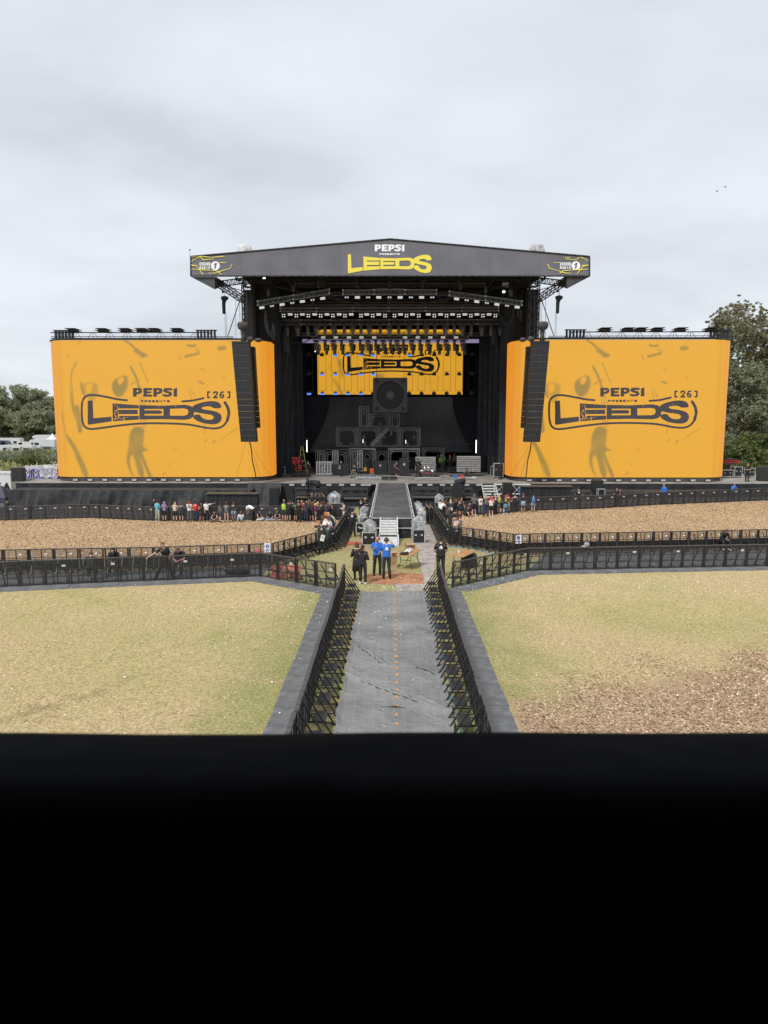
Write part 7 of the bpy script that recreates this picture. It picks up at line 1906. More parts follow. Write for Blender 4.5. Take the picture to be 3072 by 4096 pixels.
# right-hand trees close behind the screen
for (px, pt_, Y, sp_w, nl_, lab, sd2, T, br) in ((2925, 1240, 92, 3.4, 26000, 'tall thin-leaved tree rising just behind the right screen edge', 101, G2, 5), (3010, 1205, 98, 4.6, 34000, 'tall brownish tree highest at the right of the picture', 102, G2, 6), (3110, 1250, 94, 4.6, 30000, 'tall russet tree cut by the right picture edge', 103, G2, 4),
                              (2960, 1420, 88, 3.6, 22000, 'shorter olive tree in front of the tall right-hand trees', 104, G1, 4), (3060, 1480, 86, 3.6, 22000, 'green leafy tree low at the right picture edge', 105, G1, 2), (2890, 1500, 96, 3.4, 16000, 'dark tree mostly hidden behind the right screen', 106, G2, 2)):
    p = at(px, pt_, Y); tree(p.x, Y, 0, p.z, sp_w, nl_, .13, T, lab, seed=sd2, low=.12, bare=br)
for (px, pt_, Y, w_, lab, sd2) in ((2900, 1800, 84, 1.8, 'small green bush beside the right screen base', 111), (2985, 1745, 83, 2.2, 'bright green bush behind the red trussing', 112), (3050, 1730, 84, 2.4, 'leafy green bush at the right picture edge', 113), (2940, 1850, 82, 1.8, 'low green bush behind the crates on the right wing', 114)):
    p = at(px, pt_, Y); tree(p.x, Y, 0, p.z, w_, 9000, .13, [(.12, .16, .05), (.17, .21, .07), (.09, .12, .04), (.2, .22, .1)], lab, cat='bush', seed=sd2, low=.05, name='green_bush')
for i, (px, pt_, Y, w_, T, lab) in enumerate(((150, 1818, 140, 2.6, G1, 'dark green bush in the hedge left of the screen'), (205, 1822, 138, 3.2, G1, 'wide dark bush against the left screen edge'), (180, 1850, 130, 2.0, [(.25, .28, .07), (.3, .3, .1), (.15, .18, .05)], 'yellow green bush with pale flowers near the screen'),
                              (100, 1838, 135, 3.4, [(.16, .19, .07), (.2, .2, .08), (.11, .14, .05)], 'pale green bush in the middle of the hedge'), (50, 1850, 132, 3.0, G1, 'low dark bush in the left part of the hedge'), (15, 1850, 134, 3.0, G1, 'low bush at the left picture edge'), (125, 1870, 122, 2.4, [(.16, .19, .07), (.2, .2, .08), (.11, .14, .05)], 'low mixed bush in front of the hedge'), (225, 1868, 124, 2.4, G1, 'low dark bush tucked by the screen foot'))):
    p = at(px, pt_, Y); tree(p.x, Y, 0, max(1.2, p.z), w_, 5000, .16, T, lab, cat='bush', seed=200 + i, low=.02, name='hedge_bush')
def tuft(x, y): return (np.abs(x + 75) < 70)
scatter('tall_grass', 30000, lambda x, y: x < -36 - (y - 80) * .3, (-110, -36, 84, 190), .5, [(.2, .22, .08), (.3, .27, .13), (.16, .18, .06)], M_TONE, 1.2, 'rough tall grass on the verge beyond the left end of the stage', 'grass', aspect=5)
# three birds
for px, py, lab in ((2868, 765, 'small dark bird flying left of the pair high in the right sky'), (2901, 748, 'small dark bird flying right of the pair high in the right sky')):
    p = at(px, py, 70); m = MB(); m.loft([[(x, .04 * w_ * math.cos(a), .04 * w_ * math.sin(a)) for a in np.linspace(0, 6.28, 7)[:-1]] for x, w_ in ((-.12, .2), (-.03, 1), (.06, .8), (.12, .2))])
    m.add([(-.04, 0, .02), (.05, 0, .02), (-.02, -.2, .09), (-.06, .02, .02), (.04, .2, .1)], [(0, 1, 2), (0, 1, 4)]); tag(m.build('bird', PLAST, loc=p), lab, 'bird')
# ------------------------------------------------------------------ people
SKIN = {'p': (.52, .31, .23), 't': (.42, .25, .17), 'r': (.58, .30, .24)}
SKM = {k: mat('skin ' + k, v, .55) for k, v in SKIN.items()}
EYE = mat('eye and brow', (.03, .02, .018), .4)
CM = {}
def cm(c):
    if c not in CM: CM[c] = mat('fabric %.2f %.2f %.2f' % c, c, .85, var=.22, vscale=7, bump=.3, bscale=14)
    return CM[c]
K = (.018, .018, .02); K2 = (.03, .03, .034); GR = (.12, .12, .125); WH = (.72, .72, .72); NV = (.03, .045, .09); JN = (.09, .15, .26); JL = (.25, .36, .5); CRM = (.5, .45, .36); BLU = (.02, .16, .62); RD = (.55, .02, .025)
BR = (.09, .045, .02); BLD = (.5, .34, .16); HK = (.02, .017, .015); HR = (.3, .04, .02); HO = (.5, .15, .03); HP = (.7, .06, .15)
def joints(pose, r):
    j = lambda a=.015: r.uniform(-a, a)
    J = dict(pel=(0, 0, .95), ab=(0, 0, 1.10), ch=(0, .01, 1.30), nk=(0, .01, 1.47), hd=(0, -.02, 1.63))
    for s, n in ((-1, 'L'), (1, 'R')):
        J['sh' + n] = (s * .175, .01, 1.41); J['el' + n] = (s * (.235 + j()), .03 + j(), 1.14); J['wr' + n] = (s * (.245 + j(.03)), -.08 + j(.04), .90)
        J['hp' + n] = (s * .09, 0, .92); J['kn' + n] = (s * (.115 + j()), -.02 + j(.03), .50); J['an' + n] = (s * (.125 + j(.03)), .03 + j(.03), .085)
        J['ft' + n] = (s * (.03 + abs(j(.03))), -1, 0)
    def arm(n, el, wr): J['el' + n] = el; J['wr' + n] = wr
    if pose == 'rail':
        arm('L', (-.27, -.16, 1.14), (-.12, -.36, 1.10)); arm('R', (.27, -.16, 1.14), (.14, -.36, 1.11)); J['nk'] = (0, -.06, 1.45); J['ch'] = (0, -.03, 1.29); J['hd'] = (0, -.1, 1.6)
    elif pose == 'phone':
        arm('L', (-.24, -.06, 1.12), (-.07, -.27, 1.20)); arm('R', (.24, -.06, 1.12), (.07, -.28, 1.21)); J['hd'] = (0, -.07, 1.6)
    elif pose == 'fold':
        arm('L', (-.25, -.05, 1.12), (.05, -.22, 1.12)); arm('R', (.25, -.05, 1.12), (-.05, -.23, 1.16))
    elif pose == 'up':
        arm('L', (-.42, -.05, 1.42), (-.24, -.1, 1.66)); arm('R', (.42, -.05, 1.42), (.22, -.08, 1.64))
    elif pose == 'point':
        arm('R', (.42, -.05, 1.45), (.66, -.12, 1.53)); arm('L', (-.24, -.02, 1.13), (-.12, -.2, 1.0))
    elif pose == 'chat':
        arm('L', (-.27, -.02, 1.15), (-.14, -.24, 1.30)); arm('R', (.26, .02, 1.14), (.28, -.1, .92))
    elif pose == 'clasp':
        arm('L', (-.27, .0, 1.14), (-.07, -.2, .95)); arm('R', (.27, .0, 1.14), (.07, -.2, .95))
    elif pose == 'headset':
        arm('L', (-.36, -.1, 1.36), (-.16, -.16, 1.58)); arm('R', (.27, .0, 1.14), (.3, -.14, 1.05))
    elif pose == 'walk':
        J['knL'] = (-.1, -.22, .54); J['anL'] = (-.1, -.2, .12); J['knR'] = (.1, .05, .5); J['anR'] = (.1, .3, .14); arm('L', (-.25, .08, 1.14), (-.26, .12, .92)); arm('R', (.25, -.05, 1.14), (.25, -.26, 1.0))
    elif pose == 'reach':
        J['ch'] = (-.06, -.08, 1.26); J['nk'] = (-.10, -.14, 1.40); J['hd'] = (-.13, -.2, 1.56); J['shL'] = (-.27, -.14, 1.36); J['shR'] = (.06, -.1, 1.36)
        arm('L', (-.5, -.22, 1.22), (-.74, -.3, 1.10)); arm('R', (.16, -.02, 1.12), (.12, -.2, .98)); J['knL'] = (-.3, -.1, .48); J['anL'] = (-.48, .0, .09); J['knR'] = (.14, 0, .5); J['anR'] = (.22, .05, .085)
    elif pose == 'lean':      # bent forward over a rail, arms over
        J['ch'] = (0, -.12, 1.24); J['nk'] = (0, -.24, 1.36); J['hd'] = (0, -.36, 1.46)
        for s, n in ((-1, 'L'), (1, 'R')): J['sh' + n] = (s * .17, -.2, 1.32); J['el' + n] = (s * .26, -.38, 1.12); J['wr' + n] = (s * .14, -.55, 1.06)
    elif pose == 'bend':
        J['ab'] = (0, -.12, 1.02); J['ch'] = (0, -.32, 1.10); J['nk'] = (0, -.48, 1.12); J['hd'] = (0, -.6, 1.05)
        for s, n in ((-1, 'L'), (1, 'R')): J['sh' + n] = (s * .17, -.44, 1.10); J['el' + n] = (s * .22, -.42, .84); J['wr' + n] = (s * .1, -.5, .62)
    elif pose in ('step', 'stepback'):
        J.update(pel=(0, .05, .50), ab=(0, -.02, .64), ch=(0, -.14, .80), nk=(0, -.24, .94), hd=(0, -.36, 1.03))
        for s, n in ((-1, 'L'), (1, 'R')):
            J['sh' + n] = (s * .17, -.2, .88); J['el' + n] = (s * .24, -.30, .64); J['wr' + n] = (s * .07, -.48, .60); J['hp' + n] = (s * .1, .02, .48); J['kn' + n] = (s * .17, -.42, .50); J['an' + n] = (s * .16, -.42, .085)
    elif pose == 'knee':
        J.update(pel=(0, .1, .55), ab=(0, .06, .7), ch=(0, 0, .9), nk=(0, -.03, 1.06), hd=(0, -.08, 1.2))
        for s, n in ((-1, 'L'), (1, 'R')): J['sh' + n] = (s * .17, -.02, 1.0); J['el' + n] = (s * .24, -.1, .76); J['wr' + n] = (s * .1, -.3, .72); J['hp' + n] = (s * .1, .1, .52)
        J['knL'] = (-.12, -.35, .52); J['anL'] = (-.12, -.3, .085); J['knR'] = (.12, -.2, .1); J['anR'] = (.12, .25, .09)
    elif pose == 'sit':
        J.update(pel=(0, .1, .13), ab=(0, .1, .28), ch=(0, .04, .48), nk=(0, -.02, .64), hd=(0, -.08, .79))
        for s, n in ((-1, 'L'), (1, 'R')): J['sh' + n] = (s * .17, 0, .58); J['el' + n] = (s * .26, -.16, .38); J['wr' + n] = (s * .12, -.36, .42); J['hp' + n] = (s * .1, .06, .14); J['kn' + n] = (s * .2, -.36, .44); J['an' + n] = (s * .16, -.58, .08)
    elif pose == 'cross':
        J.update(pel=(0, .1, .13), ab=(0, .1, .28), ch=(0, .05, .48), nk=(0, 0, .64), hd=(0, -.06, .79))
        for s, n in ((-1, 'L'), (1, 'R')): J['sh' + n] = (s * .17, .02, .58); J['el' + n] = (s * .27, -.1, .36); J['wr' + n] = (s * .1, -.28, .3); J['hp' + n] = (s * .1, .06, .13); J['kn' + n] = (s * .4, -.24, .16); J['an' + n] = (s * -.1, -.36, .09)
    return {k: Vector(v) for k, v in J.items()}
def tube_rings(pts, rads, n=8, side=Vector((1, 0, 0))):
    out_ = []
    for i, p in enumerate(pts):
        d = (pts[min(i + 1, len(pts) - 1)] - pts[max(i - 1, 0)]).normalized()
        s = side - d * side.dot(d)
        if s.length < .2: s = Vector((0, 1, 0)) - d * d.y
        s.normalize(); f = d.cross(s); rx, ry = rads[i] if isinstance(rads[i], tuple) else (rads[i], rads[i])
        out_.append([p + s * (math.cos(6.28318 * k / n) * rx) + f * (math.sin(6.28318 * k / n) * ry) for k in range(n)])
    return out_
SKINC = [0]
def body_mesh(J, name, skin, face=True):
    names = ['pel', 'ab', 'ch', 'nk', 'hd', 'shL', 'elL', 'wrL', 'shR', 'elR', 'wrR', 'hpL', 'knL', 'anL', 'hpR', 'knR', 'anR']
    V = [J[n] for n in names]; I = {n: i for i, n in enumerate(names)}
    rad = {'pel': (.13, .095), 'ab': (.12, .085), 'ch': (.14, .095), 'nk': (.055, .055), 'hd': (.05, .05), 'sh': (.058, .058), 'el': (.042, .042), 'wr': (.027, .027), 'hp': (.085, .085), 'kn': (.058, .058), 'an': (.038, .038)}
    E_ = [('pel', 'ab'), ('ab', 'ch'), ('ch', 'nk'), ('nk', 'hd')]
    for s in 'LR': E_ += [('ch', 'sh' + s), ('sh' + s, 'el' + s), ('el' + s, 'wr' + s), ('pel', 'hp' + s), ('hp' + s, 'kn' + s), ('kn' + s, 'an' + s)]
    me = bpy.data.meshes.new('tmp'); me.from_pydata(V, [(I[a], I[b]) for a, b in E_], [])
    o = bpy.data.objects.new('tmp', me); col.objects.link(o)
    md = o.modifiers.new('s', 'SKIN')
    if not me.skin_vertices: 
        pass
    sv = me.skin_vertices
    if len(sv) == 0:
        bpy.context.view_layer.objects.active = o
    for i, n in enumerate(names):
        k = n if n in rad else n[:2]; sv[0].data[i].radius = rad[k]; sv[0].data[i].use_root = (i == 0)
    sb_ = o.modifiers.new('u', 'SUBSURF'); sb_.levels = 1; sb_.render_levels = 1
    dg = bpy.context.evaluated_depsgraph_get(); ev = o.evaluated_get(dg); m2 = ev.to_mesh()
    m = MB(); m.add([v.co.copy() for v in m2.vertices], [tuple(p.vertices) for p in m2.polygons], 0, True)
    ev.to_mesh_clear(); bpy.data.objects.remove(o); bpy.data.meshes.remove(me)
    # head with jaw, nose, ears, eyes, mouth
    d = (J['hd'] - J['nk']).normalized(); M = Vector((0, 0, 1)).rotation_difference(Vector((d.x * .7, d.y * .7, max(.5, d.z)))).to_matrix()
    c = J['hd']; rings = []
    for z, w_, dy, dl in ((-.115, .030, -.030, .035), (-.10, .048, -.022, .062), (-.06, .062, -.008, .082), (-.01, .071, 0, .092), (.04, .075, .004, .096), (.08, .066, .006, .084), (.108, .04, .006, .05), (.118, .008, .006, .01)):
        rings.append([c + M @ Vector((w_ * math.cos(a), dy + dl * math.sin(a), z)) for a in np.linspace(0, 6.28318, 13)[:-1]])
    m.loft(rings)
    P_ = lambda x, y, z: c + M @ Vector((x, y, z))
    m.add([P_(-.012, -.088, .0), P_(.012, -.088, .0), P_(0, -.092, .035), P_(-.016, -.088, -.03), P_(.016, -.088, -.03), P_(0, -.115, -.022)], [(0, 5, 3), (0, 2, 5), (2, 1, 5), (1, 4, 5), (3, 5, 4)])
    for s in (-1, 1):
        m.ell(P_(s * .075, .012, .005), (.010, .018, .030), 6, 5); m.ell(P_(s * .028, -.086, .022), (.011, .006, .007), 6, 4, 1); m.add([P_(s * .014, -.094, .040), P_(s * .043, -.086, .042), P_(s * .043, -.085, .047), P_(s * .014, -.094, .046)], [(0, 1, 2, 3)], 1)
    m.ell(P_(0, -.086, -.052), (.020, .006, .004), 6, 4, 1)
    # hands: palm, four bent fingers, a thumb from the side
    for s, n in ((-1, 'L'), (1, 'R')):
        d = (J['wr' + n] - J['el' + n]).normalized(); wv = J['wr' + n]; up = Vector((0, 0, 1)) if abs(d.z) < .8 else Vector((0, -1, 0))
        sd_ = d.cross(up).normalized(); nn = sd_.cross(d)
        m.loft(tube_rings([wv - d * .02, wv + d * .03, wv + d * .085], [(.024, .018), (.038, .015), (.040, .012)], 8, sd_))
        for k in range(4):
            b = wv + d * .08 + sd_ * ((k - 1.5) * .019); L = (.066, .076, .072, .056)[k]; c1 = b + d * L * .5 - nn * .006; c2 = c1 + (d * .75 - nn * .65).normalized() * L * .5
            m.loft(tube_rings([b - d * .015, c1, c2], [.0088, .0085, .006], 6, sd_))
        b = wv + d * .025 + sd_ * (-s * .034); c1 = b + (d * .7 - sd_ * s * .7).normalized() * .035; m.loft(tube_rings([b, c1, c1 + d * .028 - nn * .01], [.011, .0105, .007], 6, nn))
    return m.build(name, [SKM[skin], EYE]), M
def person(i, pos, face, h_, pose, top, bot, hair, label, shoes=K, skin='p', hat=None, extra=(), group=None, fat=1.0):
    """top=(colour, 'long'|'short'|'none'|'vest'|'hood'), bot=(colour, 'trousers'|'shorts'|'skirt'), hair=(colour, 'short'|'long'|'bun'|'none'); face: 0 to the camera, 180 away"""
    r = random.Random(1000 + i); J = joints(pose, r); g_ = fat
    o, M = body_mesh(J, 'person', skin)
    tc_, tk = top; bc_, bk = bot
    # top
    m = MB(); P_ = [J['pel'] + (J['ab'] - J['pel']) * (-.35), J['pel'], J['ab'], J['ch'], J['nk'].lerp(J['ch'], .35), J['nk'] - (J['nk'] - J['ch']) * .08]
    sdv = (J['shR'] - J['shL']).normalized()
    wd = [(.175 * g_, .125 * g_), (.172 * g_, .125 * g_), (.158 * g_, .118 * g_), (.19 * (g_ * .5 + .5), .128), (.168, .10), (.08, .07)]
    if tk in ('crop',): P_, wd = P_[2:], wd[2:]
    m.loft(tube_rings(P_, wd, 12, sdv))
    frac = {'long': 1, 'hood': 1, 'short': .55, 'vest': 0, 'crop': 0, 'none': 0, 'coat': 1}[tk]
    if tk != 'none':
        for n in 'LR':
            if tk not in ('vest', 'crop'): m.loft(tube_rings([J['nk'] - (J['nk'] - J['ch']) * .16, J['sh' + n]], [(.058, .055), (.068, .066)], 8, Vector((.2, 1, .1))))
        for n in 'LR':
            sh, el, wr = J['sh' + n], J['el' + n], J['wr' + n]; inn = sh.lerp(J['ch'], .35); inn.z = sh.z - .03 if pose not in ('bend',) else inn.z
            if frac == 1: m.ell(sh, (.068, .068, .066), 9, 6); m.loft(tube_rings([sh, sh.lerp(el, .5), el, el.lerp(wr, .5), wr + (wr - el) * .02], [.060, .060, .054, .047, .040], 8, Vector((.3, 1, .1))))
            elif frac > 0: m.ell(sh, (.068, .068, .066), 9, 6); m.loft(tube_rings([sh, sh.lerp(el, .3), sh.lerp(el, .72)], [.062, .064, .064], 8, Vector((.3, 1, .1))))
            else: m.ell(sh.lerp(inn, .45), (.05, .06, .06), 8, 6)
        if tk == 'coat':
            m.loft(tube_rings([J['pel'] + Vector((0, 0, .1)), J['pel'] - Vector((0, 0, .15)), J['pel'] - Vector((0, 0, .5))], [(.185, .14), (.21, .17), (.235, .19)], 12))
        if tk in ('hood', 'coat'):
            m.ell(J['nk'] + Vector((0, .05, .01)), (.11, .09, .055), 10, 6)
        m.build('jacket' if tk in ('coat', 'hood') else 'shirt', cm(tc_), o)
    # bottom
    m = MB(); leg = {'trousers': 1, 'shorts': .5, 'skirt': 0, 'none': 0}[bk]
    m.loft(tube_rings([J['pel'].lerp(J['ab'], .35), J['pel'], (J['hpL'] + J['hpR']) / 2 + (J['pel'] - J['ab']).normalized() * .06], [(.158 * g_, .115 * g_), (.172 * g_, .128 * g_), (.17, .125)], 12))
    for n in 'LR':
        hp, kn, an = J['hp' + n], J['kn' + n], J['an' + n]; hp = hp + (hp - J['pel']) * .05
        if leg == 1: m.loft(tube_rings([hp, hp.lerp(kn, .4), kn, kn.lerp(an, .35), kn.lerp(an, .95)], [.098 * g_, .088, .070, .066, .056], 9))
        elif leg > 0: m.loft(tube_rings([hp, hp.lerp(kn, .5), hp.lerp(kn, .85)], [.10 * g_, .094, .092], 9))
    if bk == 'skirt': m.loft(tube_rings([J['pel'] + Vector((0, 0, .05)), J['pel'] - Vector((0, 0, .16)), J['pel'] - Vector((0, 0, .36))], [(.16, .12), (.2, .16), (.235, .19)], 12))
    m.build({'trousers': 'trousers', 'shorts': 'shorts', 'skirt': 'skirt', 'none': 'shorts'}[bk], cm(bc_), o)
    for n in 'LR':
        an = J['an' + n]; fd = J['ft' + n]; fd = Vector((fd.x, fd.y, 0)).normalized(); m = MB(); z0 = an.z - .045
        m.loft(tube_rings([an - fd * .075 + Vector((0, 0, -.035)), an - fd * .03 + Vector((0, 0, -.025)), an + fd * .07 + Vector((0, 0, -.042)), an + fd * .17 + Vector((0, 0, -.055)), an + fd * .21 + Vector((0, 0, -.06))], [(.034, .045), (.042, .055), (.046, .04), (.045, .028), (.025, .02)], 8))
        m.tube(an + Vector((0, 0, -.03)), an + Vector((0, 0, .05)), .048, 8); m.build('shoe', cm(shoes), o)
    # hair / hat
    c = J['hd']; Q = lambda x, y, z: c + M @ Vector((x, y, z))
    if tk != 'hoodup' and hair[1] != 'none':
        m = MB(); rings = []
        for z, w_, cut in ((.0, .082, .25), (.04, .086, .45), (.08, .076, .8), (.115, .05, 1), (.132, .012, 1)):
            ring = []
            for a in np.linspace(0, 6.28318, 15)[:-1]:
                y = .105 * (w_ / .083) * math.sin(a); 
                if math.sin(a) < 0: y = max(y, -.105 * cut + .0) if cut < 1 else y
                ring.append(Q(w_ * math.cos(a), y + .008, z + (.0 if math.sin(a) < 0 else -.0)))
            rings.append(ring)
        back = [Q(w_ * math.cos(a), .03 + .075 * max(0, math.sin(a)), z) for z, w_ in ((-.06, .06),) for a in np.linspace(0, 6.28318, 15)[:-1]]
        m.loft([back] + rings)
        if hair[1] in ('long', 'vlong'):
            L = .28 if hair[1] == 'long' else .42
            Q2 = lambda x, y, z: c + Vector((x, y, z))
            m.loft([[Q2(w_ * math.cos(a), .075 + dy + .035 * math.sin(a) , z) for a in np.linspace(0, 6.28318, 11)[:-1]] for z, w_, dy in ((.06, .07, -.02), (-.03, .09, 0), (-.12, .10, .02), (-.2, .095, .035), (-L, .06, .045), (-L - .05, .02, .045))])
            for s in (-1, 1): m.loft([[Q2(s * .078 + .014 * math.cos(a), -.01 + .04 * math.sin(a), z) for a in np.linspace(0, 6.28318, 7)[:-1]] for z in (.05, -.05, -.16)])
        if hair[1] == 'bun': m.ell(Q(0, .10, .09), (.045, .045, .045), 8, 6)
        m.build('hair', cm(hair[0]), o)
    if hat:
        m = MB()
        if hat[1] == 'hood':
            m.loft([[Q(w_ * math.cos(a), .02 + dl * math.sin(a) * (1 if math.sin(a) > 0 else .62), z) for a in np.linspace(0, 6.28318, 13)[:-1]] for z, w_, dl in ((-.16, .09, .1), (-.10, .10, .115), (0, .105, .125), (.08, .095, .115), (.125, .06, .075), (.14, .01, .02))])
        elif hat[1] == 'cap':
            m.loft([[Q(w_ * math.cos(a), .005 + w_ * 1.25 * math.sin(a), z) for a in np.linspace(0, 6.28318, 13)[:-1]] for z, w_ in ((.045, .090), (.09, .088), (.13, .065), (.15, .02))])
            m.add([Q(-.065, -.09, .05), Q(.065, -.09, .05), Q(.05, -.18, .04), Q(-.05, -.18, .04), Q(-.065, -.09, .062), Q(.065, -.09, .062), Q(.05, -.18, .05), Q(-.05, -.18, .05)], [(0, 1, 2, 3), (7, 6, 5, 4), (3, 2, 6, 7), (0, 3, 7, 4), (1, 5, 6, 2)])
        elif hat[1] == 'helmet':
            m.ell(Q(0, .01, .07), (.115, .13, .105), 12, 7)
        m.build({'hood': 'hood', 'cap': 'cap', 'helmet': 'helmet'}[hat[1]], cm(hat[0]), o)
    sc_y = lambda pts, y: [(x, y, z) for x, z in pts]
    for e_ in extra:
        k = e_[0]; m = MB(); cz_ = J['ch']
        if k == 'back_print':      # emblem between the shoulder blades
            m.add(sc_y([(cz_.x - .085, cz_.z - .03), (cz_.x + .085, cz_.z - .03), (cz_.x + .055, cz_.z + .035), (cz_.x + .012, cz_.z + .075), (cz_.x, cz_.z + .11), (cz_.x - .012, cz_.z + .075), (cz_.x - .055, cz_.z + .035)], .0), [(0, 1, 2, 3, 4, 5, 6)])
            m.v = [(x, .145 * 1, z) for x, y, z in m.v]; m.add([(cz_.x - .07, .144, cz_.z - .065), (cz_.x + .07, .144, cz_.z - .065), (cz_.x + .07, .144, cz_.z - .045), (cz_.x - .07, .144, cz_.z - .045)], [(0, 1, 2, 3)])
            m.build('back_print', cm(e_[1]), o)
        elif k == 'front_print':
            m.box(cz_.x + .03, cz_.x + .08, -.132, -.124, cz_.z + .0, cz_.z + .05); m.build('badge', cm(e_[1]), o)
        elif k == 'print_block':
            y = .138 if e_[2] else -.138
            for q_ in range(4): m.box(cz_.x - .09, cz_.x + .09 - .03 * (q_ % 2), y - .004, y + .004, cz_.z + .04 - q_ * .055, cz_.z + .075 - q_ * .055)
            m.build('shirt_print', cm(e_[1]), o)
        elif k == 'backpack':
            m.loft([[(w_ * math.cos(a), .2 + .085 * math.sin(a), z) for a in np.linspace(0, 6.28318, 11)[:-1]] for z, w_ in ((1.0, .1), (1.03, .15), (1.25, .15), (1.38, .11), (1.41, .04))]); m.build('backpack', cm(e_[1]), o)
        elif k == 'bag':
            m.box(.10, .26, .10, .17, .92, 1.06); m.path([(.18, .13, 1.05), (.0, .145, 1.3), (-.12, .05, 1.46)], .012, 5); m.build('shoulder_bag', cm(e_[1]), o)
        elif k == 'headset':
            for s in (-1, 1): m.ell(Q(s * .09, .0, .0), (.022, .038, .042), 8, 6)
            m.path([Q(.09 * math.cos(a), .0, .13 * math.sin(a)) for a in np.linspace(0, 3.1416, 8)], .012, 5); m.build('headset', cm(K), o)
        elif k == 'beard':
            m.loft([[Q(w_ * math.cos(a), -.045 + .05 * math.sin(a), z) for a in np.linspace(0, 6.28318, 11)[:-1]] for z, w_ in ((-.135, .02), (-.11, .045), (-.07, .062), (-.055, .06))]); m.build('beard', cm(e_[1]), o)
        elif k == 'waist':
            m.loft(tube_rings([J['pel'] + Vector((0, 0, .12)), J['pel'], J['pel'] - Vector((0, 0, .3))], [(.18, .14), (.20, .16), (.25, .2)], 12)); m.build('tied_jacket', cm(e_[1]), o)
        elif k == 'leggings':
            for n, c_ in (('L', e_[1]), ('R', e_[2])):
                q_ = MB(); q_.loft(tube_rings([J['hp' + n].lerp(J['kn' + n], .5), J['kn' + n], J['kn' + n].lerp(J['an' + n], .35), J['an' + n]], [.08, .065, .062, .045], 8)); q_.build('legging', cm(c_), o)
            continue
        elif k == 'band':
            m.loft(tube_rings([J['ab'], J['ab'] + Vector((0, 0, .09))], [(.162, .122), (.17, .125)], 12)); m.build('shirt_stripe', cm(e_[1]), o)
        elif k == 'fur':
            m.ell(J['nk'] + Vector((0, .02, .0)), (.15, .13, .06), 12, 6); m.build('fur_collar', cm(e_[1]), o)
        elif k == 'vest_hv':
            m.loft(tube_rings([J['pel'], J['ab'], J['ch'], J['nk'].lerp(J['ch'], .35)], [(.19, .14), (.185, .135), (.2, .145), (.19, .115)], 12)); m.build('safety_vest', cm(e_[1]), o)
        elif k == 'phone':
            q_ = (J['wrL'] + J['wrR']) / 2 + Vector((0, -.08, .03)); m.box(q_.x - .035, q_.x + .035, q_.y - .006, q_.y + .006, q_.z - .03, q_.z + .08); m.build('phone', cm(K), o)
    # stand on the lowest point of the shoes
    if pose not in ('sit', 'cross'): z_off = -.006 * 0
    s = h_ / 1.75
    if fat != 1.0: pass
    o.location = pos; o.rotation_euler = (0, 0, R(face)); o.scale = (s, s, s)
    tag(o, label, 'person', group)
    return o
FULL = {'step': 1.15, 'stepback': 1.15, 'sit': .92, 'cross': .92, 'knee': 1.32, 'bend': 1.2, 'lean': 1.6}
def P(i, px, pf, pt_, face, pose, top, bot, hair, label, where='g', **k):
    """feet at row pf, head top at row pt_"""
    if where == 'g':
        p = gnd(px, pf); lim = None
        if i in range(2, 31) or i in (86,): lim = np.interp(p.x, [q.x for q in C_L], [q.y for q in C_L]) - .3
        if i in range(54, 73): lim = np.interp(p.x, [q.x for q in C_R], [q.y for q in C_R]) - .35
        if lim is not None and p.y > lim:
            lim -= (px * 7 % 10) * .06; p = Vector((at(px, 1900, lim).x, lim, 0)); p.z = G(p.y, p.x); pt_ += 0
        if i in range(31, 39): p.x = min(p.x, XL - (.42 if pose == 'lean' else .35))
        if i in (50, 51, 52, 53, 54, 55, 87): p.x = max(p.x, XR + .42)
        if i == 84: p.y = max(p.y, np.interp(p.x, [q.x for q in A_L[:4]], [q.y for q in A_L[:4]]) + .34); p.z = G(p.y, p.x)
    elif where == 'd': p = dk(px, pf)
    else: p = Vector((at(px, 1900, where).x, where, 0)); p.z = G(where, p.x)
    vis = FULL.get(pose, 1.76)
    if k.get('hh'): h_ = k.pop('hh')
    else:
        if where in ('g', 'd'): hm = (pf - pt_) / F * p.y * 1.0
        else: hm = at(px, pt_, where).z - p.z
        h_ = hm / vis * 1.75; h_ = min(1.93, max(1.52, h_))
    return person(i, p, face, h_, pose, top, bot, hair, label, **k)
hs = lambda c: (c, 'short'); hl = lambda c: (c, 'long'); NO = (K, 'none')
YBL = C_L[2].y
# left crowd on the chips, by the stage barrier
P(1, 612, 0, 1992, 15, 'rail', (K, 'long'), (K, 'trousers'), hl(HK), 'woman in black with arms on the rail behind the far left barrier', where=YBL + .75, extra=[('front_print', WH)], hat=(K, 'hood'))
P(2, 631, 2087, 1998, 160, 'fold', ((.1, .4, .5), 'long'), ((.4, .42, .34), 'trousers'), hs(BR), 'man in a blue and pink tie-dye top and pale green trousers', hat=(K, 'cap'), shoes=WH, extra=[('band', (.6, .12, .35))])
P(3, 658, 2086, 2003, 170, 'rail', ((.26, .2, .36), 'hood'), (K, 'shorts'), NO, 'person in a lilac hooded top and black shorts carrying a black bag', hat=((.26, .2, .36), 'hood'), extra=[('bag', K)])
P(4, 701, 2086, 2010, 175, 'rail', (CRM, 'long'), (K, 'shorts'), hl(BLD), 'blonde woman in a cream jacket and black shorts by the far left barrier', shoes=K)
P(5, 726, 2086, 2010, 190, 'rail', (NV, 'vest'), (NV, 'shorts'), hl(BR), 'brown haired woman in a dark denim waistcoat and shorts')
P(6, 759, 2087, 2001, 178, 'rail', (WH, 'short'), (GR, 'trousers'), hl(HR), 'red haired person in a white tee with dark print and grey trousers', extra=[('print_block', K2, 1)])
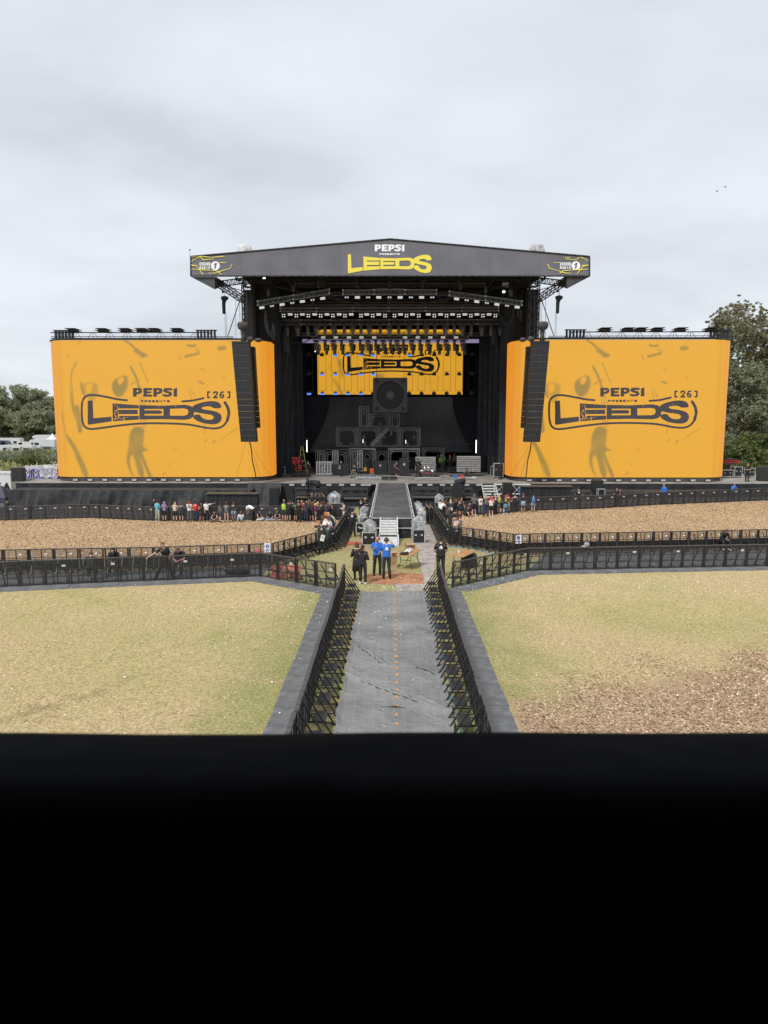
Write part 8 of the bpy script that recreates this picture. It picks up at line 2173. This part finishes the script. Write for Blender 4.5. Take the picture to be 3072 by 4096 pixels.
P(7, 783, 2087, 2002, 175, 'rail', (RD, 'short'), (NV, 'trousers'), hs(HK), 'person in a bright red shirt, jeans and black cap', hat=(K, 'cap'), fat=1.1)
P(8, 807, 2089, 2014, 30, 'chat', (K, 'vest'), (K, 'skirt'), hl(HK), 'woman in a strappy black dress facing the camera beside the red shirt', skin='t')
P(9, 828, 2086, 2000, 10, 'point', (WH, 'short'), (K, 'trousers'), hs(HK), 'man in white tee and black cap pointing to the right', hat=(K, 'cap'), extra=[('bag', K), ('beard', HK)], skin='t')
P(10, 859, 2088, 2044, 0, 'cross', (K, 'vest'), ((.12, .09, .06), 'trousers'), hl(BR), 'bare armed person sitting on the ground in brown trousers', skin='r')
P(11, 880, 2090, 2008, 120, 'clasp', (GR, 'short'), (NV, 'shorts'), hl(HK), 'long haired person in a grey tee standing side on')
P(12, 907, 2091, 2005, 178, 'rail', (GR, 'hood'), (GR, 'none'), hl(HK), 'bare legged person in a dark grey hoodie and dark red cap', hat=((.3, .03, .03), 'cap'))
P(13, 935, 2086, 2004, 170, 'rail', (K2, 'short'), (JL, 'shorts'), (BR, 'vlong'), 'person with very long brown hair and light denim shorts', skin='p')
P(14, 964, 2086, 2048, 0, 'sit', (WH, 'short'), (JL, 'trousers'), hl(BR), 'person in white tee and light jeans sitting facing the camera', hat=(GR, 'cap'))
P(15, 1014, 2085, 2021, 250, 'bend', (WH, 'short'), (K, 'trousers'), (HK, 'bun'), 'person in a white top bending over a seated friend')
P(16, 1036, 2083, 2039, 60, 'cross', (K, 'vest'), (WH, 'trousers'), hl(HK), 'seated person in black top and white trousers below the bending friend')
P(17, 1079, 2083, 2042, 20, 'cross', (K, 'short'), (JL, 'trousers'), (HK, 'vlong'), 'long haired person in black tee and jeans sitting cross-legged', extra=[('phone',)])
P(18, 1111, 2083, 2043, -10, 'cross', (K, 'vest'), (K, 'shorts'), hl(HK), 'person in black vest and shorts sitting beside the standing group', hat=(GR, 'cap'))
P(19, 1137, 2086, 1998, 160, 'fold', (K, 'short'), (K2, 'shorts'), hs(BR), 'person with a yellow green safety stripe over a black tee', extra=[('vest_hv', (.35, .6, .05))], hat=((.4, .35, .2), 'cap'))
P(20, 1155, 2086, 1999, 175, 'fold', (K, 'short'), (K, 'shorts'), hs(HK), 'man in black tee and black shorts in the middle of the left group', fat=1.15)
P(21, 1172, 2084, 1998, 185, 'fold', (K, 'short'), (K, 'trousers'), hs(HK), 'man in a black tee with green back print', extra=[('print_block', (.05, .3, .08), 1)], hat=(K, 'cap'))
P(22, 1192, 2076, 1992, 5, 'clasp', ((.2, .4, .6), 'short'), (K, 'trousers'), NO, 'bald man in a light blue shirt behind the left group')
P(23, 1196, 2090, 2002, 178, 'clasp', (K, 'short'), (K, 'trousers'), hs(BR), 'man in black with a cross-body strap standing in front of the blue shirt', extra=[('bag', K)])
P(24, 1216, 2084, 1998, 170, 'chat', ((.4, .03, .04), 'short'), (NV, 'trousers'), hs(HK), 'man in a dark red tee and dark jeans in the left group', fat=1.05)
P(25, 1238, 2080, 1996, 10, 'phone', (K, 'long'), (K, 'trousers'), hl(HK), 'person in a black and white patterned top', extra=[('print_block', GR, 0)])
P(26, 1247, 0, 1981, 0, 'clasp', (K, 'short'), (K, 'trousers'), hs(BR), 'short haired man in black facing the crowd from the pit', where=60.5, hh=1.82)
P(27, 1263, 2090, 2008, 100, 'phone', ((.13, .03, .10), 'long'), (GR, 'shorts'), hl(BLD), 'blonde woman in a shiny purple jacket and grey shorts')
P(28, 1281, 2078, 2000, 180, 'rail', (K, 'short'), (K, 'trousers'), (BR, 'vlong'), 'person with long brown hair in black behind the purple jacket')
P(29, 1296, 2083, 2011, 180, 'rail', (K, 'long'), (K2, 'skirt'), hl((.2, .02, .03)), 'person with a dark red hood and black pleated skirt', hat=((.22, .02, .03), 'hood'))
P(30, 1278, 0, 1984, -10, 'up', (K, 'short'), (K, 'trousers'), hs(BR), 'man in black raising a phone behind the crowd', where=60.8, hh=1.8, extra=[('phone',)])
P(86, 1225, 2076, 1995, 15, 'fold', ((.35, .05, .05), 'long'), (K, 'trousers'), hs(BLD), 'fair haired person in a red backpack among the left group', extra=[('backpack', K)])
DKC = [(K, 'short'), (K2, 'hood'), (K, 'long'), ((.05, .05, .07), 'short'), (K, 'vest'), (K2, 'short')]
for n_, (px, pf, pt_, fc, wh, hr_) in enumerate(((1160, 2080, 1996, 170, 'hi-vis wearer', 'brown'), (1183, 2086, 2004, 150, 'light blue shirt', 'black'), (1205, 2078, 1994, 200, 'man with the cross-body strap', 'fair'), (1224, 2088, 2006, 185, 'dark red tee', 'black'),
        (1231, 2074, 1992, 20, 'red rucksack', 'brown'), (1247, 2086, 2004, 175, 'patterned top', 'brown'), (1256, 2078, 1996, 160, 'purple jacket', 'black'), (1272, 2084, 2004, 190, 'fleece of brown hair', 'fair'), (1288, 2076, 1998, 175, 'dark red hood', 'brown'), (1306, 2084, 2008, 200, 'wide black case', 'black'),
        (1318, 2080, 2004, 165, 'bagged machine', 'fair'), (1811, 2060, 1986, 185, 'navy top', 'black'), (1826, 2064, 1990, 170, 'black crop top', 'brown'), (1790, 2060, 1992, 200, 'brown jacket', 'black'), (1774, 2058, 1990, 160, 'plain white tees', 'brown'), (1913, 2054, 1974, 178, 'grey hood', 'black'), (1984, 2054, 1976, 182, 'tall man in the cap', 'fair'), (2012, 2052, 1974, 176, 'yellow rucksack', 'black'))):
    hc = {'brown': BR, 'black': HK, 'fair': BLD}[hr_]; side = 'left' if px < 1500 else 'right'
    P(29 if side == 'left' else 71, px + 0, pf, pt_, fc + (n_ * 37 % 30) - 15, ('fold', 'rail', 'clasp', 'chat', 'phone')[n_ % 5], DKC[n_ % 6], (K if n_ % 3 else NV, 'shorts' if n_ % 4 == 1 else 'trousers'), (hc, 'long' if n_ % 2 else 'short'),
      f'{hr_} haired person in dark clothes by the {wh}, {side} crowd', extra=[('backpack', K2)] if n_ % 4 == 2 else ())
P(31, 1287, 2214, 2076, 185, 'up', (K2, 'short'), (K, 'trousers'), hs(BR), 'broad man in black printed tee with both arms raised at the curved fence', extra=[('back_print', (.35, .3, .22))], fat=1.15)
P(32, 1292, 2188, 2066, 120, 'lean', (WH, 'short'), (JN, 'trousers'), hs(BR), 'person in a white and green tee leaning on the left runway fence')
P(33, 1316, 2178, 2058, 250, 'lean', (CRM, 'vest'), (JL, 'trousers'), (BR, 'vlong'), 'person with very long brown hair and pale vest at the runway fence')
P(34, 1328, 2200, 2083, 250, 'lean', ((.11, .12, .07), 'long'), (GR, 'trousers'), hl(HO), 'orange haired person in a camouflage jacket leaning over the fence')
P(35, 1338, 2160, 2044, 260, 'lean', (K2, 'short'), (K, 'trousers'), hl(HO), 'curly orange haired person leaning over the left runway fence')
P(36, 1353, 2150, 2046, 260, 'lean', (CRM, 'vest'), (JN, 'trousers'), (BLD, 'vlong'), 'blonde person leaning far over the left runway fence')
P(37, 1340, 2172, 2060, 255, 'lean', (WH, 'short'), (JN, 'trousers'), hl(BR), 'brown haired person in a white shirt leaning over the runway fence')
P(38, 1377, 2090, 2005, 280, 'phone', ((.45, .42, .36), 'long'), (CRM, 'trousers'), hs(BR), 'person in a cream jumper with a black bag looking at a phone', extra=[('backpack', K)])
P(39, 1410, 2147, 2031, 175, 'clasp', (K, 'short'), (K, 'trousers'), hs(HK), 'stout steward in black cap and tee with white back emblem by the runway', hat=(K, 'cap'), extra=[('back_print', WH)], fat=1.15)
P(40, 1444, 2068, 1990, 185, 'fold', (K, 'long'), (K, 'trousers'), (BR, 'bun'), 'steward in black with white back emblem standing by the runway flank', extra=[('back_print', WH)])
P(41, 1461, 2066, 1990, 10, 'fold', (K, 'short'), (K, 'trousers'), hl(BLD), 'blonde steward in black facing the camera by the runway flank', extra=[('front_print', WH)])
P(42, 1360, 0, 1975, 180, 'clasp', (K, 'long'), (K, 'trousers'), (BR, 'bun'), 'person in a black jacket near the stage skirt seen from behind', where=62.5, hh=1.72)
# foreground figures on the turf
P(43, 1428, 2320, 2177, 205, 'fold', (K, 'coat'), (K, 'trousers'), (BR, 'long'), 'long haired woman in a dark knee-length coat with pale fur collar', extra=[('fur', (.5, .45, .36))], hh=1.68)
P(44, 1451, 2336, 2180, 160, 'fold', (K, 'hood'), (K, 'trousers'), (BR, 'bun'), 'woman in black hooded top and trousers seen from behind', shoes=WH, hh=1.70)
P(45, 1509, 2302, 2149, 5, 'chat', (BLU, 'short'), (K, 'trousers'), NO, 'bald bearded man in bright blue polo wearing a headset', extra=[('headset',), ('beard', (.12, .07, .04))], skin='r', hh=1.80, fat=1.06)
P(46, 1546, 2316, 2146, 185, 'headset', (BLU, 'short'), (K2, 'trousers'), (BR, 'short'), 'man in bright blue polo with white back emblem touching his ear', extra=[('headset',), ('back_print', WH)], hh=1.86)
P(47, 1762, 2308, 2145, 180, 'clasp', (K, 'short'), (K, 'trousers'), hs(HK), 'broad man in black tee with white tent emblem standing on the trackway', extra=[('back_print', WH)], hh=1.84, fat=1.15)
P(48, 1711, 2098, 2006, 240, 'rail', (K, 'short'), (K, 'trousers'), hs(HK), 'steward in black with white back emblem talking over the right fence', extra=[('back_print', WH)], fat=1.1)
P(49, 1726, 2096, 2010, 250, 'rail', (K, 'short'), (K, 'trousers'), hs(BR), 'second black clad steward beside the right runway fence')
P(50, 1838, 2170, 2056, 110, 'up', ((.17, .2, .19), 'short'), (K, 'trousers'), hs(BR), 'man in a grey green tee and black cap reaching over the right fence', hat=(K, 'cap'), skin='r')
P(51, 1803, 2172, 2070, 150, 'lean', ((.52, .31, .25), 'vest'), (K, 'shorts'), hl((.15, .02, .03)), 'person in a pale pink strapless top with dark red hair at the right fence', skin='r')
P(52, 1786, 2160, 2061, 120, 'lean', (GR, 'long'), (K, 'trousers'), hl(BR), 'person in a grey top leaning on the right runway fence')
P(53, 1780, 2140, 2036, 100, 'lean', (K, 'long'), (K, 'trousers'), hs(HK), 'person in black cap leaning over the right runway fence', hat=(K, 'cap'))
P(54, 1762, 2080, 2003, 120, 'lean', (WH, 'short'), (K, 'trousers'), hs(HK), 'person in a plain white tee at the far end of the right runway fence', hat=((.05, .12, .07), 'cap'))
P(55, 1750, 2072, 1999, 130, 'rail', (WH, 'short'), (K2, 'trousers'), hs(HK), 'second white tee seen behind the right runway fence')
P(56, 1784, 2062, 1990, 150, 'phone', ((.06, .04, .03), 'long'), (K, 'trousers'), hl(BR), 'person in a brown jacket behind the right fence')
P(87, 1790, 2110, 2025, 160, 'lean', ((.05, .04, .035), 'long'), (K, 'trousers'), hs(HK), 'person in a dark jacket bent over behind the right fence')
P(57, 1804, 2063, 1988, 178, 'rail', (NV, 'short'), (WH, 'shorts'), hl(BLD), 'blonde person in navy top and white shorts')
P(58, 1820, 2062, 1992, 178, 'fold', (K, 'crop'), (K, 'shorts'), hl(BR), 'brown haired person in a black crop top')
P(59, 1833, 2060, 1988, 175, 'rail', ((.13, .17, .17), 'vest'), (K, 'shorts'), (BR, 'vlong'), 'woman in a grey green vest and black shorts')
P(60, 1847, 2062, 1982, 30, 'chat', (K, 'vest'), (K, 'skirt'), (BR, 'bun'), 'woman in a short black strapless dress with hair tied up')
P(61, 1874, 2062, 2019, 20, 'sit', (K, 'long'), (K, 'shorts'), hs(HK), 'seated bare legged person in black jacket and dark red beanie', hat=((.35, .03, .06), 'cap'))
P(62, 1899, 2059, 1971, 178, 'clasp', (GR, 'hood'), (K, 'shorts'), NO, 'person in grey hooded top with hood up and black shorts', hat=(GR, 'hood'), shoes=WH)
P(63, 1925, 2057, 1978, 175, 'rail', (WH, 'short'), (GR, 'trousers'), hs(BR), 'person in a printed white tee and grey trousers right of the grey hood', extra=[('print_block', GR, 1)])
P(64, 1943, 2067, 1979, 180, 'clasp', (K, 'short'), (NV, 'trousers'), NO, 'bald man in black tee with grey rucksack and dark jeans', extra=[('backpack', GR)], skin='r')
P(65, 1964, 2066, 1984, 185, 'chat', (WH, 'vest'), (K, 'shorts'), (HP[:1] + (.05, .08), 'vlong'), 'person with long pinkish red hair, white vest and black shorts', shoes=WH)
P(66, 1972, 2052, 1966, 160, 'clasp', (K2, 'long'), (K, 'trousers'), hs(HK), 'tall man in black cap behind the pink haired person', hat=(K, 'cap'))
P(67, 1999, 2053, 1971, 178, 'rail', (K, 'short'), (JL, 'shorts'), hl(BLD), 'fair haired person with yellow and black rucksack and denim shorts', extra=[('backpack', (.35, .38, .08))])
P(68, 2021, 2058, 1979, 180, 'clasp', (K, 'short'), ((.12, .22, .3), 'skirt'), hs(HP), 'hot pink haired person in black tee, tutu and odd coloured tights', extra=[('print_block', (.6, .55, .1), 1), ('leggings', (.12, .05, .4), (.2, .55, .5))], shoes=WH)
P(69, 2030, 2052, 1973, 175, 'rail', ((.35, .1, .1), 'short'), (JL, 'shorts'), hl(HR), 'red haired person half hidden behind the hot pink hair')
P(70, 2059, 2051, 1971, 178, 'rail', (K, 'vest'), (K, 'trousers'), hs(BR), 'person in black vest and black trousers near the right subwoofers')
P(71, 2092, 2051, 1973, 178, 'fold', (K, 'short'), (K, 'skirt'), hs(HR), 'person with a light blue jacket tied round the waist', extra=[('waist', JL)], hat=((.35, .05, .08), 'cap'))
P(72, 2132, 2050, 1974, 175, 'phone', (K, 'short'), (JL, 'shorts'), hs(HK), 'rightmost spectator in black tee with blue back print and denim shorts', extra=[('backpack', (.06, .2, .5))], hat=(K, 'cap'))
def YRB(px):
    Y = 60
    for _ in range(20): Y = float(np.interp(at(px, 1900, Y).x, [q.x for q in C_R], [q.y for q in C_R]))
    return Y + .7
P(73, 2317, 0, 1946, 178, 'clasp', (K, 'short'), (K, 'trousers'), hs(HK), 'stout man in black tee with white emblem behind the right stage barrier', where=YRB(2317), extra=[('back_print', WH)], fat=1.15)
P(74, 2468, 0, 1949, 10, 'rail', (K, 'short'), (K, 'trousers'), (HK, 'bun'), 'bespectacled woman in black leaning behind the right stage barrier', where=YRB(2468), extra=[('front_print', WH)])
P(75, 2482, 0, 1955, 0, 'rail', (K, 'long'), (K, 'trousers'), hs((.3, .05, .09)), 'pink haired woman in black leaning behind the right stage barrier', where=YRB(2482), extra=[('front_print', WH)])
P(76, 2659, 0, 1935, 300, 'clasp', (BLU, 'long'), (K, 'trousers'), hs(GR), 'grey haired man in blue jacket standing side on behind the right barrier', where=YRB(2659) + .5, fat=1.1)
P(77, 2938, 0, 1932, 5, 'rail', (BLU, 'short'), (K, 'trousers'), hs(GR), 'grey haired man in blue polo resting his arms on the right barrier', where=YRB(2938), fat=1.08)
P(79, 2987, 1926, 1852, 10, 'fold', (K, 'short'), (K, 'trousers'), hs(BR), 'man in black standing with folded arms on the right deck wing', where='d', fat=1.05)
P(80, 19, 0, 1999, 60, 'phone', (K2, 'long'), (K, 'trousers'), hs(BR), 'man in dark grey top behind the barrier at the left picture edge', where=gnd(19, 2031, BC).y + .9)
P(81, 112, 0, 2000, 150, 'clasp', (K, 'long'), (K, 'trousers'), NO, 'person in black hood behind the far left barrier', where=gnd(110, 2031, BC).y + .9, hat=(K, 'hood'), extra=[('front_print', WH)])
# pit lane staff
def seated(i, px, pt_, Yc, face, label, **k):
    x = at(px, 1900, Yc).x; return person(i, Vector((x, Yc, G(Yc, x) + .09)), face, k.pop('hh', 1.75), k.pop('pose', 'step'), k.pop('top'), k.pop('bot'), k.pop('hair'), label, **k)
yb_at = lambda px: gnd(px, 2198, BH).y
seated(82, 443, 0, yb_at(443) - .42, 10, 'person with black hood up sitting on the step of the left pen fence', top=(K, 'hood'), bot=(K, 'trousers'), hair=NO, hat=(K, 'hood'), extra=[('phone',), ('front_print', WH)], hh=1.84)
seated(85, 713, 0, yb_at(713) - .42, -5, 'curly haired man in black sitting hunched on the left pen fence step', top=(K, 'short'), bot=(K2, 'trousers'), hair=hs((.16, .09, .05)), skin='r', hh=1.93)
seated(83, 345, 0, gnd(345, 2337).y + .75, 200, 'dark figure sitting on the barrier step behind the left mesh', top=(K, 'long'), bot=(K, 'trousers'), hair=hs(BR), hh=1.75)
seated(78, 2906, 0, gnd(2906, 2120, BH).y - .42, 5, 'young man in black jacket with pale sleeve stripes sitting in the right pit lane', top=(K, 'long'), bot=(K, 'trousers'), hair=hs((.12, .07, .04)), shoes=WH, extra=[('phone',)], hh=1.8)
P(84, 655, 2327, 2178, 20, 'reach', (K, 'short'), (K, 'trousers'), hs((.12, .07, .04)), 'young man in black tee resting one outstretched hand on the left barrier', extra=[('back_print', WH)], hh=1.78)
# crew on the stage
P(90, 1231, 1898, 1836, 200, 'walk', (K, 'short'), (K, 'shorts'), hs(HK), 'crew member in black shorts walking beside the cable cart', where='d', extra=[('print_block', WH, 1)])
P(91, 1366, 1906, 1841, 270, 'fold', (K, 'short'), (K, 'trousers'), hs(HK), 'crew member in black standing side on at the loaded dolly', where='d')
P(92, 1421, 1912, 1858, 300, 'knee', (K, 'short'), ((.14, .14, .09), 'trousers'), hs(BR), 'crew member in camouflage trousers crouching by the guitars', where='d', skin='p')
P(93, 1162, 1894, 1812, 20, 'clasp', (K, 'long'), (K, 'trousers'), NO, 'man in grey cap behind the cable cart', where='d', hat=((.35, .35, .36), 'cap'), hh=1.75)
P(94, 1184, 1894, 1814, -20, 'clasp', (K, 'long'), (K, 'trousers'), hs(BR), 'second man behind the cable cart', where='d', hh=1.78)
P(96, 1585, 1915, 1846, 90, 'clasp', (K, 'short'), (K, 'shorts'), hs(BR), 'bare legged technician in black beside the tall cabinet', where='d', extra=[('band', (.6, .15, .03))], skin='r')
P(97, 1671, 1905, 1822, 180, 'clasp', (K, 'long'), (K, 'trousers'), hs(HK), 'crew member in black behind the drum kit', where='d')
P(98, 1682, 1903, 1840, 100, 'fold', (K, 'short'), (K, 'trousers'), hs((.4, .12, .05)), 'drum technician with a ginger cap leaning to the cymbals', where='d', hat=((.45, .16, .05), 'cap'))
P(99, 1763, 1886, 1812, 20, 'phone', ((.25, .5, .1), 'long'), (K, 'trousers'), NO, 'left hi-vis worker in lime jacket and white helmet', where='d', hat=((.6, .62, .6), 'helmet'), extra=[('vest_hv', (.32, .62, .08))])
P(100, 1773, 1880, 1814, 170, 'clasp', ((.25, .5, .1), 'long'), (K, 'trousers'), NO, 'right hi-vis worker in lime jacket and white helmet', where='d', hat=((.62, .63, .6), 'helmet'), extra=[('vest_hv', (.32, .62, .08))])
P(101, 1751, 1882, 1808, 90, 'clasp', (K, 'long'), (K, 'trousers'), NO, 'dark clothed worker in a pale helmet left of the lime jackets', where='d', hat=(GR, 'helmet'))
P(102, 1799, 1890, 1822, 178, 'clasp', (K, 'short'), (K, 'shorts'), NO, 'worker in black shorts and tee wearing an orange helmet', where='d', hat=((.6, .14, .03), 'helmet'), extra=[('print_block', GR, 1)])
P(103, 1817, 1880, 1813, 160, 'clasp', (GR, 'short'), (K, 'trousers'), NO, 'worker with a red helmet behind the orange helmeted one', where='d', hat=((.6, .04, .03), 'helmet'))
P(104, 1866, 1908, 1872, 180, 'cross', (K, 'vest'), (K, 'trousers'), hs(HK), 'bare armed technician sitting on the right riser', where='d', skin='p', hat=(K, 'cap'))
P(105, 2003, 1918, 1847, 220, 'fold', (K, 'hood'), (K, 'trousers'), NO, 'crew member with black hood up behind the silver edged case', where='d', hat=(K, 'hood'))
P(106, 1939, 1880, 1820, 180, 'clasp', (K, 'long'), (K, 'shorts'), hs(HK), 'crew member in black at the right end of the silver stack', where='d')
P(107, 1856, 1893, 1806, 0, 'clasp', ((.15, .2, .25), 'long'), (K, 'trousers'), hs(GR), 'grey haired worker behind the silver truss stack', where='d', hh=1.75)
P(108, 1880, 1890, 1812, 10, 'clasp', ((.3, .32, .34), 'long'), (K, 'trousers'), hs(BLD), 'worker in pale top behind the silver truss stack', where='d', hh=1.7)
def onplat(i, px, Y, pt_, face, pose, top, bot, hair, label, **k):
    z = at(px, 1985, Y).z; x = at(px, 1900, Y).x
    return person(i, Vector((x, Y, z - .02)), face, 1.75, pose, top, bot, hair, label, **k)
onplat(110, 1230, 66.9, 1916, 240, 'headset', (K, 'long'), (K, 'trousers'), hl(HK), 'camera operator in black on the left catwalk')
onplat(111, 1853, 66.9, 1912, 120, 'phone', (K, 'short'), (K, 'shorts'), hs(HK), 'camera operator in black shorts on the right catwalk')
